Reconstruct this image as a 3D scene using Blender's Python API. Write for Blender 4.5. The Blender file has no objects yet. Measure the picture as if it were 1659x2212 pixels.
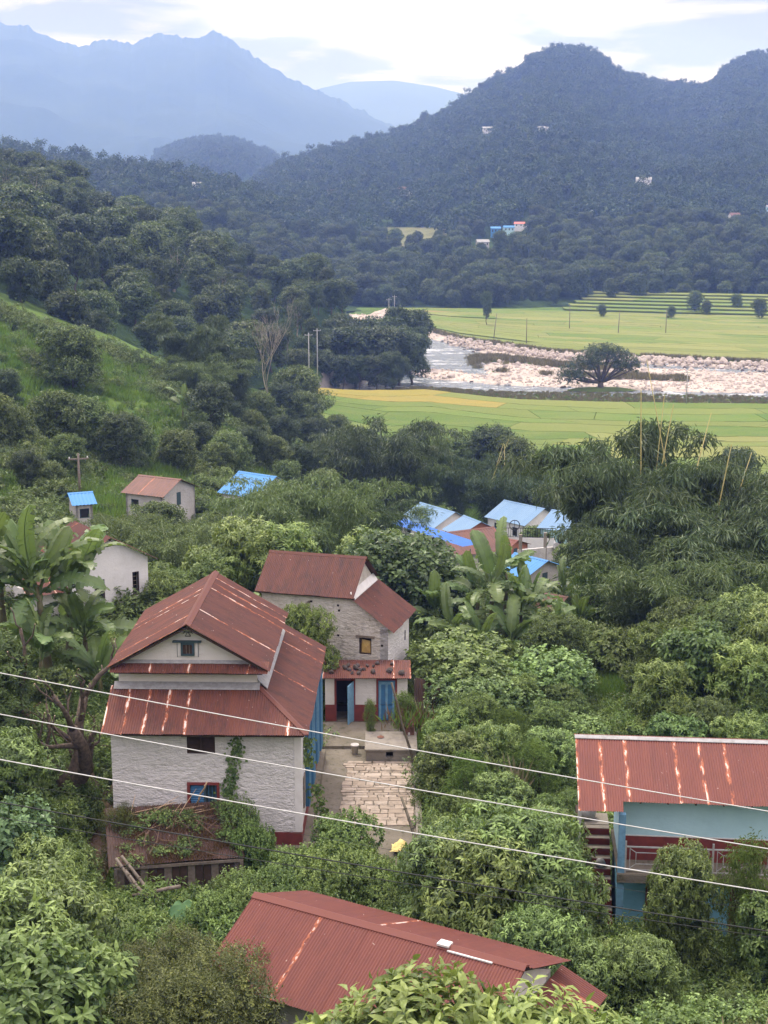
import bpy, bmesh, math, random
import numpy as np
from mathutils import Vector, Matrix
R = math.radians
random.seed(7)
S = bpy.context.scene
COL = S.collection

# ------------------------------------------------------------------ camera
FPX, PITCH, HC = 3200.0, math.atan(691 / 3200.0), 24.1      # focal length and picture size in 1659 x 2212 units
cam_d = bpy.data.cameras.new('camera')
cam = bpy.data.objects.new('camera', cam_d)
COL.objects.link(cam)
cam.location = (0, 0, HC)
cam.rotation_euler = (math.pi / 2 - PITCH, 0, 0)
cam_d.sensor_fit = 'VERTICAL'
cam_d.sensor_height = 36.0
cam_d.lens = 36.0 * FPX / 2212.0
cam_d.clip_start = 0.5
cam_d.clip_end = 40000
S.camera = cam

# ------------------------------------------------------------------ sky and sun
SUN_EL, SUN_AZ = R(58), R(-24)          # azimuth measured from +Y towards +X
W = bpy.data.worlds.new('World')
S.world = W
W.use_nodes = True
nt = W.node_tree
nt.nodes.clear()
def N(t, kind, **kw):
    n = t.nodes.new(kind)
    for k, v in kw.items():
        if k == 'inp':
            for i, val in v.items():
                n.inputs[i].default_value = val
        else:
            setattr(n, k, v)
    return n
def ramp(t, stops, interp='LINEAR'):
    n = t.nodes.new('ShaderNodeValToRGB')
    e = n.color_ramp.elements
    n.color_ramp.interpolation = interp
    while len(e) < len(stops):
        e.new(0.5)
    for el, (p, c) in zip(e, stops):
        el.position = p
        el.color = (*c, 1) if len(c) == 3 else c
    return n
wo = N(nt, 'ShaderNodeOutputWorld')
sky = N(nt, 'ShaderNodeTexSky', sky_type='NISHITA', sun_disc=False, sun_elevation=SUN_EL, sun_rotation=SUN_AZ,
        altitude=700.0, air_density=1.0, dust_density=1.5, ozone_density=1.0)
b_sky = N(nt, 'ShaderNodeBackground', inp={1: 0.12})
nt.links.new(sky.outputs[0], b_sky.inputs[0])
tc = N(nt, 'ShaderNodeTexCoord')
sx = N(nt, 'ShaderNodeSeparateXYZ')
nt.links.new(tc.outputs['Generated'], sx.inputs[0])
zz = N(nt, 'ShaderNodeMath', operation='MAXIMUM', inp={1: 0.0}); nt.links.new(sx.outputs[2], zz.inputs[0])
za = N(nt, 'ShaderNodeMath', operation='ADD', inp={1: 0.10}); nt.links.new(zz.outputs[0], za.inputs[0])
dx = N(nt, 'ShaderNodeMath', operation='DIVIDE'); nt.links.new(sx.outputs[0], dx.inputs[0]); nt.links.new(za.outputs[0], dx.inputs[1])
dy = N(nt, 'ShaderNodeMath', operation='DIVIDE'); nt.links.new(sx.outputs[1], dy.inputs[0]); nt.links.new(za.outputs[0], dy.inputs[1])
cx = N(nt, 'ShaderNodeCombineXYZ'); nt.links.new(dx.outputs[0], cx.inputs[0]); nt.links.new(dy.outputs[0], cx.inputs[1])
n1 = N(nt, 'ShaderNodeTexNoise', inp={'Scale': 1.5, 'Detail': 7.0, 'Roughness': 0.55, 'Distortion': 0.35}); nt.links.new(cx.outputs[0], n1.inputs['Vector'])
n2 = N(nt, 'ShaderNodeTexNoise', inp={'Scale': 0.55, 'Detail': 5.0, 'Roughness': 0.5, 'Distortion': 0.2})
mp = N(nt, 'ShaderNodeMapping', inp={'Location': (4.3, 1.7, 0.0)}); nt.links.new(cx.outputs[0], mp.inputs[0]); nt.links.new(mp.outputs[0], n2.inputs['Vector'])
# cloud colour: dull blue grey undersides to bright white
cr = ramp(nt, [(0.41, (0.235, 0.235, 0.31)), (0.49, (0.47, 0.425, 0.455)), (0.56, (0.66, 0.575, 0.575))]); nt.links.new(n1.outputs[0], cr.inputs[0])
# overcast sky grows brighter towards the zenith, raised further out of view to light the scene
zf = N(nt, 'ShaderNodeMath', operation='MULTIPLY_ADD', inp={1: 2.8, 2: 0.70}); nt.links.new(zz.outputs[0], zf.inputs[0])
b_cl = N(nt, 'ShaderNodeBackground'); nt.links.new(cr.outputs[0], b_cl.inputs[0]); nt.links.new(zf.outputs[0], b_cl.inputs[1])
cov = ramp(nt, [(0.26, (0.75, 0.75, 0.75)), (0.42, (1, 1, 1))]); nt.links.new(n2.outputs[0], cov.inputs[0])
mx = N(nt, 'ShaderNodeMixShader'); nt.links.new(cov.outputs[0], mx.inputs[0]); nt.links.new(b_sky.outputs[0], mx.inputs[1]); nt.links.new(b_cl.outputs[0], mx.inputs[2])
nt.links.new(mx.outputs[0], wo.inputs[0])
sun_d = bpy.data.lights.new('sun', 'SUN')
sun_d.energy = 1.5
sun_d.angle = R(12)
sun_d.color = (1.0, 0.96, 0.90)
sun = bpy.data.objects.new('sun', sun_d)
COL.objects.link(sun)
sv = Vector((math.cos(SUN_EL) * math.sin(SUN_AZ), math.cos(SUN_EL) * math.cos(SUN_AZ), math.sin(SUN_EL)))
sun.rotation_euler = (-sv).to_track_quat('-Z', 'Y').to_euler()
sun.location = (0, 0, 200)

# ------------------------------------------------------------------ colour management and render limits
S.view_settings.view_transform = 'Standard'
S.view_settings.look = 'None'
S.view_settings.exposure = 0.90
S.view_settings.gamma = 1.0
S.view_settings.use_curve_mapping = False
cy = S.cycles
cy.max_bounces = 5; cy.diffuse_bounces = 1; cy.glossy_bounces = 2; cy.transmission_bounces = 3
cy.volume_bounces = 1; cy.transparent_max_bounces = 4
cy.use_denoising = True
cy.use_adaptive_sampling = True
cy.adaptive_threshold = 0.012
cy.sample_clamp_indirect = 6.0
cy.caustics_reflective = False; cy.caustics_refractive = False

# ------------------------------------------------------------------ picture helpers (a pixel only gives a direction)
cp, sp_ = math.cos(PITCH), math.sin(PITCH)
def ray(x, y):
    a = (x - 829.5) / FPX; b = -(y - 1106) / FPX
    return np.array((a, cp + b * sp_, -sp_ + b * cp))
def at_z(x, y, z):
    d = ray(x, y); t = (z - HC) / d[2]
    return Vector((d[0] * t, d[1] * t, z))
def at_y(x, y, Y):
    d = ray(x, y); t = Y / d[1]
    return Vector((d[0] * t, Y, HC + d[2] * t))
def x_at(px, Y, z):
    return (px - 829.5) / FPX * (Y * cp - (z - HC) * sp_)

# ------------------------------------------------------------------ object helpers
def tag(o, label=None, cat=None, group=None, kind=None):
    if label: o['label'] = label
    if cat: o['category'] = cat
    if group: o['group'] = group
    if kind: o['kind'] = kind
    return o
def thing(name, label, cat, loc=(0, 0, 0), rz=0.0, group=None, scale=None):
    o = bpy.data.objects.new(name, None)
    COL.objects.link(o)
    o.location = loc
    o.rotation_euler = (0, 0, rz)
    o.empty_display_size = 0.2
    if scale: o.scale = scale if hasattr(scale, '__len__') else (scale,) * 3
    return tag(o, label, cat, group)
def link(name, me, parent=None, loc=None, rot=None, scale=None):
    o = bpy.data.objects.new(name, me)
    COL.objects.link(o)
    o.parent = parent
    if loc is not None: o.location = loc
    if rot is not None: o.rotation_euler = rot
    if scale is not None: o.scale = scale if hasattr(scale, '__len__') else (scale,) * 3
    return o
def np_mesh(name, V, F, mats, attrs=None, smooth=False, mat_idx=None):
    """V (n,3), F (m,3 or 4) arrays -> mesh; attrs: name -> (n,) or (n,3)"""
    V = np.asarray(V, dtype=np.float32); F = np.asarray(F, dtype=np.int32)
    me = bpy.data.meshes.new(name)
    k = F.shape[1]
    me.vertices.add(len(V)); me.vertices.foreach_set('co', V.ravel())
    me.loops.add(F.size); me.loops.foreach_set('vertex_index', F.ravel())
    me.polygons.add(len(F))
    me.polygons.foreach_set('loop_start', np.arange(0, F.size, k, dtype=np.int32))
    me.polygons.foreach_set('loop_total', np.full(len(F), k, dtype=np.int32))
    me.polygons.foreach_set('use_smooth', np.full(len(F), smooth, dtype=bool))
    for m in (mats if isinstance(mats, (list, tuple)) else [mats]):
        me.materials.append(m)
    if mat_idx is not None:
        me.polygons.foreach_set('material_index', np.asarray(mat_idx, dtype=np.int32))
    for an, av in (attrs or {}).items():
        av = np.asarray(av, dtype=np.float32)
        if av.ndim == 1:
            me.attributes.new(an, 'FLOAT', 'POINT').data.foreach_set('value', av)
        else:
            me.attributes.new(an, 'FLOAT_VECTOR', 'POINT').data.foreach_set('vector', av.ravel())
    me.update(calc_edges=True)
    return me
class MB:
    """collects shapes for one mesh"""
    def __init__(s): s.v = []; s.f = []
    def add(s, vs, fs):
        b = len(s.v); s.v += [tuple(v) for v in vs]; s.f += [tuple(b + i for i in f) for f in fs]; return s
    def box(s, x0, x1, y0, y1, z0, z1):
        return s.add([(x0,y0,z0),(x1,y0,z0),(x1,y1,z0),(x0,y1,z0),(x0,y0,z1),(x1,y0,z1),(x1,y1,z1),(x0,y1,z1)],
                     [(0,3,2,1),(4,5,6,7),(0,1,5,4),(1,2,6,5),(2,3,7,6),(3,0,4,7)])
    def prism(s, pts, d):
        """polygon pts (3d) extruded by vector d"""
        n = len(pts); d = Vector(d); a = [Vector(p) for p in pts]
        return s.add(a + [p + d for p in a], [tuple(range(n))[::-1], tuple(range(n, 2*n))] + [(i, (i+1) % n, n+(i+1) % n, n+i) for i in range(n)])
    def beam(s, a, b, w, h=None, roll=0.0):
        a = Vector(a); b = Vector(b); h = h or w
        t = (b - a).normalized(); u = Vector((0,0,1)) if abs(t.z) < .95 else Vector((1,0,0))
        sd = t.cross(u).normalized(); up = sd.cross(t)
        c = [(-w/2,-h/2),(w/2,-h/2),(w/2,h/2),(-w/2,h/2)]
        vs = [a + sd*i + up*j for i, j in c] + [b + sd*i + up*j for i, j in c]
        return s.add(vs, [(3,2,1,0),(4,5,6,7),(0,1,5,4),(1,2,6,5),(2,3,7,6),(3,0,4,7)])
    def tube(s, pts, rad, n=6, cap=True):
        P = [Vector(p) for p in pts]; m = len(P); rr = rad if hasattr(rad, '__len__') else [rad]*m
        vs = []; ref = None
        for i, p in enumerate(P):
            t = (P[min(i+1, m-1)] - P[max(i-1, 0)]).normalized()
            if ref is None: ref = t.orthogonal().normalized()
            ref = (ref - t * ref.dot(t)); ref = ref.normalized() if ref.length > 1e-6 else t.orthogonal().normalized()
            bi = t.cross(ref)
            vs += [p + (ref*math.cos(2*math.pi*k/n) + bi*math.sin(2*math.pi*k/n))*rr[i] for k in range(n)]
        fs = [(i*n+k, i*n+(k+1) % n, (i+1)*n+(k+1) % n, (i+1)*n+k) for i in range(m-1) for k in range(n)]
        if cap: fs += [tuple(range(n))[::-1], tuple((m-1)*n+k for k in range(n))]
        return s.add(vs, fs)
    def lathe(s, prof, n=14, c=(0,0,0)):
        m = len(prof); vs = [(c[0]+r*math.cos(2*math.pi*k/n), c[1]+r*math.sin(2*math.pi*k/n), c[2]+z) for r, z in prof for k in range(n)]
        fs = [(i*n+k, i*n+(k+1) % n, (i+1)*n+(k+1) % n, (i+1)*n+k) for i in range(m-1) for k in range(n)]
        fs += [tuple(range(n))[::-1], tuple((m-1)*n+k for k in range(n))]
        return s.add(vs, fs)
    def mesh(s, name, mat, smooth=False, bevel=0.0):
        me = bpy.data.meshes.new(name)
        me.from_pydata([tuple(v) for v in s.v], [], s.f)
        me.materials.append(mat)
        if bevel:
            bm = bmesh.new(); bm.from_mesh(me)
            bmesh.ops.bevel(bm, geom=bm.edges[:], offset=bevel, segments=1, affect='EDGES', clamp_overlap=True)
            bm.to_mesh(me); bm.free()
        if smooth:
            me.polygons.foreach_set('use_smooth', [True]*len(me.polygons))
        me.update()
        return me
    def build(s, name, mat, parent=None, smooth=False, bevel=0.0, **kw):
        return link(name, s.mesh(name, mat, smooth, bevel), parent, **kw)
# ------------------------------------------------------------------ materials (all procedural)
def new_mat(name):
    m = bpy.data.materials.new(name); m.use_nodes = True
    t = m.node_tree; t.nodes.clear()
    out = N(t, 'ShaderNodeOutputMaterial')
    return m, t, out
def mixc(t, fac, a, b, mode='MIX'):
    n = t.nodes.new('ShaderNodeMix'); n.data_type = 'RGBA'; n.blend_type = mode
    for sock, val in ((n.inputs[0], fac), (n.inputs[6], a), (n.inputs[7], b)):
        if hasattr(val, 'is_output'): t.links.new(val, sock)
        elif isinstance(val, (int, float)): sock.default_value = val
        else: sock.default_value = (*val, 1)
    return n.outputs[2]
def noise(t, scale, detail=4.0, rough=0.55, vec=None, mapscale=None, dist=0.0, loc=None):
    n = N(t, 'ShaderNodeTexNoise', inp={'Scale': scale, 'Detail': detail, 'Roughness': rough, 'Distortion': dist})
    if vec is None:
        vec = N(t, 'ShaderNodeTexCoord').outputs['Object']
    if mapscale or loc:
        mp = N(t, 'ShaderNodeMapping')
        if mapscale: mp.inputs['Scale'].default_value = mapscale
        if loc: mp.inputs['Location'].default_value = loc
        t.links.new(vec, mp.inputs[0]); vec = mp.outputs[0]
    t.links.new(vec, n.inputs['Vector'])
    return n.outputs[0]
def cramp(t, src, stops, interp='LINEAR'):
    r = ramp(t, stops, interp); t.links.new(src, r.inputs[0]); return r.outputs[0]
def fmath(t, op, a, b=None):
    n = N(t, 'ShaderNodeMath', operation=op)
    for i, v in enumerate((a, b)):
        if v is None: continue
        if hasattr(v, 'is_output'): t.links.new(v, n.inputs[i])
        else: n.inputs[i].default_value = v
    return n.outputs[0]
def bsdf(t, out, col, rough=0.8, bump=None, bstr=0.3, bdist=0.02, spec=0.3, metal=0.0):
    p = N(t, 'ShaderNodeBsdfPrincipled')
    if hasattr(col, 'is_output'): t.links.new(col, p.inputs['Base Color'])
    else: p.inputs['Base Color'].default_value = (*col, 1)
    if hasattr(rough, 'is_output'): t.links.new(rough, p.inputs['Roughness'])
    else: p.inputs['Roughness'].default_value = rough
    p.inputs['Specular IOR Level'].default_value = spec
    p.inputs['Metallic'].default_value = metal
    if bump is not None:
        b = N(t, 'ShaderNodeBump', inp={'Strength': bstr, 'Distance': bdist})
        t.links.new(bump, b.inputs['Height']); t.links.new(b.outputs[0], p.inputs['Normal'])
    t.links.new(p.outputs[0], out.inputs[0])
    return p
def world_pos(t):
    return N(t, 'ShaderNodeNewGeometry').outputs['Position']
def obj_rand(t):
    return N(t, 'ShaderNodeObjectInfo').outputs['Random']

def m_plain(name, a, b=None, scale=6.0, rough=0.8, bstr=0.25, bdist=0.01, spec=0.3):
    """slightly mottled single-colour surface"""
    m, t, out = new_mat(name)
    b = b or tuple(c * 0.75 for c in a)
    w = world_pos(t)
    n = noise(t, scale, 5, 0.6, w)
    col = mixc(t, cramp(t, n, [(0.35, (0,)*3), (0.7, (1,)*3)]), a, b)
    bsdf(t, out, col, rough, noise(t, scale * 6, 3, 0.6, w), bstr, bdist, spec)
    return m

def m_plaster(name, white, stain, dark, bumpy=1.0, amount=0.5):
    m, t, out = new_mat(name)
    w = world_pos(t)
    big = noise(t, 0.9, 5, 0.6, w, dist=0.4)
    mid = noise(t, 3.2, 6, 0.65, w, mapscale=(1, 1, 0.55))
    fine = noise(t, 9.0, 5, 0.7, w, mapscale=(1, 1, 2.2))
    c = mixc(t, cramp(t, big, [(0.48 - 0.2*amount, (0,)*3), (0.78, (1,)*3)]), white, stain)
    c = mixc(t, fmath(t, 'MULTIPLY', cramp(t, mid, [(0.55, (0,)*3), (0.75, (1,)*3)]), amount), c, dark)
    c = mixc(t, fmath(t, 'MULTIPLY', cramp(t, fine, [(0.60, (0,)*3), (0.70, (1,)*3)]), 0.55 * amount), c, tuple(x * 0.55 for x in stain))  # fine streaks darkened in colour to paint the shade of wall crevices
    h = fmath(t, 'ADD', fmath(t, 'MULTIPLY', noise(t, 3.6, 5, 0.62, w, mapscale=(1, 1, 1.9)), 1.0), fmath(t, 'MULTIPLY', fine, 0.35))
    bsdf(t, out, c, 0.92, h, 0.95 * bumpy, 0.16, 0.1)
    return m

def m_roof(name, paint, faded, rust, soot, white=0.6, soot_amt=0.5):
    """painted corrugated iron; 'ruv' holds metres across / up the slope and a per-sheet random, 'seam' the closeness to a lap"""
    m, t, out = new_mat(name)
    at = N(t, 'ShaderNodeAttribute', attribute_name='ruv').outputs['Vector']
    sm = N(t, 'ShaderNodeAttribute', attribute_name='seam').outputs['Fac']
    sep = N(t, 'ShaderNodeSeparateXYZ'); t.links.new(at, sep.inputs[0])
    c = mixc(t, sep.outputs[2], paint, faded)
    streak = noise(t, 1.0, 6, 0.65, at, mapscale=(7.0, 0.7, 3.0))
    c = mixc(t, fmath(t, 'MULTIPLY', cramp(t, streak, [(0.40, (0,)*3), (0.72, (1,)*3)]), 0.75), c, rust)
    so = noise(t, 1.3, 6, 0.7, at, mapscale=(1.6, 0.9, 5.0))
    c = mixc(t, fmath(t, 'MULTIPLY', cramp(t, so, [(0.47, (0,)*3), (0.70, (1,)*3)]), soot_amt), c, soot)
    # flaking paint along some laps: bare pale zinc with an orange rust rim
    fl = fmath(t, 'MULTIPLY', sm, cramp(t, noise(t, 1.7, 5, 0.7, at, mapscale=(2.2, 1.0, 9.0)), [(0.40, (0,)*3), (0.62, (1,)*3)]))
    rim = cramp(t, fl, [(0.10, (0,)*3), (0.35, (1,)*3)])
    c = mixc(t, fmath(t, 'MULTIPLY', rim, 0.8), c, (0.40, 0.13, 0.06))
    core = cramp(t, fl, [(0.45, (0,)*3), (0.60, (1,)*3)])
    c = mixc(t, fmath(t, 'MULTIPLY', core, white), c, (0.72, 0.62, 0.55))
    spots = cramp(t, noise(t, 9.0, 2, 0.5, at, mapscale=(1, 1, 4)), [(0.74, (0,)*3), (0.77, (1,)*3)])
    c = mixc(t, fmath(t, 'MULTIPLY', spots, 0.6 * white), c, (0.68, 0.60, 0.54))
    bsdf(t, out, c, 0.62, noise(t, 14, 4, 0.6, at), 0.15, 0.01, 0.25)
    return m

def m_leaf(name, dark, light, gloss=0.30, trans=0.20, rough=0.42, yellow=0.0):
    """leaf; 'tint' = how young/pale each leaf is, lowered inside crowns as painted shade, plus plant to plant variation"""
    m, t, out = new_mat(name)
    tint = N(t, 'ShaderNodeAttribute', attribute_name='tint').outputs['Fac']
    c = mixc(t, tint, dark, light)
    rnd = obj_rand(t)
    hs = N(t, 'ShaderNodeHueSaturation')
    hs.inputs['Saturation'].default_value = 1.0
    t.links.new(fmath(t, 'ADD', fmath(t, 'MULTIPLY', rnd, 0.030), 0.486), hs.inputs['Hue'])
    r2 = fmath(t, 'FRACT', fmath(t, 'MULTIPLY', rnd, 7.31))
    t.links.new(fmath(t, 'ADD', fmath(t, 'MULTIPLY', r2, 0.40), 0.80), hs.inputs['Value'])
    t.links.new(c, hs.inputs['Color'])
    c = hs.outputs[0]
    p = N(t, 'ShaderNodeBsdfPrincipled', inp={'Roughness': rough, 'Specular IOR Level': gloss})
    t.links.new(c, p.inputs['Base Color'])
    tr = N(t, 'ShaderNodeBsdfTranslucent')
    tcol = mixc(t, 0.5, c, (light[0] * 1.2, light[1] * 1.2, light[2] * 0.6))
    t.links.new(tcol, tr.inputs[0])
    mx = N(t, 'ShaderNodeMixShader', inp={0: trans})
    t.links.new(p.outputs[0], mx.inputs[1]); t.links.new(tr.outputs[0], mx.inputs[2])
    t.links.new(mx.outputs[0], out.inputs[0])
    return m

M = {}
M['plaster_white'] = m_plaster('plaster_white', (0.70, 0.685, 0.67), (0.58, 0.57, 0.55), (0.34, 0.33, 0.31), 0.85, 0.42)
M['plaster_clean'] = m_plaster('plaster_clean', (0.62, 0.60, 0.57), (0.62, 0.58, 0.53), (0.42, 0.38, 0.33), 0.35, 0.30)
M['plaster_old'] = m_plaster('plaster_old', (0.64, 0.61, 0.56), (0.44, 0.40, 0.34), (0.20, 0.18, 0.15), 0.8, 0.75)
M['plaster_grey'] = m_plaster('plaster_grey', (0.50, 0.49, 0.47), (0.40, 0.38, 0.36), (0.26, 0.24, 0.22), 0.5, 0.5)
M['plaster_village'] = m_plaster('plaster_village', (0.74, 0.74, 0.75), (0.62, 0.62, 0.62), (0.45, 0.44, 0.42), 0.2, 0.25)
M['cyan_wall'] = m_plaster('cyan_wall', (0.44, 0.66, 0.72), (0.39, 0.60, 0.66), (0.32, 0.50, 0.55), 0.12, 0.25)
M['blue_wall'] = m_plaster('blue_wall', (0.24, 0.52, 0.66), (0.21, 0.46, 0.60), (0.17, 0.37, 0.48), 0.12, 0.25)
M['roof_dark'] = m_roof('roof_dark', (0.112, 0.043, 0.034), (0.092, 0.038, 0.033), (0.145, 0.056, 0.036), (0.044, 0.029, 0.028), 0.75, 0.70)
M['roof_main'] = m_roof('roof_main', (0.126, 0.046, 0.036), (0.104, 0.041, 0.034), (0.170, 0.062, 0.038), (0.050, 0.031, 0.029), 1.0, 0.70)
M['roof_red'] = m_roof('roof_red', (0.160, 0.053, 0.042), (0.142, 0.048, 0.040), (0.185, 0.062, 0.044), (0.100, 0.038, 0.032), 0.8, 0.40)
M['roof_shed'] = m_roof('roof_shed', (0.080, 0.046, 0.036), (0.070, 0.044, 0.037), (0.105, 0.055, 0.038), (0.04, 0.030, 0.026), 0.35, 0.7)
M['roof_brown'] = m_roof('roof_brown', (0.150, 0.075, 0.062), (0.13, 0.07, 0.06), (0.19, 0.09, 0.065), (0.07, 0.045, 0.04), 0.1, 0.5)
M['roof_blue'] = m_roof('roof_blue', (0.060, 0.22, 0.50), (0.07, 0.24, 0.52), (0.065, 0.23, 0.49), (0.05, 0.19, 0.44), 0.0, 0.3)
M['roof_paleblue'] = m_roof('roof_paleblue', (0.135, 0.245, 0.395), (0.16, 0.27, 0.41), (0.14, 0.25, 0.39), (0.11, 0.205, 0.34), 0.0, 0.3)
M['roof_deepblue'] = m_roof('roof_deepblue', (0.035, 0.13, 0.45), (0.04, 0.145, 0.46), (0.036, 0.135, 0.43), (0.03, 0.11, 0.38), 0.0, 0.3)
M['roof_pink'] = m_roof('roof_pink', (0.62, 0.17, 0.15), (0.60, 0.20, 0.17), (0.56, 0.2, 0.16), (0.45, 0.15, 0.12), 0.0, 0.3)
M['zinc'] = m_plain('zinc', (0.34, 0.345, 0.35), (0.22, 0.215, 0.21), 5.0, 0.55, 0.2, 0.01, 0.4)
M['red_paint'] = m_plain('red_paint', (0.20, 0.042, 0.036), (0.13, 0.032, 0.030), 4.0, 0.8)
M['blue_paint'] = m_plain('blue_paint', (0.040, 0.165, 0.33), (0.05, 0.13, 0.25), 5.0, 0.55)
M['blue_pale'] = m_plain('blue_pale', (0.16, 0.33, 0.47), (0.11, 0.22, 0.32), 5.0, 0.6)
M['teal_dark'] = m_plain('teal_dark', (0.045, 0.085, 0.10), (0.03, 0.055, 0.065), 6.0, 0.6)
M['wood_dark'] = m_plain('wood_dark', (0.060, 0.036, 0.026), (0.035, 0.023, 0.018), 6.0, 0.8)
M['wood_grey'] = m_plain('wood_grey', (0.20, 0.17, 0.14), (0.11, 0.09, 0.07), 8.0, 0.85)
M['wood_pale'] = m_plain('wood_pale', (0.52, 0.38, 0.24), (0.34, 0.24, 0.15), 9.0, 0.8)
M['bamboo_old'] = m_plain('bamboo_old', (0.125, 0.108, 0.075), (0.07, 0.06, 0.042), 5.0, 0.6)
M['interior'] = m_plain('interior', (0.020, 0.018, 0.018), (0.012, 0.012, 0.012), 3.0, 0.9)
M['concrete'] = m_plaster('concrete', (0.285, 0.26, 0.225), (0.20, 0.18, 0.15), (0.085, 0.08, 0.06), 0.3, 0.8)
M['concrete_moss'] = m_plaster('concrete_moss', (0.205, 0.182, 0.148), (0.130, 0.116, 0.085), (0.052, 0.056, 0.026), 0.35, 1.0)
M['white_paint'] = m_plain('white_paint', (0.68, 0.67, 0.65), (0.58, 0.56, 0.53), 3.0, 0.6)
M['plastic_white'] = m_plain('plastic_white', (0.66, 0.63, 0.60), (0.52, 0.48, 0.45), 5.0, 0.45)
M['metal_rail'] = m_plain('metal_rail', (0.40, 0.41, 0.40), (0.26, 0.26, 0.25), 5.0, 0.5, 0.1, 0.005, 0.5)
M['wire_pale'] = m_plain('wire_pale', (0.62, 0.62, 0.60), (0.48, 0.48, 0.46), 2.0, 0.5)
M['wire_dark'] = m_plain('wire_dark', (0.030, 0.033, 0.032), (0.022, 0.024, 0.024), 2.0, 0.6)
M['gold_foil'] = m_plain('gold_foil', (0.62, 0.43, 0.14), (0.50, 0.30, 0.10), 5.0, 0.35, 0.6, 0.03, 0.6)
M['terracotta'] = m_plain('terracotta', (0.25, 0.11, 0.07), (0.12, 0.07, 0.055), 5.0, 0.8)
M['yellow_cloth'] = m_plain('yellow_cloth', (0.74, 0.62, 0.24), (0.62, 0.50, 0.20), 5.0, 0.85)
M['brick'] = m_plain('brick', (0.42, 0.17, 0.11), (0.30, 0.12, 0.085), 6.0, 0.85)
M['rock'] = m_plain('rock', (0.46, 0.40, 0.36), (0.33, 0.29, 0.265), 0.9, 0.9)
M['rock_dark'] = m_plain('rock_dark', (0.085, 0.068, 0.062), (0.05, 0.042, 0.04), 8.0, 0.9, 0.5, 0.02)
M['bark'] = m_plain('bark', (0.13, 0.105, 0.085), (0.055, 0.046, 0.040), 4.0, 0.95, 0.8, 0.03)
M['bark_pale'] = m_plain('bark_pale', (0.36, 0.32, 0.27), (0.25, 0.22, 0.18), 2.0, 0.95, 0.4, 0.03)
M['bark_gnarled'] = m_plain('bark_gnarled', (0.17, 0.13, 0.10), (0.052, 0.042, 0.036), 7.0, 0.95, 1.0, 0.04)
M['cut_wood'] = m_plain('cut_wood', (0.58, 0.44, 0.32), (0.44, 0.31, 0.22), 9.0, 0.8)
M['culm'] = m_plain('culm', (0.42, 0.36, 0.14), (0.28, 0.27, 0.10), 1.5, 0.5)
M['culm_green'] = m_plain('culm_green', (0.12, 0.16, 0.06), (0.09, 0.12, 0.045), 1.5, 0.5)
M['stem_banana'] = m_plain('stem_banana', (0.16, 0.16, 0.075), (0.085, 0.065, 0.04), 3.0, 0.7)
M['stem_green'] = m_plain('stem_green', (0.14, 0.17, 0.07), (0.10, 0.12, 0.05), 3.0, 0.7)
M['straw'] = m_plain('straw', (0.50, 0.36, 0.23), (0.34, 0.24, 0.15), 7.0, 0.85)
M['dry_stem'] = m_plain('dry_stem', (0.165, 0.105, 0.072), (0.09, 0.06, 0.045), 7.0, 0.9)
M['terracotta_pot'] = m_plain('terracotta_pot', (0.20, 0.085, 0.06), (0.075, 0.05, 0.04), 5.0, 0.8)

# leaves
M['l_lychee'] = m_leaf('l_lychee', (0.020, 0.046, 0.014), (0.290, 0.400, 0.115), 0.32)
M['l_big'] = m_leaf('l_big', (0.026, 0.062, 0.018), (0.230, 0.340, 0.100), 0.25)
M['l_young'] = m_leaf('l_young', (0.060, 0.115, 0.024), (0.315, 0.410, 0.110), 0.35)
M['l_citrus'] = m_leaf('l_citrus', (0.024, 0.042, 0.016), (0.235, 0.270, 0.075), 0.35)
M['l_vine'] = m_leaf('l_vine', (0.030, 0.068, 0.018), (0.270, 0.380, 0.110), 0.35)
M['l_fig'] = m_leaf('l_fig', (0.022, 0.054, 0.021), (0.190, 0.290, 0.110), 0.4)
M['l_bamboo'] = m_leaf('l_bamboo', (0.026, 0.056, 0.022), (0.215, 0.295, 0.110), 0.3)
M['l_bamboo_dark'] = m_leaf('l_bamboo_dark', (0.016, 0.034, 0.018), (0.140, 0.200, 0.090), 0.3)
M['l_banana'] = m_leaf('l_banana', (0.040, 0.080, 0.030), (0.185, 0.270, 0.090), 0.45, 0.35, 0.4)
M['l_tree'] = m_leaf('l_tree', (0.020, 0.042, 0.015), (0.180, 0.245, 0.075), 0.3)
M['l_tree_dark'] = m_leaf('l_tree_dark', (0.015, 0.030, 0.016), (0.100, 0.145, 0.058), 0.3)
M['l_forest'] = m_leaf('l_forest', (0.020, 0.041, 0.018), (0.110, 0.150, 0.052), 0.2)
M['l_far'] = m_leaf('l_far', (0.022, 0.046, 0.022), (0.070, 0.110, 0.042), 0.15, 0.2)
M['l_grass'] = m_leaf('l_grass', (0.095, 0.190, 0.040), (0.230, 0.350, 0.085), 0.2, 0.35)
M['l_weed'] = m_leaf('l_weed', (0.024, 0.054, 0.014), (0.200, 0.280, 0.085), 0.25, 0.3)
M['l_dry'] = m_leaf('l_dry', (0.090, 0.055, 0.034), (0.230, 0.150, 0.085), 0.1, 0.2)
M['l_reed'] = m_leaf('l_reed', (0.150, 0.145, 0.080), (0.330, 0.300, 0.190), 0.1, 0.2)
M['l_taro'] = m_leaf('l_taro', (0.060, 0.140, 0.050), (0.120, 0.235, 0.075), 0.35, 0.3)

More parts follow.
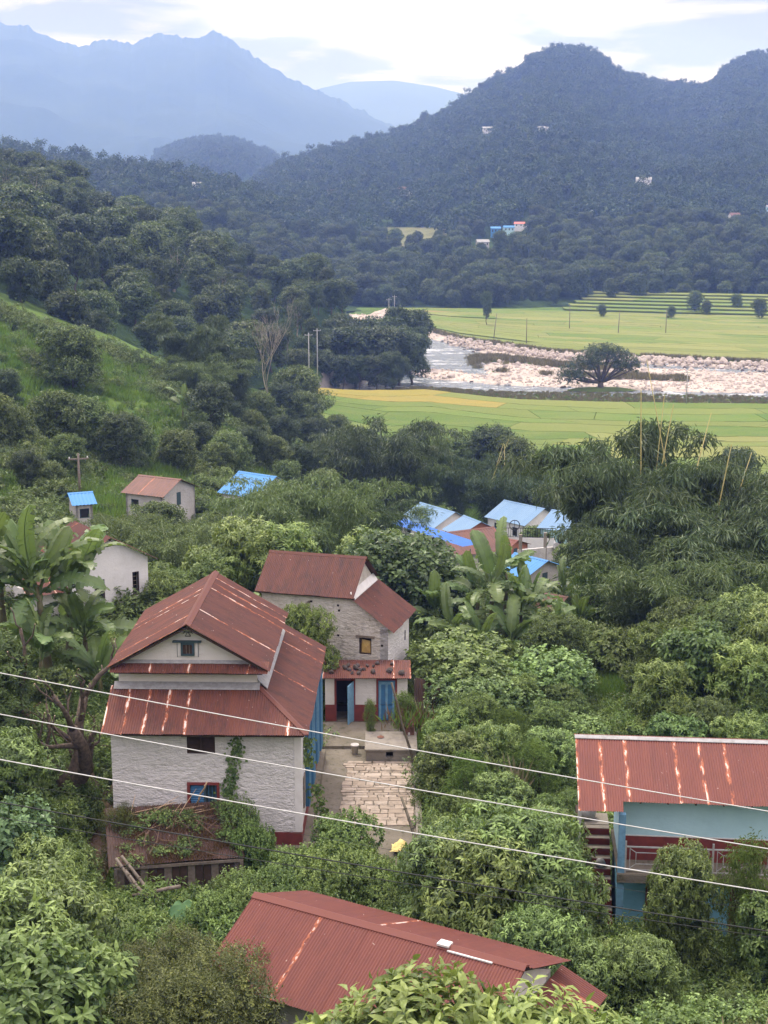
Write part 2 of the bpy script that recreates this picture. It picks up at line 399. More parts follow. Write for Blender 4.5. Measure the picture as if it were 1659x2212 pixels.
# ground, fields, river, hills
def m_ground():
    m, t, out = new_mat('ground')
    w = world_pos(t)
    a = noise(t, 0.10, 6, 0.6, w); b = noise(t, 1.3, 6, 0.7, w)
    c = mixc(t, cramp(t, a, [(0.36, (0,)*3), (0.60, (1,)*3)]), (0.060, 0.105, 0.026), (0.105, 0.170, 0.034))
    c = mixc(t, cramp(t, b, [(0.52, (0,)*3), (0.70, (1,)*3)]), c, (0.045, 0.070, 0.022))
    c = mixc(t, cramp(t, noise(t, 0.33, 5, 0.6, w, loc=(5, 3, 0)), [(0.66, (0,)*3), (0.74, (1,)*3)]), c, (0.150, 0.105, 0.068))
    bsdf(t, out, c, 0.95, noise(t, 3.0, 6, 0.75, w), 0.8, 0.25, 0.1)
    return m
M['ground'] = m_ground()
M['soil'] = m_plain('soil', (0.150, 0.105, 0.072), (0.095, 0.066, 0.046), 1.6, 0.95, 0.6, 0.05)
def m_forest_floor():
    m, t, out = new_mat('forest_floor')
    w = world_pos(t)
    c = mixc(t, cramp(t, noise(t, 0.012, 6, 0.65, w), [(0.40, (0,)*3), (0.62, (1,)*3)]), (0.030, 0.058, 0.022), (0.060, 0.098, 0.030))
    c = mixc(t, cramp(t, noise(t, 0.09, 5, 0.7, w), [(0.45, (0,)*3), (0.7, (1,)*3)]), c, (0.020, 0.040, 0.018))
    bsdf(t, out, c, 0.95, noise(t, 0.10, 6, 0.7, w), 0.9, 7.0, 0.05)
    return m
M['forest_floor'] = m_forest_floor()
M['far_woods'] = m_plain('far_woods', (0.020, 0.036, 0.020), (0.034, 0.052, 0.026), 0.004, 0.95, 0.5, 8.0, 0.02)
def m_paddy():
    m, t, out = new_mat('paddy')
    w = world_pos(t)
    rnd = obj_rand(t)
    col = cramp(t, rnd, [(0.0, (0.135, 0.215, 0.050)), (0.30, (0.170, 0.240, 0.060)), (0.5, (0.215, 0.260, 0.075)), (0.75, (0.255, 0.275, 0.090)), (1.0, (0.285, 0.275, 0.100))])
    at = N(t, 'ShaderNodeObjectInfo').outputs['Color']
    col = mixc(t, 0.85, col, at)
    n = noise(t, 0.16, 5, 0.6, w, mapscale=(0.35, 1, 1))
    col = mixc(t, fmath(t, 'MULTIPLY', cramp(t, n, [(0.40, (0,)*3), (0.68, (1,)*3)]), 0.45), col, (0.205, 0.220, 0.074))
    fine = noise(t, 2.0, 5, 0.8, w)
    col = mixc(t, fmath(t, 'MULTIPLY', cramp(t, fine, [(0.45, (0,)*3), (0.70, (1,)*3)]), 0.30), col, (0.095, 0.145, 0.038))
    bsdf(t, out, col, 0.95, fine, 0.8, 0.25, 0.05)
    return m
M['paddy'] = m_paddy()
M['bund'] = m_plain('bund', (0.105, 0.145, 0.048), (0.082, 0.118, 0.040), 0.35, 0.95, 0.8, 0.2, 0.05)
M['scrub'] = m_plain('scrub', (0.165, 0.165, 0.085), (0.110, 0.125, 0.058), 0.10, 0.95, 0.8, 0.25, 0.05)
def m_riverbed():
    m, t, out = new_mat('riverbed')
    w = world_pos(t)
    v = N(t, 'ShaderNodeTexVoronoi', inp={'Scale': 0.9}); t.links.new(w, v.inputs['Vector'])
    c = mixc(t, cramp(t, noise(t, 0.06, 5, 0.6, w), [(0.40, (0,)*3), (0.62, (1,)*3)]), (0.52, 0.45, 0.40), (0.40, 0.345, 0.31))
    c = mixc(t, cramp(t, noise(t, 0.9, 5, 0.7, w), [(0.50, (0,)*3), (0.68, (1,)*3)]), c, (0.27, 0.235, 0.21))
    bsdf(t, out, c, 0.95, v.outputs['Distance'], 1.0, 0.5, 0.1)
    return m
M['riverbed'] = m_riverbed()
def m_water():
    m, t, out = new_mat('water')
    w = world_pos(t)
    rip = noise(t, 0.55, 6, 0.65, w, mapscale=(0.45, 1.0, 1.0), dist=0.6)
    foam = cramp(t, fmath(t, 'MULTIPLY', cramp(t, noise(t, 0.28, 6, 0.75, w, mapscale=(0.35, 1.0, 1.0), dist=0.5), [(0.46, (0,)*3), (0.64, (1,)*3)]), cramp(t, noise(t, 1.1, 4, 0.8, w, mapscale=(0.35, 1, 1)), [(0.40, (0,)*3), (0.6, (1,)*3)])), [(0.25, (0,)*3), (0.6, (1,)*3)])
    c = mixc(t, foam, (0.105, 0.135, 0.150), (0.70, 0.71, 0.74))
    r = cramp(t, foam, [(0.0, (0.22,)*3), (1.0, (0.8,)*3)])
    bsdf(t, out, c, r, rip, 0.5, 0.7, 0.5)
    return m
M['water'] = m_water()
M['road'] = m_plain('road', (0.30, 0.28, 0.26), (0.22, 0.21, 0.20), 0.4, 0.9)
def m_stone_pave():
    m, t, out = new_mat('paving_stone')
    w = world_pos(t)
    rnd = obj_rand(t)
    c = cramp(t, rnd, [(0.0, (0.29, 0.235, 0.185)), (0.5, (0.37, 0.305, 0.245)), (1.0, (0.43, 0.365, 0.30))])
    c = mixc(t, cramp(t, noise(t, 2.2, 6, 0.7, w), [(0.45, (0,)*3), (0.72, (1,)*3)]), c, (0.17, 0.145, 0.112))
    bsdf(t, out, c, 0.9, noise(t, 12, 5, 0.7, w), 0.5, 0.02, 0.15)
    return m
M['paving_stone'] = m_stone_pave()
# ------------------------------------------------------------------ terrain
VAL = -26.0
CTRL = np.array([
 (0,-20,17),(-60,-20,19),(60,-20,15),(0,5,13.5),(-40,5,15),(40,5,12),(0,15,8.8),(-25,15,9.5),(25,15,8.0),(60,15,8),(-60,15,13),
 (0,23,4.2),(-12,24,4.4),(14,24,3.8),(0,30,1.9),(-10,30,2.2),(12,30,1.6),(30,30,2.0),(-25,30,4.5),
 (0,36,0.7),(-8,37,0.7),(8,37,0.4),(20,38,0.1),(-18,38,2.0),(-4,44,0.1),(4,44,-0.1),(12,44,-0.5),(20,46,-0.6),(30,46,-0.5),
 (-12,45,0.4),(-20,46,1.8),(-30,46,4.0),
 (-3,51,-0.12),(1,51,-0.12),(-3,60,-0.12),(1,60,-0.12),(0,66,-0.12),(-10,52,-0.1),(-10,61,0.0),(-5,61,-0.1),(6,52,-0.6),(6,60,-0.8),(6,67,-1.0),
 (12,56,-0.9),(20,58,-1.2),(30,58,-1.5),(-13,56,1.2),(-20,58,2.2),(-30,60,4.0),(-45,60,7),
 (-14,70,1.0),(-22,72,1.5),(-40,75,4),(0,73,-0.8),(10,76,-1.8),(20,76,-2.4),(35,76,-3.2),
 (-16,85,-0.6),(-35,90,1.5),(-70,90,9),(0,88,-2.6),(15,92,-4.6),(30,92,-5.4),(55,92,-6.5),
 (-20,110,-3.4),(-40,115,-2.0),(-75,115,8),(0,110,-7.2),(20,115,-8.6),(45,115,-9.2),(80,110,-9),
 (-20,135,-5.2),(-45,140,-1.2),(-80,140,11),(0,140,-12.2),(20,145,-13.2),(50,145,-14),(90,145,-14),
 (-25,165,-7.0),(-42,170,-1.5),(-70,175,9),(-100,180,22),(0,165,-15.2),(15,175,-17.2),(45,175,-18.8),(90,180,-19),
 (-22,200,-8.5),(-38,205,-1.0),(-55,212,5.8),(-80,215,14),(0,200,-20.5),(25,205,-22.2),(60,205,-22.5),(110,210,-24),
 (-15,230,-18.0),(-30,240,-9.0),(-50,245,0.0),(-80,250,11),(0,232,-23),(25,235,-25.2),(60,235,-26),(120,235,-26),
 (-20,270,-19.5),(-40,280,-8),(-70,290,4),(0,262,-26),(40,262,-26),(100,262,-26),(160,262,-26),
 (-10,300,-25.5),(-28,310,-20),(-60,330,-4),(0,320,-26),(60,320,-26),(150,320,-26),(-110,250,22),(-110,330,14),(-110,120,20),(-110,60,20)], dtype=float)
def _tps(r2):
    return 0.5 * r2 * np.log(r2 + 1e-9)
_P = CTRL[:, :2] / 50.0
_K = _tps(((_P[:, None, :] - _P[None]) ** 2).sum(-1)) + np.eye(len(_P)) * 0.002
_A = np.zeros((len(_P) + 3,) * 2); _A[:len(_P), :len(_P)] = _K
_A[:len(_P), len(_P)] = 1; _A[:len(_P), len(_P)+1:] = _P; _A[len(_P), :len(_P)] = 1; _A[len(_P)+1:, :len(_P)] = _P.T
_w = np.linalg.solve(_A, np.concatenate([CTRL[:, 2], np.zeros(3)]))
def vnoise(x, y, seed=0):
    """smooth value noise, -1..1"""
    x = np.asarray(x, float); y = np.asarray(y, float)
    xi = np.floor(x).astype(np.int64); yi = np.floor(y).astype(np.int64); fx = x - xi; fy = y - yi
    fx = fx*fx*(3-2*fx); fy = fy*fy*(3-2*fy)
    def h(a, b):
        n = (a * 374761393 + b * 668265263 + seed * 144665) & 0xffffffff
        n = ((n ^ (n >> 13)) * 1274126177) & 0xffffffff
        return ((n ^ (n >> 16)) & 0xffff) / 32767.5 - 1
    return (h(xi,yi)*(1-fx)+h(xi+1,yi)*fx)*(1-fy) + (h(xi,yi+1)*(1-fx)+h(xi+1,yi+1)*fx)*fy
def fbm(x, y, o=4, seed=0):
    r = 0; a = 0.5
    for i in range(o):
        r = r + a * vnoise(x * 2**i, y * 2**i, seed + i); a *= 0.5
    return r
def sstep(a, b, x):
    t = np.clip((x - a) / (b - a), 0, 1); return t*t*(3-2*t)
NEARBANK = ([-60, -14, 11, 20, 30, 60, 96, 200], [362, 372, 384, 380, 376, 372, 366, 358])
FARBANK = ([-60, 2, 6, 13, 27, 54, 112, 200], [640, 615, 590, 552, 510, 468, 438, 424])
def nearbank(x): return np.interp(x, *NEARBANK)
def farbank(x): return np.interp(x, *FARBANK)
def g_arr(x, y):
    x = np.asarray(x, float); y = np.asarray(y, float)
    q = np.stack([np.clip(x, -115, 160), np.clip(y, -25, 335)], -1) / 50.0
    d2 = ((q[..., None, :] - _P) ** 2).sum(-1)
    z = _tps(d2) @ _w[:len(_P)] + _w[len(_P)] + q @ _w[len(_P)+1:]
    z = np.maximum(z, VAL)
    b = sstep(325, 365, y)
    zl = VAL + np.maximum(0, (-30 - x)) * 0.25 * sstep(900, 400, y)
    z = z * (1 - b) + zl * b
    inr = sstep(0, 5, y - nearbank(x)) * sstep(0, 5, farbank(x) - y)
    z = z - 4.0 * inr
    z = z + 0.25 * fbm(x * 0.12, y * 0.12, 3, 5) * sstep(70, 90, y) * (1 - b)
    return z
def g(x, y): return float(g_arr(np.array([x]), np.array([y]))[0])
def on_ground(px, py, tmax=330):
    d = ray(px, py); ts = np.linspace(18, tmax, 1200)
    gz = g_arr(d[0]*ts, d[1]*ts); zz_ = HC + d[2]*ts
    k = np.argmax(zz_ < gz)
    t = ts[k]; return Vector((d[0]*t, d[1]*t, gz[k]))
def spot(px, Y):
    z = 0.0
    for _ in range(4):
        x = x_at(px, Y, z); z = g(x, Y)
    return Vector((x, Y, z))

def grid_mesh(name, X, Y, Z, mat, smooth=True):
    r, c = X.shape
    V = np.stack([X, Y, Z], -1).reshape(-1, 3)
    i = np.arange((r-1)*(c-1)); a = (i // (c-1)) * c + i % (c-1)
    F = np.stack([a, a+1, a+c+1, a+c], -1)
    return np_mesh(name, V, F, mat, smooth=smooth)
# one sheet of ground from behind the viewer to beyond the farthest mountain
yy = np.concatenate([np.linspace(-25, 240, 190), 240 + np.cumsum(np.geomspace(2.0, 1200, 70))])
uu = np.linspace(-1, 1, 220); uu = np.sign(uu) * (0.55*np.abs(uu) + 0.45*np.abs(uu)**3)
X = uu[None, :] * (np.maximum(yy, 0) * 0.75 + 60)[:, None]
Y = np.repeat(yy[:, None], len(uu), 1)
Z = g_arr(X, Y)
Z = np.where(Y > 700, np.minimum(Z, VAL - 1), Z)
tag(link('ground', grid_mesh('ground', X, Y, Z, M['ground'])), 'sloping grassy ground falling to the flat valley floor', kind='structure')

# riverbed with bars, water over it
xs = np.linspace(-40, 215, 150); ts = np.linspace(0, 1, 120)
X = np.repeat(xs[None], len(ts), 0)
nb, fb = nearbank(X) - 3, farbank(X) + 3
Y = nb + (fb - nb) * ts[:, None]
T = np.repeat(ts[:, None], len(xs), 1)
bar = sstep(24, 36, X + 5*fbm(X*.05, Y*.05, 3, 3)) * sstep(0.23, 0.31, T + 0.03*fbm(X*.1, Y*.1, 3, 8)) * 1.0            # big bar right of the pool
bar = np.maximum(bar, sstep(0.15, 0.20, T + 0.03*fbm(X*.1, Y*.1, 3, 8)) * sstep(0.36, 0.28, T) * sstep(4, 12, X))     # near spit
chan = sstep(0.055, 0.10, np.abs(T - 0.80 + 0.04*fbm(X*.03, Y*.03, 2, 4)))                                     # thin far channel
bar = bar * np.where(X > 60, np.maximum(chan, 0.35), 1)
bar = np.maximum(bar, sstep(0.80, 0.92, T) * (X > 15)) ; bar = np.maximum(bar, sstep(0.025, 0.0, T)); bar = np.maximum(bar, sstep(0.90, 0.99, T))
bar = np.maximum(bar, sstep(0.02, 0.0, np.abs(T - 0.9)) * 0)
upst = sstep(540, 565, Y); bar = np.maximum(bar, upst * sstep(0.55, 0.7, T + 0.1*fbm(X*.08, Y*.08, 2, 1)))
RB = -27.5 + 1.5 * bar + 0.35 * fbm(X*.22, Y*.22, 4, 11) + 0.5*sstep(.93, 1, T)
edge = np.minimum(sstep(0, 0.02, T), sstep(1, 0.98, T)); RB = RB * edge + (VAL - 0.05) * (1 - edge)
BARM, RIVX, RIVY, RIVZ = bar, X, Y, RB
tag(link('riverbed', grid_mesh('riverbed', X, Y, RB, M['riverbed'])), 'pale stony riverbed with gravel bars', kind='structure')
X = np.array([[-70., 250.], [-70., 250.]]); Y = np.array([[352., 352.], [660., 660.]])
xs = np.linspace(-60, 215, 60); X = np.repeat(xs[None], 40, 0); Y = (nearbank(X)-2) + (farbank(X) - nearbank(X) + 4) * np.linspace(0, 1, 40)[:, None]
tag(link('river', grid_mesh('river', X, Y, np.full_like(X, -26.50), M['water'])), 'shallow grey blue river with white rapids', kind='structure')

# ---------------------------------------------------------------- rice plots
PAD = {'green': (0.082, 0.152, 0.034), 'mid': (0.116, 0.178, 0.044), 'lime': (0.156, 0.194, 0.056), 'pale': (0.196, 0.212, 0.074), 'gold': (0.300, 0.235, 0.062), 'tan': (0.26, 0.19, 0.095)}
def rice_field(name, label, x0, x1, bot, top, rows, mean_w, colour_of, zfun, seed, hgt=0.45, nbase=None):
    rng = random.Random(seed)
    root = link(name, None)
    tag(root, label, kind='structure')
    # the grassy bund sheet under the plots
    xs = np.linspace(x0, x1, 70); ss = np.linspace(0, 1, 40)
    X = np.repeat(xs[None], 40, 0); B, Tt = bot(X), top(X); Y = B + (Tt - B) * ss[:, None]
    Zb = zfun(X, Y) + 0.10
    bo = link('bund_sheet', grid_mesh('bund_sheet', X, Y, Zb, M['bund']), root)
    edges = [0]
    for k in range(rows): edges.append(edges[-1] + rng.uniform(0.6, 1.5))
    edges = [e / edges[-1] for e in edges]
    def line(k, x):
        B, Tt = bot(x), top(x); s = edges[k]
        amp = 0.0 if k in (0, rows) else 0.75 / rows
        return B + (Tt - B) * (s + amp * fbm(x * 0.035 + k * .45, x * 0 + k * .37, 3, seed))
    for k in range(rows):
        bx_ = [x0]; sl = [0.0]; x = x0 + rng.uniform(.2, 1) * mean_w
        while x < x1 - 4:
            bx_.append(x); sl.append(rng.uniform(-.28, .28) * mean_w); x += mean_w * rng.uniform(0.45, 1.9)
        bx_.append(x1); sl.append(0.0)
        for q in range(len(bx_) - 1):
            n = 14; nr = 6; V = []; cv = rng.uniform(-.05, .05) * mean_w
            for j in range(nr):
                s = j / (nr - 1); ea, eb = sl[q] * (s - .5), sl[q+1] * (s - .5)
                xx = np.linspace(bx_[q] + ea + .08, bx_[q+1] + eb - .08, n)
                lo = line(k, xx) + .20; hi = line(k + 1, xx) - .20; yv = lo + (hi - lo) * s
                V.append(np.stack([xx, yv, zfun(xx, yv) + hgt + 0.05*vnoise(xx*.6, yv*.6)], -1))
            if V[-1][:, 1].mean() - V[0][:, 1].mean() < 0.8: continue
            top_v = np.array(V).reshape(-1, 3); c = n
            F = [(j*c+i, j*c+i+1, (j+1)*c+i+1, (j+1)*c+i) for j in range(nr-1) for i in range(n-1)]
            ring = [i for i in range(n)] + [j*c+n-1 for j in range(1, nr)] + [(nr-1)*c+i for i in range(n-2, -1, -1)] + [j*c for j in range(nr-2, 0, -1)]
            low = top_v[ring].copy(); low[:, 2] -= hgt
            b = len(top_v); m = len(ring)
            F += [(b+i, b+(i+1) % m, ring[(i+1) % m], ring[i]) for i in range(m)]
            o = link('rice_plot', np_mesh('rice_plot', np.concatenate([top_v, low]), F, M['paddy']), root)
            cc = PAD[colour_of((bx_[q]+bx_[q+1])/2, float(top_v[:, 1].mean()), edges[k], rng)]; j_ = rng.uniform(.9, 1.1)
            o.color = (cc[0]*j_, cc[1]*j_, cc[2]*j_, 1)
    return root
def c_near(x, y, s, r):
    if s > 0.84: return 'gold' if x < 26 else ('lime' if x < 50 else r.choice(['lime', 'pale', 'mid']))
    if s > 0.45 and x < 22: return r.choice(['green', 'green', 'mid'])
    if x < 35: return r.choice(['green', 'mid', 'mid', 'lime'])
    return r.choice(['mid', 'lime', 'lime', 'pale', 'mid', 'green'])
ntop = lambda x: np.interp(x, [-40, -22, 11, 24, 32, 60, 130, 200], [345, 352, 377, 368, 361, 355, 347, 340])
nbot = lambda x: np.interp(x, [-40, -20, 0, 30, 200], [300, 285, 238, 226, 222])
zn = lambda x, y: np.maximum(g_arr(x, np.minimum(y, 335)), VAL) + 0.03
rice_field('rice_field', 'green and yellow rice plots between the village and the river', -24, 150, nbot, ntop, 15, 24, c_near, zn, 3)
def c_far(x, y, s, r):
    if s > 0.8 and x < 25: return r.choice(['tan', 'lime', 'mid'])
    return r.choice(['lime', 'lime', 'pale', 'mid', 'mid', 'lime', 'pale'])
fbot = lambda x: farbank(x) + 4
ftop = lambda x: np.interp(x, [0, 20, 60, 120, 230], [655, 655, 645, 622, 590])
zf = lambda x, y: np.full(np.shape(x), VAL + 0.05)
rice_field('rice_field', 'broad yellow green rice plots beyond the stony river', 6, 215, fbot, ftop, 19, 30, c_far, zf, 8)
# terraces at the foot of the wooded hill: each row a step higher
tb = lambda x: np.interp(x, [70, 120, 230], [646, 626, 596]); tt = lambda x: tb(x) + 110
zt = lambda x, y: VAL + 0.4 + 1.15 * np.floor(np.clip((np.asarray(y) - tb(np.asarray(x))) / 110 * 9, 0, 9))
for k in range(6):
    b0 = (lambda k: (lambda x: tb(x) + 110 * k / 9 + .3))(k); t0 = (lambda k: (lambda x: tb(x) + 110 * (k + 1) / 9))(k)
    zk = (lambda k: (lambda x, y: np.full(np.shape(x), VAL + 0.4 + 0.7 * k)))(k)
    rice_field('terrace', 'stepped rice terrace at the foot of the wooded hill', 78 + 4*k, 215, b0, t0, 1, 34, lambda x, y, s, r: r.choice(['lime', 'mid', 'pale', 'mid']), zk, 30 + k, 0.5)
# scrubby strip between the near plots and the water
xs = np.linspace(-15, 210, 80); X = np.repeat(xs[None], 8, 0); s = np.linspace(0, 1, 8)[:, None]
Y = ntop(X) - 1 + (nearbank(X) + 1.0 - ntop(X) + 1) * s
Zs = VAL + 0.12 + 0.25*fbm(X*.2, Y*.2, 3, 2) - 1.0 * sstep(.75, 1, s)
tag(link('river_bank', grid_mesh('river_bank', X, Y, Zs, M['scrub'])), 'scrubby brown river bank beside the rice', kind='structure')

# ---------------------------------------------------------------- hills from their skylines
def hill(name, label, sky_px, rc, rf, zf, mat=None, nx=160, nt=70, rough=0.16, seed=1, tree=9.0, prof=1.25, back=0.5, spur=0.35, jag=0.0):
    """skyline pixels set the crest height at the chosen distance rc(px); the near foot lies at rf(px)"""
    px = np.linspace(sky_px[0][0], sky_px[-1][0], nx); py = np.interp(px, [p[0] for p in sky_px], [p[1] for p in sky_px])
    RC = np.interp(px, *zip(*rc)); RF = np.interp(px, *zip(*rf))
    d = np.array([ray(a, b) for a, b in zip(px, py)])
    zc = HC + d[:, 2] / d[:, 1] * RC - tree
    jg = jag * fbm(px * 0.09, px * 0, 6, seed + 40)
    az = (px - 829.5) / FPX / cp          # x / y at ground level, close enough for lateral placing
    t = np.concatenate([np.linspace(0, 1, nt), 1 + np.linspace(0, 1, 12)[1:] * back])
    Rr = RF[None] + (RC - RF)[None] * t[:, None]
    Xh = az[None] * Rr; Yh = Rr
    zfv = np.interp(px, *zip(*zf)) if hasattr(zf, '__len__') else np.full(nx, float(zf))
    up = np.where(t[:, None] <= 1, np.clip(t[:, None], 0, 1) ** prof, 1 - (t[:, None] - 1) * 0.9)
    hgt = (zc - zfv)[None]
    L = (RC - RF).mean()
    spurs = np.abs(vnoise(Xh / L * 3.4 + seed, Yh / L * 1.1, seed)) - 0.35
    ns = fbm(Xh / L * 6 + seed, Yh / L * 6, 4, seed)
    env = np.sin(np.clip(t, 0, 1) * math.pi)[:, None] ** 0.8
    Zh = zfv[None] + hgt * up + env * hgt * (spur * spurs * -0.5 + rough * ns)
    # nothing in front may rise above the line of sight to the crest
    lim = HC + ((zc + 0.0 - HC) / RC)[None] * Rr - 1.0
    Zh = np.where(t[:, None] < 0.985, np.minimum(Zh, lim + 0.0), Zh)
    Zh = Zh + jg[None] * (sstep(.93, 1, t) * sstep(1.12, 1.0, t))[:, None]
    o = link(name, grid_mesh(name, Xh, Yh, Zh, mat or M['forest_floor']))
    tag(o, label, kind='structure')
    return dict(X=Xh, Y=Yh, Z=Zh, n=nt, az=az, px=px)
H_spur = hill('wooded_spur', 'steep wooded spur running down to the river bend',
    [(-420,300),(-150,318),(0,338),(100,345),(150,365),(200,385),(240,420),(330,452),(420,482),(490,522),(560,548),(650,552),(720,566),(752,615),(785,672),(806,705)],
    [(-420,520),(0,500),(400,480),(720,500),(806,535)], [(-420,225),(0,250),(330,292),(560,330),(690,372),(806,455)],
    [(-420,14),(0,3),(330,-9),(560,-19),(690,-22),(806,-27)], seed=3, tree=10, prof=0.85, spur=0.22, rough=0.10, nx=150, nt=60)
H_mid = hill('wooded_ridge', 'low wooded ridge behind the spur',
    [(-500,300),(-200,300),(0,312),(120,322),(250,346),(330,356),(440,372),(520,384),(580,410),(640,450),(720,520),(800,590),(880,650)],
    [(-500,1150),(0,1150),(520,1080),(720,960),(880,820)], [(-500,560),(880,650)], VAL, seed=9, tree=9, prof=0.9, nx=150, nt=60)
H_big = hill('rocky_hill', 'high wooded hill with a flat rocky top',
    [(520,420),(600,362),(660,333),(720,318),(790,302),(860,288),(900,266),(950,242),(990,212),(1030,186),(1060,165),(1110,152),(1121,122),(1170,106),(1230,108),(1270,120),(1290,140),(1330,156),(1380,176),(1420,182),(1480,184),(1500,176),(1508,156),(1550,126),(1590,114),(1659,106),(1800,80),(2000,95),(2250,140)],
    [(520,1500),(900,1750),(1200,2000),(1660,2200),(2250,2200)], [(520,690),(830,662),(1100,660),(1660,720),(2250,720)], VAL, seed=21, tree=8, prof=1.15, nx=260, nt=110, spur=0.30, jag=3)
H_low = hill('wooded_foothill', 'nearer wooded foothill with scattered houses',
    [(960,620),(1060,570),(1120,525),(1180,488),(1240,440),(1300,405),(1360,378),(1420,362),(1500,352),(1580,345),(1659,336),(1800,320),(2100,310),(2300,330)],
    [(960,760),(1100,860),(1300,1050),(1660,1150),(2300,1200)], [(960,655),(1250,700),(1660,735),(2300,690)], [(960,-26),(1250,-24),(1660,-16),(2300,-14)], seed=33, tree=9, prof=0.95, nx=170, nt=60)
H_round = hill('rounded_hill', 'small rounded wooded hill', [(330,420),(360,330),(390,316),(430,302),(480,295),(530,303),(570,318),(620,342),(660,380),(720,450)],
    [(330,2700),(720,2600)], [(330,1400),(720,1400)], VAL, seed=44, tree=8, prof=0.9, nx=120, nt=50)
H_mt = hill('blue_mountain', 'tall hazy blue mountain with a jagged crest',
    [(-700,60),(-300,20),(0,46),(80,50),(120,60),(170,88),(212,99),(235,92),(265,82),(298,90),(318,94),(345,77),(390,70),(447,84),(487,67),(512,78),(560,114),(600,145),(640,170),(700,196),(740,214),(800,246),(860,276),(950,330),(1100,430)],
    [(-700,6000),(1100,6000)], [(-700,2600),(1100,2900)], VAL, M['far_woods'], seed=55, tree=2, prof=1.0, nx=640, nt=90, spur=0.45, rough=0.2, jag=14)
H_far = hill('far_mountain', 'pale distant mountain fading into cloud', [(500,260),(650,222),(700,190),(760,176),(850,173),(930,186),(1000,204),(1080,244),(1250,330)],
    [(500,9000),(1250,9000)], [(500,5500),(1250,5500)], VAL, M['far_woods'], seed=66, tree=2, prof=1.0, nx=120, nt=40)
def hill_points(Hd, n, rng, t0=0.02, t1=1.05, pxr=(-200, 1860)):
    """random points spread evenly over a hill's surface that can face the viewer"""
    X, Y, Z = Hd['X'], Hd['Y'], Hd['Z']; nr, nc = X.shape
    jmax = min(nr - 2, int(Hd['n'] * t1)); jmin = int(Hd['n'] * t0)
    cell = []
    A = np.hypot(X[1:, 1:] - X[1:, :-1], 0) * (Y[1:, 1:] - Y[:-1, 1:])
    A = A[jmin:jmax].copy()
    A[:, (Hd['px'][:-1] < pxr[0]) | (Hd['px'][:-1] > pxr[1])] = 0
    p = (A / A.sum()).ravel(); idx = rng.choice(len(p), n, p=p)
    j = idx // A.shape[1] + jmin; i = idx % A.shape[1]
    a, b = rng.random(n), rng.random(n)
    def lerp(Q): return (Q[j, i]*(1-a)+Q[j, i+1]*a)*(1-b) + (Q[j+1, i]*(1-a)+Q[j+1, i+1]*a)*b
    return np.stack([lerp(X), lerp(Y), lerp(Z)], -1)
def hill_z(Hd, px, R_):
    i = int(np.argmin(np.abs(Hd['px'] - px))); return float(np.interp(R_, Hd['Y'][:Hd['n'], i], Hd['Z'][:Hd['n'], i]))
def hill_at(Hd, px, py):
    """where the line of sight through a pixel meets a hill"""
    i = int(np.argmin(np.abs(Hd['px'] - px))); n = Hd['n']
    Yc, Zc = Hd['Y'][:n, i], Hd['Z'][:n, i]; d = ray(px, py); los = HC + d[2]/d[1]*Yc
    k = int(np.argmax(Zc >= los)); k = max(k, 1)
    if not (Zc >= los).any(): k = n - 1
    f0, f1 = Zc[k-1]-los[k-1], Zc[k]-los[k]; s = 0 if f1 == f0 else np.clip(-f0/(f1-f0), 0, 1)
    Yh = Yc[k-1] + (Yc[k]-Yc[k-1])*s
    return Vector((Hd['az'][i]*Yh, Yh, Zc[k-1]+(Zc[k]-Zc[k-1])*s))
# ------------------------------------------------------------------ plant shapes
RNG = np.random.default_rng(11)
def nrm(v): return v / (np.linalg.norm(v, axis=-1, keepdims=True) + 1e-9)
def leaf_arrays(pos, ax, up, L, Wd, droop=0.15, rich=False):
    """folded leaves: 2 triangles each, or 4 with a bent tip"""
    n = len(pos); L = np.broadcast_to(L, n)[:, None]; Wd = np.broadcast_to(Wd, n)[:, None]
    side = nrm(np.cross(ax, up)); nn = np.cross(side, ax)
    tip = pos + ax * L - nn * L * droop
    if not rich:
        mid = pos + ax * L * 0.45
        V = np.stack([pos, mid - side*Wd/2 + nn*Wd*.10, tip, mid + side*Wd/2 + nn*Wd*.10], 1)
        F = np.array([[0, 1, 2], [0, 2, 3]])
        k = 4
    else:
        m1 = pos + ax * L * 0.42
        m2 = pos + ax * L * 0.74 - nn * L * droop * 0.45
        V = np.stack([pos, m1 - side*Wd*.5 + nn*Wd*.16, m1, m1 + side*Wd*.5 + nn*Wd*.16, m2 - side*Wd*.36 + nn*Wd*.08, m2 + side*Wd*.36 + nn*Wd*.08, tip], 1)
        F = np.array([[0, 1, 2], [0, 2, 3], [1, 4, 2], [2, 4, 5], [2, 5, 3], [4, 6, 5]])
        k = 7
    Fa = (np.arange(n) * k)[:, None, None] + F[None]
    return V.reshape(-1, 3), Fa.reshape(-1, 3), k
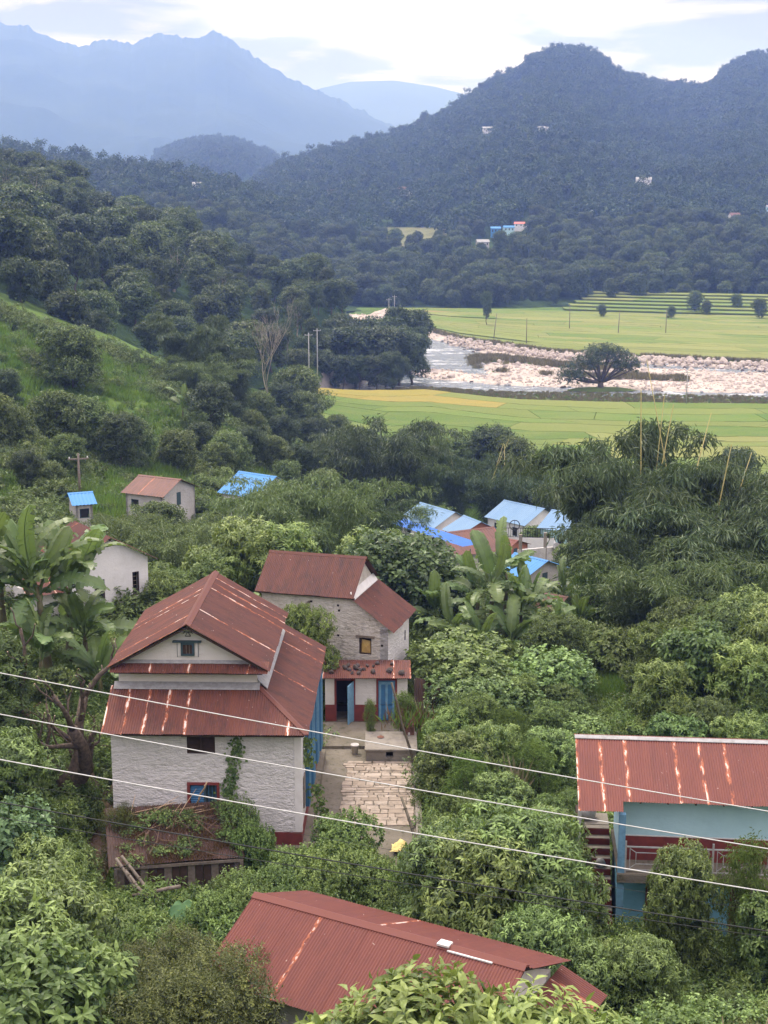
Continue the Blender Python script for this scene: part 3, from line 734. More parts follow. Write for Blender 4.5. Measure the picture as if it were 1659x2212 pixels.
def crown_mesh(name, rng, lobes, ntw, lpt, L, Wd, mat, droop=0.2, spread=1.0, down=0.35, twl=0.35, rich=False, young=0.25, upbias=0.25, inner=0.22, tint0=0.30, face_up=0.5):
    """lobes (n,6): centres and radii; leafy twigs over and inside them"""
    lobes = np.asarray(lobes, float)
    w = lobes[:, 3] * lobes[:, 4] + lobes[:, 3] * lobes[:, 5]; li = rng.choice(len(lobes), ntw, p=w / w.sum())
    d = nrm(rng.normal(size=(ntw, 3)) + np.array([0, 0, upbias]))
    fac = np.where(rng.random(ntw) < inner, rng.uniform(0.35, 0.8, ntw), rng.uniform(0.82, 1.06, ntw))
    lb = lobes[li]; tp = lb[:, :3] + d * lb[:, 3:] * fac[:, None]
    tax = nrm(d * np.array([1, 1, .7]) + np.array([0, 0, 0.35]) + rng.normal(size=(ntw, 3)) * 0.35)
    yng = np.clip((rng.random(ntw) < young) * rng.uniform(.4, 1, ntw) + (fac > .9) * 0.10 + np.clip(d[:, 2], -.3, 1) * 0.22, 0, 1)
    n = ntw * lpt
    k = np.tile(np.arange(lpt), ntw); ti = np.repeat(np.arange(ntw), lpt)
    s = (k + rng.random(n)) / lpt
    pos = tp[ti] + tax[ti] * (s * twl * rng.uniform(.7, 1.2, n))[:, None]
    ang = k * 2.4 + rng.random(n) * 0.9
    o1 = nrm(np.cross(tax, np.array([0.13, 0.21, 0.97]))); o2 = np.cross(tax, o1)
    rad = o1[ti] * np.cos(ang)[:, None] + o2[ti] * np.sin(ang)[:, None]
    ax = nrm(rad * spread + tax[ti] * (0.25 + 0.7 * s)[:, None] + np.array([0, 0, -1.0]) * down + rng.normal(size=(n, 3)) * 0.15)
    upv = nrm(np.array([0, 0, 1.0]) * face_up + tax[ti] * 0.5 + rng.normal(size=(n, 3)) * 0.25)
    Lv = L * rng.uniform(.65, 1.2, n) * (1 - 0.25 * s)
    V, F, kk = leaf_arrays(pos, ax, upv, Lv, Wd * Lv / L, droop, rich)
    tint = np.clip(tint0 * (.35 + .65 * np.clip((fac[ti] - .4) / .6, 0, 1)) - .06 + yng[ti] * 0.62 + rng.normal(size=n) * 0.11, 0, 1)  # inner leaves coloured darker to paint in crown shade; young ones paler
    return np_mesh(name, V, F, mat, {'tint': np.repeat(tint, kk)})
def lobes_for(rng, h, r, n, base=0.25, flat=0.8, lr=(0.28, 0.48)):
    """lobes filling a rounded crown of radius r between base*h and h"""
    out = []
    for i in range(n):
        z = base + (1 - base) * ((i + .5) / n) ** 0.8
        prof = math.sqrt(max(0.05, 1 - ((z - (base + .42 * (1 - base))) / (0.62 * (1 - base) + .02)) ** 2))
        a = i * 2.4 + rng.uniform(-.5, .5); q = r * prof * rng.uniform(.25, .78)
        s = r * rng.uniform(*lr)
        out.append((q * math.cos(a), q * math.sin(a), min(z * h, h - s * flat * .9), s, s * rng.uniform(.8, 1.2), s * flat * rng.uniform(.8, 1.15)))
    return out
def trunk_mesh(name, rng, h, r0, lobes, mat, limbs=6, lean=0.05, stems=1):
    mb = MB()
    for sN in range(stems):
        off = Vector((rng.uniform(-.3, .3), rng.uniform(-.3, .3), 0)) * (0 if stems == 1 else r0 * 7)
        top = Vector((rng.uniform(-lean, lean) * h, rng.uniform(-lean, lean) * h, h * .72)) + off * 2
        pts = [off + Vector((0, 0, -0.25 * h * .3))] + [off.lerp(top, q) + Vector((rng.normal() * .02 * h, rng.normal() * .02 * h, 0)) for q in (0.0, .2, .4, .6, .8, 1)]
        mb.tube(pts, [r0 * 1.35, r0 * 1.15, r0 * .9, r0 * .75, r0 * .6, r0 * .42, r0 * .2], 7)
        idx = rng.permutation(len(lobes))[:limbs]
        for i in idx:
            c = Vector(lobes[i][:3]); q = min(.85, max(.22, c.z / h * .62)); b = pts[1].lerp(pts[-1], q)
            m = b.lerp(c, .5) + Vector((0, 0, -.04 * h)) + Vector(rng.normal(size=3) * .02 * h)
            mb.tube([b, m, c], [r0 * .42, r0 * .3, r0 * .10], 5)
    return mb.mesh(name, mat, smooth=True)
def plant_proto(key, h, r, nl, ntw, lpt, L, Wd, leaf, seed, bark='bark', base=.25, flat=.8, r0=None, stems=1, limbs=6, lr=(.28, .48), **kw):
    rng = np.random.default_rng(seed)
    lb = lobes_for(rng, h, r, nl, base, flat, lr)
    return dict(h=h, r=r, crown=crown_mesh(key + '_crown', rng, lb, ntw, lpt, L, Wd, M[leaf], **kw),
                trunk=trunk_mesh(key + '_trunk', rng, h, r0 or h * .022, lb, M[bark], limbs, stems=stems))
PR = {}
# near shrubs and small trees, leaf by leaf
PR['lychee'] = plant_proto('lychee', 5.0, 2.6, 17, 1900, 9, .27, .085, 'l_lychee', 1, base=.10, down=.55, young=.40, droop=.3, rich=True, twl=.14, tint0=.24, lr=(.24, .42))
PR['lychee2'] = plant_proto('lychee2', 4.4, 2.3, 15, 1600, 9, .25, .080, 'l_lychee', 2, base=.08, down=.5, young=.45, droop=.3, rich=True, twl=.14, tint0=.24, lr=(.24, .42))
PR['bigleaf'] = plant_proto('bigleaf', 4.6, 2.2, 15, 850, 9, .36, .14, 'l_big', 3, base=.10, down=.3, young=.30, droop=.3, twl=.16, rich=True, tint0=.26, lr=(.24, .42))
PR['young'] = plant_proto('young', 4.4, 1.8, 12, 760, 9, .30, .105, 'l_young', 4, base=.15, down=.18, young=.4, droop=.35, twl=.30, rich=True, lr=(.26, .42))
PR['citrus'] = plant_proto('citrus', 3.6, 2.0, 12, 3400, 8, .105, .048, 'l_citrus', 5, base=.10, down=.1, young=.12, twl=.30, stems=3, tint0=.2, lr=(.3, .5))
PR['vine'] = plant_proto('vine', 2.2, 2.3, 13, 1500, 6, .17, .16, 'l_vine', 6, base=.02, flat=.6, down=.3, young=.22, face_up=1.0, twl=.2, r0=.03, inner=.12, lr=(.3, .5))
PR['vine2'] = plant_proto('vine2', 1.8, 1.9, 10, 1400, 6, .12, .11, 'l_vine', 16, base=.02, flat=.65, down=.3, young=.30, face_up=.9, twl=.2, r0=.03, inner=.12, lr=(.3, .5))
PR['fig'] = plant_proto('fig', 6.0, 3.2, 14, 900, 6, .40, .30, 'l_fig', 7, base=.18, down=.35, young=.16, face_up=1.0, twl=.4)
PR['mango'] = plant_proto('mango', 5.5, 2.7, 17, 1200, 10, .33, .085, 'l_young', 8, base=.12, down=.25, young=.38, droop=.35, twl=.14, rich=True, tint0=.22, lr=(.22, .40))
PR['dense'] = plant_proto('dense', 4.0, 2.1, 16, 2300, 8, .19, .075, 'l_lychee', 9, base=.05, down=.35, young=.34, tint0=.26, droop=.2, twl=.12, lr=(.22, .42))
PR['dense2'] = plant_proto('dense2', 4.6, 2.2, 17, 2300, 8, .20, .085, 'l_tree', 19, base=.06, down=.35, young=.36, tint0=.32, droop=.2, twl=.12, lr=(.22, .42))
PR['wispy'] = plant_proto('wispy', 4.2, 1.3, 10, 420, 10, .24, .045, 'l_vine', 20, base=.2, down=.2, young=.3, droop=.4, twl=.6, stems=3, lr=(.25, .4))
# middle distance
PR['mid1'] = plant_proto('mid1', 8.0, 3.7, 24, 2000, 5, .46, .21, 'l_tree', 21, base=.20, down=.35, young=.20, twl=.5, tint0=.4, lr=(.20, .40))
PR['mid2'] = plant_proto('mid2', 9.0, 3.3, 24, 2000, 5, .42, .20, 'l_tree_dark', 22, base=.18, down=.4, young=.22, twl=.5, tint0=.42, lr=(.20, .40))
PR['mid3'] = plant_proto('mid3', 6.0, 3.2, 21, 1900, 5, .38, .18, 'l_tree', 23, base=.10, down=.3, young=.30, twl=.4, tint0=.46, lr=(.20, .40))
PR['mid4'] = plant_proto('mid4', 10.0, 3.6, 22, 1600, 5, .50, .24, 'l_tree', 24, base=.30, down=.4, young=.15, twl=.6, tint0=.32, lr=(.20, .40))
# forest on the spur
PR['for1'] = plant_proto('for1', 14, 5.4, 15, 1300, 4, .95, .55, 'l_forest', 31, base=.28, down=.4, young=.15, twl=1.0, tint0=.38)
PR['for2'] = plant_proto('for2', 13, 4.8, 13, 1300, 4, .90, .50, 'l_tree_dark', 32, base=.24, down=.4, young=.15, twl=.9, tint0=.45)
PR['for3'] = plant_proto('for3', 12, 5.2, 14, 1300, 4, .85, .48, 'l_tree', 33, base=.22, down=.3, young=.20, twl=.9, tint0=.28)
PR['for4'] = plant_proto('for4', 16, 4.6, 14, 1200, 4, .95, .50, 'l_forest', 34, base=.34, down=.5, young=.10, twl=1.0, tint0=.48, lr=(.24, .42))
PR['for5'] = plant_proto('for5', 15, 5.0, 18, 420, 4, .80, .36, 'l_forest', 35, 'bark_pale', base=.35, down=.3, young=.2, twl=1.2, tint0=.5, lr=(.2, .32), limbs=14)
# small far trees for scattering: crown and trunk in one mesh
def far_proto(key, h, r, nl, ntw, lpt, L, Wd, leaf, seed):
    p = plant_proto(key, h, r, nl, ntw, lpt, L, Wd, leaf, seed, base=.12, down=.3, young=.15, twl=L, tint0=.4)
    return p['crown']
FAR = [far_proto('fa', 12, 5.2, 9, 90, 4, 2.1, 1.5, 'l_far', 41), far_proto('fb', 14, 4.6, 9, 90, 4, 2.0, 1.4, 'l_far', 42), far_proto('fc', 10, 5.6, 8, 80, 4, 2.2, 1.6, 'l_far', 43), far_proto('fd', 16, 4.0, 9, 70, 4, 1.9, 1.2, 'l_far', 44)]

def bamboo_proto(key, h, seed, nculm=26, leaf='l_bamboo', dense=34, spread=.30, dead=3):
    rng = np.random.default_rng(seed)
    cul, ded = MB(), MB()
    P, AX, TI = [], [], []
    for c in range(nculm):
        a = rng.uniform(0, 2*math.pi); b = Vector((math.cos(a), math.sin(a), 0)) * rng.uniform(.1, .10 * h)
        a += rng.normal() * .5
        out = Vector((math.cos(a), math.sin(a), 0)); hh = h * rng.uniform(.62, 1.02); ar = hh * rng.uniform(.12, spread + .12)
        pts = []
        for q in np.linspace(0, 1, 9):
            bend = q ** 2.6
            pts.append(b + out * (ar * bend * 1.5) + Vector((0, 0, hh * (q - .26 * q ** 6) )))
        cul.tube([pts[0] - Vector((0, 0, 1.0))] + pts, [.05] + list(np.linspace(.05, .012, 9)), 5, cap=False)
        for k in range(dense):
            q = rng.uniform(.10, 1.0) ** .72
            i = min(7, int(q * 8)); p = pts[i].lerp(pts[i+1], q * 8 - i)
            sa = rng.uniform(0, 2*math.pi); rr = h * .085 * rng.uniform(.3, 1.25) * (1.15 - .55 * q)
            bp = p + Vector((math.cos(sa) * rr, math.sin(sa) * rr, rng.uniform(-.35, .15) * rr * 1.6))
            for l in range(9):
                s = rng.uniform(.25, 1.05)
                P.append(p.lerp(bp, s) + Vector(rng.normal(size=3) * .16))
                d = Vector((math.cos(sa), math.sin(sa), 0)) * .6 + Vector((0, 0, -1.0)) + Vector(rng.normal(size=3) * .55)
                AX.append(d.normalized()); TI.append(np.clip(.28 + .25 * q + rng.normal() * .14, 0, 1))
    for c in range(dead):
        a = rng.uniform(0, 2*math.pi); b = Vector((math.cos(a), math.sin(a), 0)) * rng.uniform(.05, .10 * h)
        ded.tube([b - Vector((0, 0, 1)), b + Vector((rng.normal() * .25, rng.normal() * .25, h * .5)), b + Vector((rng.normal() * .9, rng.normal() * .9, h * rng.uniform(.80, 1.0)))], [.045, .04, .022], 5)
    P = np.array([tuple(p) for p in P]); AX = np.array([tuple(p) for p in AX])
    L = .037 * h * rng.uniform(.7, 1.25, len(P))
    V, F, k = leaf_arrays(P, AX, nrm(rng.normal(size=P.shape) + np.array([0, 0, .8])), L, L * .18, .12)
    return dict(h=h, crown=np_mesh(key + '_leaves', V, F, M[leaf], {'tint': np.repeat(np.array(TI), k)}), trunk=cul.mesh(key + '_culms', M['culm_green'], True), dead=ded.mesh(key + '_dead', M['culm'], True))
BB = {'a': bamboo_proto('ba', 12, 51, 30, 'l_bamboo_dark', 78, dead=1), 'b': bamboo_proto('bb', 11, 52, 28, 'l_bamboo', 74, dead=1), 'p': bamboo_proto('bp', 15, 54, 5, 'l_bamboo_dark', 260, .20, dead=2), 'c': bamboo_proto('bc', 13, 53, 28, 'l_bamboo_dark', 72, .36, dead=3)}

# banana leaves: a blade on each side of an arching midrib, often torn
def banana_leaf(key, L, Wd, arch, tears, seed, n=20, yel=0.0, fold=.35):
    rng = np.random.default_rng(seed)
    pts = []; x = 0; z = 0
    for i in range(n + 1):
        s = i / n; th = arch[0] + (arch[1] - arch[0]) * s ** 1.3
        pts.append((x, z, th)); x += math.cos(th) * L / n; z += math.sin(th) * L / n
    V, F, TT = [], [], []
    pet = 4                                                  # first steps are bare stalk
    def wid(s): return Wd * (np.clip((s) / .16, 0, 1) ** .7) * (1 - s ** 7) ** .5
    for sd in (-1, 1):
        segs = []; cur = 0
        cuts = sorted(rng.uniform(.12, .95, tears)) + [1.01]
        for i in range(pet, n):
            s0, s1 = (i - pet) / (n - pet), (i + 1 - pet) / (n - pet)
            gap = any(s0 <= c < s1 for c in cuts[:-1])
            sh = .22 if gap else 0
            dz = rng.normal() * .03 * (1 + 2 * (tears > 3)); f_ = fold + rng.normal() * .10 * (tears > 2)
            for (s, (px_, pz, th)) in ((s0, pts[i]), (s1 - (s1 - s0) * sh, pts[i + 1])):
                w = wid(s); w1 = w * (1 - .25 * (gap))
                upx, upz = -math.sin(th), math.cos(th)
                lean = .12 * L * .1
                b = len(V)
                V.append((px_, 0, pz))
                V.append((px_ + upx * (f_ * w * .30) + math.cos(th) * lean, sd * w * .32, pz + upz * (f_ * w * .30) + math.sin(th) * lean))
                V.append((px_ + upx * (-f_ * w * .05) + math.cos(th) * lean * 1.6, sd * w * .5, pz + upz * (-f_ * w * .05 + dz)))
                t_ = np.clip(.25 + .5 * s + rng.normal() * .05 + yel, 0, 1); TT += [t_ + .25, t_, t_]
            b = len(V) - 6
            for (a1, a2) in ((0, 1), (1, 2)):
                q = (b + a1, b + 3 + a1, b + 3 + a2, b + a2); F.append(q if sd > 0 else q[::-1])
    # midrib and stalk: a thin three sided rod
    for i in range(n + 1):
        px_, pz, th = pts[i]; r = .035 * (1 - .85 * i / n) * L / 2.4
        for k in range(3):
            a = 2 * math.pi * k / 3 + .5
            V.append((px_ - math.sin(th) * r * math.sin(a), r * math.cos(a), pz + math.cos(th) * r * math.sin(a) - r * .6)); TT.append(.85)
    b = len(V) - 3 * (n + 1)
    for i in range(n):
        for k in range(3): F.append((b + 3*i + k, b + 3*i + (k+1) % 3, b + 3*(i+1) + (k+1) % 3, b + 3*(i+1) + k))
    return np_mesh(key, np.array(V), np.array(F), M['l_banana'], {'tint': np.clip(np.array(TT), 0, 1)}, smooth=False)
BL = {'up': [banana_leaf('banana_leaf_up', 3.1, .74, (R(80), R(30)), 4, 1), banana_leaf('banana_leaf_up', 2.9, .74, (R(74), R(-5)), 5, 2), banana_leaf('banana_leaf_up', 2.5, .64, (R(86), R(55)), 3, 3)],
      'arch': [banana_leaf('banana_leaf_arch', 3.0, .74, (R(66), R(-28)), 5, 4), banana_leaf('banana_leaf_arch', 2.8, .78, (R(58), R(-40)), 8, 5), banana_leaf('banana_leaf_arch', 2.6, .70, (R(50), R(-10)), 6, 6)],
      'hang': [banana_leaf('banana_leaf_hang', 2.4, .62, (R(25), R(-78)), 9, 7, yel=-.1), banana_leaf('banana_leaf_hang', 2.2, .58, (R(5), R(-85)), 7, 8, yel=.1)]}
def banana(loc, hstem, s, seed, label, group, n_up=3, n_arch=5, n_hang=2):
    rng = np.random.default_rng(seed)
    t = thing('banana_plant', label, 'banana plant', loc, rng.uniform(0, 6.28), group, s)
    lean = Vector((rng.normal() * .06, rng.normal() * .06, 1)) * hstem
    mb = MB(); mb.tube([(0, 0, -.6), lean * .1, lean * .5, lean * .85, lean * 1.04], [.17, .16, .13, .10, .06], 8)
    mb.build('stem', M['stem_banana'], t, True)
    k = 0; a0 = rng.uniform(0, 6.28)
    for kind, cnt, zf in (('up', n_up, 1.0), ('arch', n_arch, .95), ('hang', n_hang, .88)):
        for i in range(cnt):
            me = BL[kind][int(rng.integers(len(BL[kind])))]
            link('leaf', me, t, lean * (zf + rng.uniform(-.03, .02)), (rng.normal() * .28, rng.normal() * .2, a0 + k * 2.4 + rng.normal() * .3), float(rng.uniform(.8, 1.1)))
            k += 1
    return t

# weeds and grasses for ground cover
def grass_mesh(key, n, h, sp, mat, seed, wd=.02, bend=.5):
    rng = np.random.default_rng(seed)
    pos = np.stack([rng.normal(size=n) * sp, rng.normal(size=n) * sp, np.full(n, -.03)], -1)
    ax = nrm(np.stack([rng.normal(size=n) * .30, rng.normal(size=n) * .30, np.ones(n)], -1)); up = nrm(rng.normal(size=(n, 3)) * np.array([1, 1, .2]))
    Lv = h * rng.uniform(.5, 1.15, n)
    V, F, k = leaf_arrays(pos, ax, up, Lv, wd * rng.uniform(.7, 1.4, n), bend * rng.uniform(.1, 1))
    return np_mesh(key, V, F, M[mat], {'tint': np.repeat(np.clip(.45 + rng.normal(size=n) * .2, 0, 1), k)})
GR = {'grass': grass_mesh('grass_tuft', 90, .75, .26, 'l_grass', 1, .035), 'grass2': grass_mesh('grass_tuft2', 70, .5, .30, 'l_grass', 2, .03, .7),
      'reed': grass_mesh('reed_tuft', 60, 1.8, .5, 'l_reed', 3, .07, .35), 'dry': grass_mesh('dry_tuft', 50, .6, .35, 'l_dry', 4, .03, .7)}
def weed_mesh(key, n, h, r, L, Wd, mat, seed, **kw):
    rng = np.random.default_rng(seed)
    return crown_mesh(key, rng, [(rng.uniform(-.5, .5) * r, rng.uniform(-.5, .5) * r, h * rng.uniform(.3, .6), r * .6, r * .6, h * .5) for _ in range(5)], n, 6, L, Wd, M[mat], twl=.18, inner=.2, **kw)
GR['weed'] = weed_mesh('weed_patch', 110, .7, .9, .16, .09, 'l_weed', 61, young=.25, face_up=.9)
GR['weed2'] = weed_mesh('weed_patch2', 110, 1.0, .9, .20, .07, 'l_vine', 62, young=.3)
GR['weed3'] = weed_mesh('weed_patch3', 120, .6, 1.0, .12, .11, 'l_vine', 63, young=.2, face_up=1.0)
GR['bush'] = weed_mesh('bush_patch', 260, 2.2, 2.0, .36, .18, 'l_tree', 64, young=.25, tint0=.42)
GR['bush2'] = weed_mesh('bush_patch2', 260, 2.8, 2.2, .36, .16, 'l_tree', 65, young=.3, tint0=.5)
def scatter(name, label, pts, sc, protos, idx=None, cat=None, seed=1, tilt=None):
    """stuff: many small pieces as one object (points carrying shared meshes)"""
    rng = np.random.default_rng(seed); n = len(pts)
    me = bpy.data.meshes.new(name); me.vertices.add(n); me.vertices.foreach_set('co', np.asarray(pts, np.float32).ravel())
    me.attributes.new('sc', 'FLOAT', 'POINT').data.foreach_set('value', np.asarray(np.broadcast_to(sc, n), np.float32))
    rot = np.stack([rng.normal(size=n) * (tilt or .04), rng.normal(size=n) * (tilt or .04), rng.uniform(0, 6.28, n)], -1)
    me.attributes.new('rt', 'FLOAT_VECTOR', 'POINT').data.foreach_set('vector', rot.astype(np.float32).ravel())
    me.attributes.new('ki', 'INT', 'POINT').data.foreach_set('value', (rng.integers(0, len(protos), n) if idx is None else np.asarray(idx)).astype(np.int32))
    me.update()
    o = link(name, me)
    ng = bpy.data.node_groups.new(name, 'GeometryNodeTree')
    ng.interface.new_socket('Geometry', in_out='INPUT', socket_type='NodeSocketGeometry'); ng.interface.new_socket('Geometry', in_out='OUTPUT', socket_type='NodeSocketGeometry')
    gi, go = ng.nodes.new('NodeGroupInput'), ng.nodes.new('NodeGroupOutput')
    jn = ng.nodes.new('GeometryNodeJoinGeometry')
    def attr(an, ty):
        a = ng.nodes.new('GeometryNodeInputNamedAttribute'); a.data_type = ty; a.inputs[0].default_value = an; return a.outputs[0]
    A_s, A_r, A_k = attr('sc', 'FLOAT'), attr('rt', 'FLOAT_VECTOR'), attr('ki', 'INT')
    e2r = ng.nodes.new('FunctionNodeEulerToRotation'); ng.links.new(A_r, e2r.inputs[0])
    for i, pm in enumerate(protos):
        po = bpy.data.objects.new(name + '_piece', pm)
        oi = ng.nodes.new('GeometryNodeObjectInfo'); oi.inputs['Object'].default_value = po; oi.inputs['As Instance'].default_value = True
        cmpn = ng.nodes.new('FunctionNodeCompare'); cmpn.data_type = 'INT'; cmpn.operation = 'EQUAL'
        ng.links.new(A_k, cmpn.inputs[2]); cmpn.inputs[3].default_value = i
        ip = ng.nodes.new('GeometryNodeInstanceOnPoints')
        ng.links.new(gi.outputs[0], ip.inputs['Points']); ng.links.new(oi.outputs['Geometry'], ip.inputs['Instance'])
        ng.links.new(cmpn.outputs[0], ip.inputs['Selection']); ng.links.new(e2r.outputs[0], ip.inputs['Rotation']); ng.links.new(A_s, ip.inputs['Scale'])
        ng.links.new(ip.outputs[0], jn.inputs[0])
    ng.links.new(jn.outputs[0], go.inputs[0])
    md = o.modifiers.new('scatter', 'NODES'); md.node_group = ng
    tag(o, label, cat, kind='stuff')
    return o
def plant(name, key, px, Y, h, label, cat='tree', group=None, wide=1.0, seed=None, dz=0.0, loc=None):
    p = PR[key]; l = loc or spot(px, Y); s = h / p['h']
    r = random.Random(int(px * 13 + Y * 7) if seed is None else seed)
    t = thing(name, label, cat, l + Vector((0, 0, dz)), r.uniform(0, 6.28), group, (s * wide, s * wide, s))
    link('trunk', p['trunk'], t); c = link('crown', p['crown'], t)
    return t
def bamboo(key, px, Y, h, label, group=None, wide=1.0, rz=None, dead=False):
    p = BB[key]; l = spot(px, Y); s = h / p['h']
    t = thing('bamboo_clump', label, 'bamboo', l, random.uniform(0, 6.28) if rz is None else rz, group, (s * wide, s * wide, s))
    link('culms', p['trunk'], t); link('foliage', p['crown'], t)
    if dead: link('dead_culms', p['dead'], t)
    return t
# ------------------------------------------------------------------ building helpers
def sheets(parent, O, U, V, u0, u1, vlo, vhi, mat, pitch=.09, amp=.016, sw=.80, seed=0, flake=.35, sub=6, lift=0.0015, name='roof_sheet'):
    """corrugated sheets side by side on a slope: U across the ribs, V up the slope; each sheet its own piece"""
    rng = random.Random(seed); O = Vector(O); U = Vector(U).normalized(); V = Vector(V).normalized(); Nn = U.cross(V)
    lo = vlo if callable(vlo) else (lambda u: vlo); hi = vhi if callable(vhi) else (lambda u: vhi)
    n = max(1, round((u1 - u0) / sw)); st = (u1 - u0) / n
    ed = [1.0 if rng.random() < flake else 0.0 for _ in range(n + 1)]
    for k in range(n):
        a, b = u0 + k*st, u0 + (k+1)*st
        m = max(4, int(round((b - a) / pitch * sub))); vs, ru, se = [], [], []
        rnd = rng.random(); off = lift + rng.uniform(0, .0015); dl = rng.uniform(-.02, .02)
        for i in range(m + 1):
            u = a + (b - a) * i / m; h = amp * math.sin(2*math.pi*u/pitch) + off
            l, hh = lo(u) + dl, hi(u)
            if hh < l + .01: hh = l + .01
            for q in (0, .5, 1):
                v = l + (hh - l) * q
                vs.append(O + U*u + V*v + Nn*h); ru.append((u, v, rnd))
                se.append(max(ed[k] * max(0, 1 - abs(u - a)/.11), ed[k+1] * max(0, 1 - abs(b - u)/.11)))
        fs = []
        for i in range(m):
            for q in (0, 1):
                fs.append((3*i+q, 3*(i+1)+q, 3*(i+1)+q+1, 3*i+q+1))
        me = np_mesh(name, np.array([tuple(v) for v in vs]), np.array(fs), mat, {'ruv': np.array(ru), 'seam': np.array(se)}, smooth=True)
        link(name, me, parent)
def cap_strip(mb, a, b, n1, n2, w, lift=.02):
    """folded ridge or hip capping from a to b, wings along n1 and n2"""
    a, b, n1, n2 = Vector(a), Vector(b), Vector(n1).normalized(), Vector(n2).normalized(); up = Vector((0, 0, lift))
    mb.add([a+up, b+up, b+n1*w+up*.6, a+n1*w+up*.6, b+n2*w+up*.6, a+n2*w+up*.6,
            a, b, b+n1*w, a+n1*w, b+n2*w, a+n2*w], [(0,1,2,3),(1,0,5,4),(3,2,8,9),(4,5,11,10),(0,3,9,6),(5,0,6,11),(2,1,7,8),(1,4,10,7)])
def wall(mb, x0, x1, z0, z1, y, th, holes=(), fl=None):
    """wall in the xz plane at y, thickness th behind it, with rectangular holes (x0,x1,z0,z1)"""
    xs = sorted({x0, x1, *[h[0] for h in holes], *[h[1] for h in holes]}); zs = sorted({z0, z1, *[h[2] for h in holes], *[h[3] for h in holes]})
    def op(i, j):
        cx_, cz_ = (xs[i]+xs[i+1])/2, (zs[j]+zs[j+1])/2
        return any(h[0] < cx_ < h[1] and h[2] < cz_ < h[3] for h in holes)
    for i in range(len(xs)-1):
        for j in range(len(zs)-1):
            if op(i, j): continue
            a, b, c, d = xs[i], xs[i+1], zs[j], zs[j+1]
            mb.add([(a,y,c),(b,y,c),(b,y,d),(a,y,d)], [(0,1,2,3)]); mb.add([(a,y+th,c),(b,y+th,c),(b,y+th,d),(a,y+th,d)], [(3,2,1,0)])
    for a, b, c, d in [(x0,x1,z0,z1)] + list(holes):
        mb.add([(a,y,c),(b,y,c),(b,y,d),(a,y,d),(a,y+th,c),(b,y+th,c),(b,y+th,d),(a,y+th,d)], [(0,4,5,1),(1,5,6,2),(2,6,7,3),(3,7,4,0)])
def yz_wall(mb, x, th, y0, y1, z0, z1): mb.box(x, x+th, y0, y1, z0, z1)
def frame(mb, x0, x1, z0, z1, y0, y1, w):
    mb.box(x0, x0+w, y0, y1, z0, z1); mb.box(x1-w, x1, y0, y1, z0, z1); mb.box(x0+w, x1-w, y0+.002, y1, z0, z0+w); mb.box(x0+w, x1-w, y0+.002, y1, z1-w, z1)

# ------------------------------------------------------------------ main white house with two tiered red iron roof
mh = thing('stone_house', 'white plastered two storey house with two tiered rusty red iron roof beside the courtyard', 'house', (-10.0, 51.25, 0), R(-1.44))
mb = MB(); wall(mb, 0, 6.95, .95, 5.0, 0, .45, [(2.78, 3.82, 3.98, 4.66), (2.75, 3.95, 1.80, 2.88)])
mb.box(0, .45, .45, 9.6, .95, 5.0); mb.box(6.5, 6.95, .45, 9.6, .95, 5.0); mb.box(.45, 6.5, 9.15, 9.6, .95, 5.0)
mb.build('wall', M['plaster_white'], mh)
mb = MB(); mb.box(-.015, 6.965, -.015, 9.6, .45, .95); mb.build('plinth_band', M['red_paint'], mh)['label'] = 'dark red painted band along the foot of the wall'
mb = MB(); mb.box(-.05, 7.22, -.28, 9.65, -.8, .45); mb.build('plinth', M['concrete_moss'], mh)
mb = MB(); mb.box(6.72, 6.985, -.015, .22, .96, 5.0); mb.build('corner_strip', M['white_paint'], mh)
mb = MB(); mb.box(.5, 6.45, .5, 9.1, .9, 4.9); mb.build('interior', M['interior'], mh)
# upper tier walls and gable
mb = MB(); mb.box(.06, 5.25, 1.5, 8.7, 4.9, 6.85); mb.prism([(.06, 1.5, 6.85), (5.25, 1.5, 6.85), (2.70, 1.5, 8.42)], (0, 7.2, 0))
gw = mb.build('upper_wall', M['plaster_clean'], mh)
# front skirt roof, right skirt roof, hip, flashings
rf = MB()
for x in np.arange(.1, 7.2, .75): rf.beam((x, -.5, 4.93), (min(x, 5.3), 1.5, 6.0), .06, .09)
rf.beam((0, -.5, 4.90), (7.1, -.5, 4.90), .06, .08); rf.beam((7.1, -.5, 4.90), (7.1, 9.9, 4.90), .06, .08)
rfo = rf.build('lower_roof', M['wood_dark'], mh)
fu, fv = Vector((1, 0, 0)), Vector((0, 2.12, 1.12)); fl = fv.length
sheets(rfo, (0, -.66, 4.98), fu, fv, -.22, 7.28, 0, lambda u: fl if u < 5.32 else fl * max(0.01, (7.28 - u) / 1.96), M['roof_main'], seed=4, flake=.4, sw=.75)
ru_, rv = Vector((0, 1, 0)), Vector((-1.96, 0, 1.12)); rl = rv.length
sheets(rfo, (7.28, 0, 4.98), ru_, rv, -.66, 9.95, 0, lambda u: rl if u > 1.46 else rl * max(.01, (u + .66) / 2.12), M['roof_dark'], seed=5, flake=.35, sw=.78)
hc = MB(); cap_strip(hc, (7.30, -.68, 4.99), (5.30, 1.48, 6.12), (-1, .05, .02), (.05, 1, .02), .16, .05); hc.build('hip_cap', M['roof_main'], rfo)
zs = MB(); zs.prism([(-.1, 1.5, 6.25), (-.1, 1.26, 6.06), (-.1, 1.25, 6.03), (-.1, 1.5, 6.20)], (5.45, 0, 0))
zs.prism([(5.25, 1.46, 6.40), (5.62, 1.46, 6.03), (5.62, 1.46, 6.00), (5.25, 1.46, 6.34)], (0, 7.4, 0))
zs.build('flashing', M['zinc'], rfo)['label'] = 'grey zinc flashing where the lower roof meets the wall'
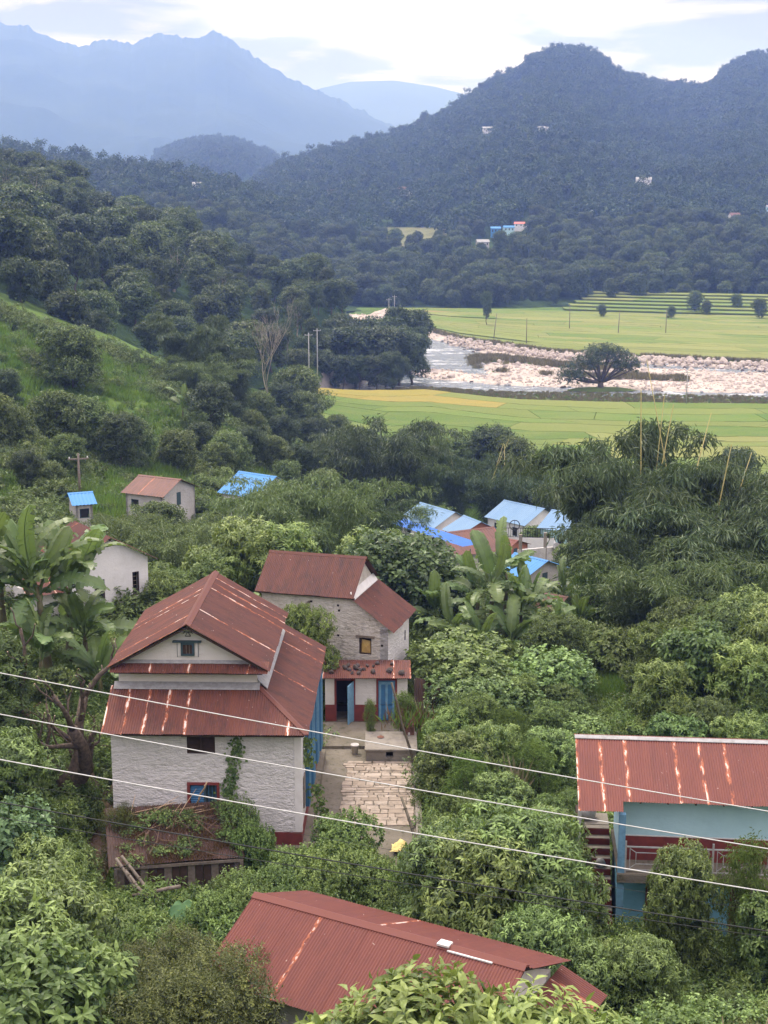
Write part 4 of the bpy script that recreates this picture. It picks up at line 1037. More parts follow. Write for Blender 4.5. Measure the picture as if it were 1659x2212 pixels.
ug = MB()
for y in np.arange(1.1, 8.8, .9):
    ug.beam((-.15, y, 6.90), (2.72, y, 8.46), .06, .08); ug.beam((5.65, y, 6.80), (2.74, y, 8.46), .06, .08)
ugo = ug.build('upper_roof', M['wood_dark'], mh)
zr = 8.60
lv = Vector((2.98, 0, zr - 6.93)); ll = lv.length
sheets(ugo, (-.26, 0, 6.93), (0, -1, 0), lv, -8.75, -.98, 0, ll, M['roof_main'], seed=6, flake=.4, sw=.80)
rv2 = Vector((-3.02, 0, zr - 6.84)); r2 = rv2.length
sheets(ugo, (5.76, 0, 6.84), (0, 1, 0), rv2, .98, 8.80, 0, r2, M['roof_dark'], seed=17, flake=.45, sw=.80)
rc_ = MB(); cap_strip(rc_, (2.73, .94, zr+.01), (2.73, 8.85, zr+.01), (-1, 0, -.52), (1, 0, -.55), .17, .045); rc_.build('ridge_cap', M['roof_main'], ugo)
# short pent strip below the gable
ps = MB(); ps.beam((.0, 1.0, 6.74), (5.5, 1.0, 6.74), .05, .06); pso = ps.build('pent_roof', M['wood_dark'], mh)
pv = Vector((0, .62, .26))
sheets(pso, (0, .90, 6.78), (1, 0, 0), pv, -.15, 5.70, 0, pv.length, M['roof_main'], seed=9, flake=.3, sw=.78)
gm = MB(); gm.prism([(.0, 1.5, 7.10), (.0, 1.36, 7.02), (.0, 1.36, 7.0), (.0, 1.5, 7.06)], (5.3, 0, 0)); gm.build('flashing', M['zinc'], pso)
# gable window with lintel and painted surround, and the small black emblem above it
gwin = MB(); frame(gwin, 2.43, 2.93, 7.28, 7.78, 1.40, 1.5, .07); gwo = gwin.build('window', M['teal_dark'], mh)
b = MB(); b.box(2.13, 3.20, 1.36, 1.5, 7.80, 7.86); b.build('lintel', M['teal_dark'], gwo)
b = MB(); b.box(2.50, 2.86, 1.455, 1.495, 7.35, 7.71); b.build('shutter', M['wood_dark'], gwo)
for x in (2.62, 2.74): b = MB(); b.box(x, x+.02, 1.43, 1.46, 7.35, 7.71); b.build('bar', M['wood_grey'], gwo)
for x in (2.30, 2.935): b = MB(); b.box(x, x+.125, 1.47, 1.5, 7.25, 7.79); b.build('surround', M['white_paint'], gwo)
for x in (2.285, 3.06): b = MB(); b.box(x, x+.015, 1.46, 1.5, 7.22, 7.79); b.build('trim', M['teal_dark'], gwo)
b = MB()
for p, q in (((2.55, 8.18), (2.85, 8.18)), ((2.60, 8.02), (2.68, 8.16)), ((2.80, 8.02), (2.72, 8.16)), ((2.60, 8.02), (2.80, 8.02)), ((2.52, 8.12), (2.60, 8.20)), ((2.88, 8.12), (2.80, 8.20))):
    b.beam((p[0], 1.488, p[1]), (q[0], 1.488, q[1]), .022, .022)
b.build('emblem', M['interior'], mh)['label'] = 'small black iron emblem high on the gable'
# louvred upper window, painted lower window
w1 = MB(); frame(w1, 2.78, 3.82, 3.98, 4.66, .06, .18, .05); w1.box(3.27, 3.33, .05, .16, 4.03, 4.61); w1o = w1.build('window', M['wood_dark'], mh)
for sx_ in ((2.83, 3.27), (3.33, 3.77)):
    for k in range(7):
        b = MB(); z = 4.05 + k*.08; b.prism([(sx_[0], .09, z), (sx_[0], .15, z+.055), (sx_[0], .155, z+.045), (sx_[0], .095, z-.01)], (sx_[1]-sx_[0], 0, 0)); b.build('slat', M['wood_dark'], w1o)
b = MB(); b.box(2.60, 4.20, -.05, .10, 4.66, 4.72); b.build('lintel', M['wood_grey'], w1o)
w2 = MB(); frame(w2, 2.75, 3.95, 1.80, 2.88, -.03, .18, .10); w2o = w2.build('window', M['red_paint'], mh); w2o['label'] = 'red framed lower window with blue shutters'
for k in range(9):
    b = MB(); z = 1.93 + k*.09; b.prism([(2.86, .05, z), (2.86, .11, z+.06), (2.86, .115, z+.05), (2.86, .055, z-.01)], (.50, 0, 0)); b.build('slat', M['blue_paint'], w2o)
b = MB(); b.box(3.36, 3.42, .03, .12, 1.91, 2.77); b.box(3.38, 3.84, .20, .23, 1.91, 2.77); b.build('shutter', M['teal_dark'], w2o)
for x in (3.52, 3.65, 3.78): b = MB(); b.box(x, x+.018, .10, .12, 1.91, 2.77); b.build('bar', M['blue_paint'], w2o)
# courtyard side: blue shutters and posts
for k, (y0, y1, z0, z1) in enumerate(((2.0, 2.7, 1.1, 4.6), (2.9, 3.7, 2.6, 4.7), (4.3, 5.1, 1.0, 4.7), (5.3, 6.2, 2.4, 4.7), (6.6, 7.4, 1.0, 4.7), (8.0, 8.8, 1.0, 4.7))):
    b = MB(); b.box(6.94, 7.10 + .05*(k % 2), y0, y1, z0, z1); so = b.build('shutter', M['blue_paint'], mh)
    b = MB()
    for q in range(3): yq = y0 + (y1-y0)*(q+.5)/3; b.box(7.095 + .05*(k % 2), 7.13 + .05*(k % 2), yq-.02, yq+.02, z0+.05, z1-.05)
    b.build('batten', M['blue_pale'], so)
b = MB(); b.box(6.93, 7.0, .9, 1.5, 1.5, 2.7); b.build('window', M['wood_grey'], mh)

# ------------------------------------------------------------------ old whitewashed house behind
oh = thing('old_house', 'old stained whitewashed house with steep red iron roof behind the outhouse', 'house', (0.19, 67.9, -.6), R(-16))
Wm, DP, ZE, ZR = 4.55, 3.8, 5.80, 7.25
xl = -1.85 - Wm
mb = MB(); wall(mb, xl, -1.85, 0, ZE, 0, .4, [])
wall(mb, -1.85, 0, 0, 4.05, 0, .4, [(-1.45, -.83, 2.95, 3.80)])
mb.prism([(-1.85, 0, 4.05), (0, 0, 4.05), (0, 0, 4.42), (-1.85, 0, 5.75)], (0, .4, 0))
mb.box(xl, xl+.4, .4, DP, 0, ZE); mb.box(xl+.4, 0, DP-.4, DP, 0, 4.2)
mb.prism([(-2.25, 0.0, ZE), (-2.25, DP, ZE), (-2.25, DP/2, ZR-.08)], (.4, 0, 0)); mb.box(-2.25, -1.85, .4, DP, 4.0, ZE)
mb.build('wall', M['plaster_old'], oh)
mb = MB(); mb.box(-.4, .012, .0, DP, 0, 4.40); mb.build('side_wall', M['plaster_white'], oh)
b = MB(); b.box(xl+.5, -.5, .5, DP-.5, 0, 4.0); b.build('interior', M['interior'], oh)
r_ = MB(); r_.beam((xl-.2, -.2, ZE-.06), (-1.6, -.2, ZE-.06), .07); r_.beam((xl-.2, DP/2, ZR-.10), (-1.6, DP/2, ZR-.10), .08)
for x in np.arange(xl, -1.6, .7): r_.beam((x, -.2, ZE-.04), (x, DP/2, ZR-.06), .05, .07); r_.beam((x, DP+.2, ZE-.04), (x, DP/2, ZR-.06), .05, .07)
ro = r_.build('roof', M['wood_dark'], oh)
v = Vector((0, DP/2 + .28, ZR - ZE + .05)); sheets(ro, (0, -.28, ZE-.02), (1, 0, 0), v, xl-.25, -1.62, 0, v.length, M['roof_dark'], seed=11, flake=.12, sw=.8)
v = Vector((0, -DP/2 - .28, ZR - ZE + .05)); sheets(ro, (0, DP+.28, ZE-.02), (-1, 0, 0), v, 1.62, -xl+.25, 0, v.length, M['roof_dark'], seed=12, flake=.1, sw=.8)
b = MB(); cap_strip(b, (xl-.27, DP/2, ZR+.05), (-1.6, DP/2, ZR+.05), (0, -1, -.9), (0, 1, -.9), .14, .03); b.build('ridge_cap', M['roof_dark'], ro)
r_ = MB()
for y in np.arange(.1, DP, .7): r_.beam((-1.85, y, 5.72), (.28, y, 4.16), .05, .07)
lo = r_.build('lean_to_roof', M['wood_dark'], oh)
v = Vector((-2.25, 0, 1.62)); sheets(lo, (.36, 0, 4.20), (0, 1, 0), v, -.22, DP+.25, 0, v.length, M['roof_dark'], seed=13, flake=.1, sw=.8)
b = MB(); b.prism([(-1.85, -.1, 6.02), (-1.62, -.1, 5.70), (-1.62, -.1, 5.66), (-1.85, -.1, 5.96)], (0, DP+.1, 0)); b.build('flashing', M['white_paint'], lo)
b = MB(); frame(b, -1.45, -.83, 2.95, 3.80, .06, .2, .06); wo_ = b.build('window', M['wood_dark'], oh)
b = MB(); b.add([(-1.37, .14, 3.00), (-.92, .14, 2.98), (-.90, .17, 3.60), (-1.36, .17, 3.66), (-1.14, .10, 3.3), (-1.37, .2, 3.00), (-.92, .2, 2.98), (-.90, .2, 3.60), (-1.36, .2, 3.66)], [(0,1,4),(1,2,4),(2,3,4),(3,0,4),(0,5,6,1),(1,6,7,2),(2,7,8,3),(3,8,5,0)]); fo = b.build('screen', M['gold_foil'], wo_); fo['label'] = 'shiny gold sheet covering the window opening'
b = MB(); b.box(-1.60, -.66, -.06, .2, 3.80, 3.90); b.build('lintel', M['wood_grey'], wo_)
for k, (x, z) in enumerate(((-3.9, 5.35), (-2.55, 5.25), (-2.5, 5.0), (-2.55, 3.75), (-.35, 3.42), (-3.6, 4.9), (-1.25, 1.45), (-3.1, 3.2))):
    b = MB(); b.box(x, x+.11, -.006, .05, z, z+.10); b.build('putlog_hole', M['interior'], oh)
b = MB(); b.beam((-4.05, -.2, 5.30), (-3.9, .1, 5.42), .09); b.build('beam_end', M['wood_grey'], oh)
b = MB(); b.beam((.03, .7, 2.6), (.03, .7, 1.8), .05); b.beam((.03, .4, 2.1), (.03, .9, 2.05), .05); b.build('bracket', M['wood_grey'], oh)
b = MB(); b.beam((.02, 3.0, 2.9), (.02, 3.02, 3.4), .03, .06); b.build('crack', M['interior'], oh)

# ------------------------------------------------------------------ outhouse with two blue doors
tl = thing('outhouse', 'low white outhouse with red dado and two blue doors', 'outhouse', (-2.73, 65.4, 0), 0)
mb = MB(); wall(mb, 0, 3.82, .82, 2.14, 0, .2, [(.43, 1.40, .82, 2.10), (2.37, 3.34, .82, 2.10)])
mb.box(0, .2, .2, 1.8, .82, 2.14); mb.box(3.62, 3.82, .2, 1.8, .82, 2.14); mb.box(.2, 3.62, 1.6, 1.8, .82, 2.2); mb.box(1.8, 1.95, .2, 1.6, .82, 2.1)
mb.build('wall', M['plaster_clean'], tl)
mb = MB(); wall(mb, 0, 3.82, 0, .82, -.006, .2, [(.43, 1.40, 0, .82), (2.37, 3.34, 0, .82)]); mb.box(0, .2, .2, 1.8, 0, .82); mb.box(3.62, 3.82, .2, 1.8, 0, .82); mb.build('dado', M['red_paint'], tl)
mb = MB(); mb.box(.2, 1.8, .25, 1.59, .02, 2.08); mb.v = mb.v; mb2 = MB(); mb2.box(.21, 1.79, 1.3, 1.58, .02, 2.08); mb2.box(.21, .26, .22, 1.5, .02, 2.08); mb2.build('interior', M['interior'], tl)
mb = MB(); mb.box(0, 3.82, -.02, 1.8, -.5, 0.012); mb.box(-.15, 3.9, -.55, -.02, -.5, -.05); mb.build('floor_slab', M['concrete_moss'], tl)
for x0 in (.43, 2.37):
    b = MB(); b.box(x0, x0+.09, -.02, .12, 0.02, 2.10); b.box(x0+.88, x0+.97, -.02, .12, .02, 2.10); b.box(x0+.09, x0+.88, -.018, .12, 2.0, 2.10)
    fo = b.build('door_frame', M['red_paint'], tl)
b = MB(); b.box(0, .78, -.02, .02, .06, 1.98); d2 = b.build('door', M['blue_paint'], tl, loc=(2.465, .04, 0))
b = MB(); b.box(.03, .75, -.04, -.019, 1.80, 1.93); b.box(.03, .13, -.04, -.019, .15, 1.8); b.box(.33, .44, -.04, -.019, .15, 1.8); b.box(.65, .75, -.04, -.019, .15, 1.8); b.build('panel_rail', M['blue_pale'], d2)
b = MB(); b.box(0, .80, -.02, .02, .05, 1.97); d1 = b.build('door', M['blue_pale'], tl, loc=(1.32, -.02, 0), rot=(0, 0, R(-108))); d1['label'] = 'faded blue door standing open'
b = MB(); b.box(.05, .72, -.035, -.019, 1.0, 1.06); b.box(.05, .14, -.035, -.019, .15, 1.85); b.box(.66, .75, -.035, -.019, .15, 1.85); b.build('panel_rail', M['blue_paint'], d1)
r_ = MB(); r_.beam((-.05, -.2, 2.18), (3.95, -.2, 2.18), .05); r_.beam((-.05, 1.7, 2.31), (3.95, 1.7, 2.31), .05); ro = r_.build('roof', M['wood_dark'], tl)
v = Vector((0, 2.25, .16)); sheets(ro, (0, -.38, 2.225), (1, 0, 0), v, -.12, 3.98, 0, v.length, M['roof_main'], seed=14, flake=.3, sw=.8)
# stones that weigh the roof down
def rock_mesh(key, mat, seed, n=1):
    rng = np.random.default_rng(seed); bm = bmesh.new(); bmesh.ops.create_icosphere(bm, subdivisions=2, radius=1.0)
    dirs = nrm(rng.normal(size=(9, 3))); cut = rng.uniform(.55, .95, 9)
    for v in bm.verts:
        p = np.array(v.co); 
        for d, c in zip(dirs, cut):
            q = p @ d
            if q > c: p = p - d * (q - c) * .85
        v.co = p
    me = bpy.data.meshes.new(key); bm.to_mesh(me); bm.free(); me.materials.append(mat); return me
RD = [rock_mesh('roof_stone', M['rock_dark'], s) for s in range(4)]
rr = random.Random(5)
for px_, py_, sz in ((575,372,.17),(610,345,.15),(625,390,.13),(655,425,.13),(690,372,.20),(715,345,.14),(725,428,.14),(740,395,.13),(780,385,.13),(820,345,.13),(885,350,.11),(880,415,.19),(930,320,.15),(1085,330,.13),(1060,405,.22),(1195,430,.21),(430,420,.16)):
    D_ = ((1150 + px_*.3617)/1.8228, (2500 + py_*.3617)/1.8228)
    # on the outhouse roof plane: z = 2.225 + (y - 65.02) * 0.071
    d = ray(*D_); t_ = (2.225 - 65.02*.071 - HC) / (d[2] - .071*d[1]); P_ = Vector(d * t_) + Vector((0, 0, HC))
    o = link('roof_stone', rr.choice(RD), None, P_ + Vector((0, 0, sz*.45)), (rr.uniform(0, 6), rr.uniform(0, .4), rr.uniform(0, 6)), (sz, sz*.8, sz*.6))
    tag(o, 'dark loose stone weighing down the outhouse roof', 'stone', 'stones on the outhouse roof')

ls = thing('iron_sheet', 'rusty corrugated iron sheet leaning beside the outhouse wall', 'iron sheet', (1.35, 66.0, -.15))
fr = MB(); fr.beam((.1, .9, 0), (.1, .9, 1.7), .06); fr.beam((1.0, 1.1, -.2), (1.0, 1.1, 1.4), .06); fro = fr.build('support', M['wood_grey'], ls)
lv_ = Vector((.15, 1.0, 1.75)); sheets(fro, (0, 0, 0), (1, -.25, -.12), lv_, 0, 1.25, 0, lv_.length, M['roof_shed'], seed=60, flake=.2, sw=.7)
# ------------------------------------------------------------------ courtyard: slab, stone paving, tank, kerb
cy_ = MB(); cy_.box(-3.4, 1.42, 50.2, 64.9, -.9, -.012)
cyo = tag(cy_.build('courtyard', M['concrete_moss']), 'mossy concrete courtyard between the house and the kerb', kind='structure')
b = MB(); b.box(-2.95, -.80, 61.95, 65.0, -.5, .12); b.build('step', M['concrete_moss'], cyo)
rr = random.Random(2)
PX0, PX1, PY0, PY1 = -1.68, 1.20, 53.75, 60.45
y = PY0; k = 0
while y < PY1 - .1:
    hh = rr.uniform(.20, .46); y2 = min(y + hh, PY1); x = PX0 + rr.uniform(-.12, .12)
    while x < PX1 - .05:
        w = rr.uniform(.22, .75); x2 = min(x + w, PX1)
        if x2 - x > .12:
            j = lambda: rr.uniform(-.035, .035); z1 = .018 + rr.uniform(0, .02); e = .016
            q = [(x+e+j(), y+e+j()), (x2-e+j(), y+e+j()), (x2-e+j(), y2-e+j()), (x+e+j(), y2-e+j())]
            b = MB(); b.prism([(p[0], p[1], -.02) for p in q], (0, 0, z1 + .02))
            me = b.mesh('paving_stone', M['paving_stone'], bevel=.012); link('paving_stone', me, cyo)
        x = x2
    y = y2
b = MB(); b.box(1.24, 1.50, 50.0, 60.3, -.9, .10); tag(b.build('kerb_wall', M['concrete'], bevel=.02), 'low concrete kerb wall along the courtyard edge', 'kerb')
tk = thing('water_tank', 'low square concrete water tank with a small dark opening', 'water tank', (-.79, 60.5, 0))
b = MB(); wall(b, 0, 2.18, -.2, .44, 0, .2, [(.88, 1.18, .16, .40)]); b.box(0, .2, .2, 2.1, -.2, .44); b.box(1.98, 2.18, .2, 2.1, -.2, .44); b.box(.2, 1.98, 1.9, 2.1, -.2, .44); b.build('body', M['concrete'], tk)
b = MB(); b.box(-.05, 2.24, -.06, 2.16, .44, .54); b.build('lid', M['concrete'], tk, bevel=.02)
b = MB(); b.box(.5, 1.6, .6, .7, -.1, .43); b.build('interior', M['interior'], tk)
bk = thing('bucket', 'white plastic bucket standing on the courtyard step', 'bucket', (-1.28, 61.35, 0.0))
b = MB(); b.lathe([(.13, 0), (.17, .38), (.185, .38), (.185, .43), (.165, .43), (.12, .06)], 16); b.build('body', M['plastic_white'], bk, True)
b = MB(); b.tube([(.18*math.cos(a), .18*math.sin(a)*.35-.12, .36 - .10*math.sin(a)) for a in np.linspace(0, math.pi, 9)], .008, 5); b.build('handle', M['metal_rail'], bk)
pl = thing('planter', 'rusty square planter tin with a spiky plant', 'planter', (1.10, 62.4, .0))
b = MB(); b.box(-.24, .24, -.22, .22, 0, 1.02); b.box(-.25, .25, -.235, -.219, .86, .90); b.build('pot', M['terracotta_pot'], pl, bevel=.015)
b = MB(); b.box(-.04, .05, -.236, -.222, .55, .66); b.build('label_patch', M['white_paint'], pl)
link('foliage', GR['grass2'], pl, (0, 0, 1.0), None, 1.5); link('foliage', GR['dry'], pl, (0, 0, 1.0), None, 1.6)
# debris on the tank lid and around
b = MB(); b.lathe([(.14, 0), (.16, .03), (.02, .10)], 9); tag(b.build('heap', M['terracotta'], None, loc=(-.15, 61.9, .54)), 'small heap of brown scraps on the tank lid', 'heap')
# bamboo props and the yellow cloth
def pole_thing(name, a, b_, r, label, mat, cat='pole', group=None, n=7):
    a, b_ = Vector(a), Vector(b_); mid = a.lerp(b_, .5) + Vector((.02, 0, .03)); t = thing(name, label, cat, a, 0, group)
    mb = MB(); pts = [Vector((0, 0, 0))]
    for q in (.25, .5, .75, 1): pts.append((b_-a)*q + Vector((.03*math.sin(q*9), 0, .02*math.sin(q*7))))
    mb.tube(pts, [r, r*.95, r*.9, r*.85, r*.75], n); mb.build('shaft', mat, t, True)
    mb = MB()
    for q in (.3, .62, .86): p = (b_-a)*q; mb.tube([p - (b_-a).normalized()*.015, p + (b_-a).normalized()*.015], r*1.12, n)
    mb.build('node', mat, t, True); return t
pole_thing('bamboo_pole', on_ground(931, 1906), at_y(866, 1722, 51.3), .065, 'leaning grey bamboo pole rising from the bushes beside the courtyard end', M['bamboo_old'])
pole_thing('bamboo_pole', on_ground(898, 1668), at_y(845, 1475, 60.2), .060, 'leaning grey bamboo pole beside the water tank and blue door', M['bamboo_old'])
yc = at_z(864, 1830, .2)
V_, F_ = [], []
rngc = np.random.default_rng(3)
for i in range(9):
    for j in range(9):
        u, v_ = i/8-.5, j/8-.5; hgt_ = .35*math.exp(-((u*2.2)**2+(v_*2.2)**2)) + .05*rngc.normal()*.5 + .06*math.sin(9*u+3*v_)
        V_.append((u*.62+.04*rngc.normal(), v_*.8+.04*rngc.normal(), hgt_)); 
        if i < 8 and j < 8: F_.append((i*9+j, (i+1)*9+j, (i+1)*9+j+1, i*9+j+1))
tag(link('cloth', np_mesh('cloth', np.array(V_), np.array(F_), M['yellow_cloth'], smooth=True), None, yc - Vector((0, 0, .10))), 'crumpled pale yellow cloth lying at the courtyard end', 'cloth')

# ------------------------------------------------------------------ ramshackle shed under sticks and creepers
shd = thing('shed', 'ramshackle shed with sagging rusty sheets under dry sticks', 'shed', (0, 0, 0))
A_, B_, C_, D_ = at_y(300, 1738, 50.6), at_y(528, 1741, 50.7), at_y(522, 1852, 48.6), at_y(250, 1872, 47.6)
shd.location = Vector((D_.x, D_.y, g(D_.x, D_.y)))
def loc_(p): return Vector(p) - shd.location
fr = MB()
for p in (A_, B_, C_, D_): fr.beam((p.x - shd.location.x, p.y - shd.location.y, -.5), loc_(p) - Vector((0, 0, .08)), .12)
fr.beam(loc_(D_) - Vector((0, 0, .1)), loc_(C_) - Vector((0, 0, .1)), .09); fr.beam(loc_(A_) - Vector((0, 0, .1)), loc_(B_) - Vector((0, 0, .1)), .09)
sro = fr.build('roof', M['wood_grey'], shd)
uu_ = (C_ - D_); vv_ = (A_ - D_).lerp(B_ - C_, .5); un = uu_.normalized(); vv_ = vv_ - un * vv_.dot(un)
sheets(sro, loc_(D_), uu_, vv_, -.25, uu_.length + .1, 0, vv_.length + .1, M['roof_shed'], seed=20, flake=.25, sw=.85, lift=.015)
b = MB(); nb_ = 16
for k in range(nb_):
    p = loc_(D_).lerp(loc_(C_), (k+.5)/nb_); ww = (C_-D_).length/nb_*.46
    b = MB(); q = un*ww; b.prism([p-q+Vector((0,.05,-.12)), p+q+Vector((0,.05,-.12)), p+q+Vector((0,.05,-1.9)), p-q+Vector((0,.05,-1.9))], (0, .03, 0)); b.build('plank', M['wood_dark'] if k % 3 else M['wood_grey'], shd)
rr = random.Random(12)
def on_shed(u, v, h=.05): return D_ + un*(u*uu_.length) + vv_*v + un.cross(vv_).normalized()*h
STK = 'stick among those heaped on the shed roof'
for k in range(46):
    pale = k < 20
    u, v = (rr.uniform(.12, .55), rr.uniform(.55, .92)) if pale else (rr.uniform(.1, .75), rr.uniform(.05, .75))
    a = rr.gauss(.25, .30) if pale else rr.uniform(-1.5, 1.5); L_ = rr.uniform(.6, 1.9) if pale else rr.uniform(.3, 1.2)
    p = on_shed(u, v, .06 + .005*k); q = p + un*math.cos(a)*L_*.9 + vv_.normalized()*math.sin(a)*L_ + Vector((0, 0, rr.uniform(-.05, .16)))
    mb = MB(); m_ = p.lerp(q, .5) + Vector((0, 0, rr.uniform(-.03, .06))); mb.tube([(0,0,0), m_-p, q-p], [.017, .014, .009], 5)
    o = link('stick', mb.mesh('stick', M['straw'] if pale else M['dry_stem']), None, p)
    tag(o, ('pale dry ' if pale else 'dark twisted ') + STK, 'stick', ('pale' if pale else 'dark') + ' sticks on the shed roof')
pole_thing('stick', on_shed(.93, .98, .05) + (-un*1.05), at_y(446, 1690, 50.0), .035, 'tall pale pole standing up from the shed roof before the blue shutter', M['wood_pale'])
for k, (pa, pb) in enumerate((((250, 1855, 47.3), (345, 1990, 45.6)), ((262, 1850, 47.3), (365, 1975, 45.7)), ((270, 1880, 47.0), (330, 1955, 45.8)), ((285, 1935, 46.2), (390, 1915, 46.2)))):
    a = at_y(*pa); b_ = at_y(*pb); b_.z = max(b_.z, g(b_.x, b_.y) + .1)
    pole_thing('timber', b_, a, .07, 'weathered timber pole leaning against the shed corner', M['wood_grey'], 'timber', 'timbers leaning on the shed')
# pots and a basin near the plinth
for k, (px_, py_, r, mt, lab) in enumerate(((597, 1860, .20, 'wire_dark', 'black cooking pot on the ground below the red plinth'), (622, 1868, .16, 'plastic_white', 'upturned white basin beside the black pot'))):
    p = at_z(px_, py_, .05); t = thing('pot' if k == 0 else 'basin', lab, 'pot' if k == 0 else 'basin', p); b = MB()
    b.lathe([(r*.8, 0), (r, r*.5), (r*.95, r*.9), (r*1.08, r*.95), (r*1.08, r), (r*.85, r*.97), (r*.8, r*.3)], 14); b.build('body', M[mt], t, True)

# ------------------------------------------------------------------ house with the long red roof in front
A_, B_ = at_z(561, 1933, 4.5), at_z(1132, 2087, 4.5)
th = math.atan2(B_.y - A_.y, B_.x - A_.x); Lr = (B_ - A_).length
fh = thing('low_house', 'low white house under a long brick red corrugated roof', 'house', (A_.x, A_.y, 0.2), th)
Z0 = 4.5 - .2
b = MB(); wall(b, .25, Lr - .15, -.8, 2.95, -2.35, .3, [(1.6, 2.5, .1, 2.1), (4.2, 5.2, 1.0, 2.1)]); wall(b, .25, Lr-.15, -.8, 3.05, 1.9, .3, [])
for x in (.25, Lr-.45): b.prism([(x, -2.35, -.8), (x, 2.2, -.8), (x, 2.2, 3.10), (x, 0, Z0 - .12), (x, -2.35, 3.0)], (.3, 0, 0))
b.build('wall', M['plaster_clean'], fh)
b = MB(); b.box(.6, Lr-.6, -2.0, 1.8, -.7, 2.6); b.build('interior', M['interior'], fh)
r_ = MB()
for x in np.arange(.1, Lr, .9): r_.beam((x, -2.65, 3.01), (x, 0, Z0-.10), .05, .08); r_.beam((x, 2.5, 3.20), (x, 0, Z0-.10), .05, .08)
ro = r_.build('roof', M['wood_dark'], fh)
v = Vector((0, 2.80, Z0 - 3.05)); sheets(ro, (0, -2.80, 3.05), (1, 0, 0), v, -.15, Lr+.05, 0, v.length, M['roof_red'], seed=23, flake=.12, sw=.80, pitch=.088)
v = Vector((0, -2.7, Z0 - 3.22)); sheets(ro, (0, 2.7, 3.22), (-1, 0, 0), v, -Lr-.25, .15, 0, v.length, M['roof_red'], seed=24, flake=.12, sw=.80, pitch=.088)
b = MB(); cap_strip(b, (-.18, 0, Z0+.01), (Lr+.08, 0, Z0+.01), (0, -1, -.47), (0, 1, -.40), .19, .05); b.build('ridge_cap', M['roof_red'], ro)
b = MB(); b.box(Lr*.70, Lr*.70+.35, -.16, .12, Z0+.02, Z0+.075); b.build('patch', M['white_paint'], ro)
b = MB(); b.box(Lr*.74, Lr*.90, -.21, -.15, Z0-.065, Z0-.03); b.build('patch', M['white_paint'], ro)
b = MB(); frame(b, -.15, .15, 1.2, 2.0, -.03, .05, .06); wn = b.build('window', M['blue_paint'], fh, loc=(Lr-.12, -1.4, 1.0), rot=(0, 0, R(90)))
b = MB(); b.box(-.08, .08, 0, .02, 1.28, 1.92); b.build('pane', M['interior'], wn)
r_ = MB(); r_.beam((Lr+.1, 1.2, 2.7), (Lr+1.1, 1.2, 2.2), .06); pr = r_.build('porch_roof', M['wood_dark'], fh)
v = Vector((-1.35, 0, .55)); sheets(pr, (Lr+1.25, 0, 2.35), (0, 1, 0), v, -1.2, 2.9, 0, v.length, M['roof_red'], seed=26, flake=.3, sw=.8, pitch=.088)
b = MB(); b.box(Lr+.9, Lr+1.0, 2.6, 2.7, -.8, 2.4); b.box(Lr+.9, Lr+1.0, -1.0, -.9, -.8, 2.4); b.build('post', M['wood_dark'], fh)

# ------------------------------------------------------------------ turquoise two storey house
bo = at_y(1330, 2016, 46.4)
bh = thing('turquoise_house', 'turquoise two storey house with balcony and red iron roof', 'house', (bo.x, 46.4, -.45), R(-5))
zc = lambda d_y, Y: at_y(1450, d_y, Y).z + .45
ZBAL = 2.55
b = MB(); wall(b, 0, 9.5, 3.45, 5.14, 0, .2, []); b.box(0, .2, .2, 2.6, ZBAL, 5.14); b.box(.2, 9.5, 2.4, 2.6, -.3, 5.6); b.build('upper_wall', M['cyan_wall'], bh)
b = MB(); wall(b, 0, 9.5, -.2, ZBAL-.15, .0, .2, [(.95, 1.75, -.2, 1.9), (3.75, 5.05, .05, 2.0), (6.6, 7.6, .05, 2.0)]); b.box(0, .2, .2, 2.6, -.2, ZBAL-.15); b.build('lower_wall', M['blue_wall'], bh)
b = MB(); b.box(.0, 9.5, -.012, .2, ZBAL, 3.42); b.build('dado', M['red_paint'], bh)
b = MB(); b.box(.0, 9.5, -.03, .0, 3.42, 3.455); b.build('string_course', M['white_paint'], bh)
b = MB(); b.box(-.1, 9.5, -1.1, 2.4, ZBAL-.15, ZBAL); b.box(-.12, 9.5, -1.14, -1.0, ZBAL-.30, ZBAL-.02); b.build('balcony', M['concrete_moss'], bh)
b = MB(); b.box(-.2, 9.6, -1.4, 2.6, -1.2, -.2); b.build('plinth', M['concrete'], bh)
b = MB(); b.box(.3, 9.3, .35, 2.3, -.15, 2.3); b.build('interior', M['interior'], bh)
for x0, x1, z1 in ((.95, 1.75, 1.9), (3.75, 5.05, 2.0), (6.6, 7.6, 2.0)):
    b = MB(); frame(b, x0, x1, -.19 if z1 < 1.95 else .05, z1, -.03, .15, .09); b.box((x0+x1)/2-.03, (x0+x1)/2+.03, -.02, .12, .1, z1-.1); do = b.build('door_frame', M['red_paint'], bh)
    b = MB(); b.box(x0+.09, x1-.09, .10, .13, 0, z1-.09); b.build('door', M['wood_dark'], do)
b = MB(); b.box(-.10, .12, -1.05, -.83, -.3, 4.6); b.build('pillar', M['blue_pale'], bh)['label'] = 'pale blue corner pillar'
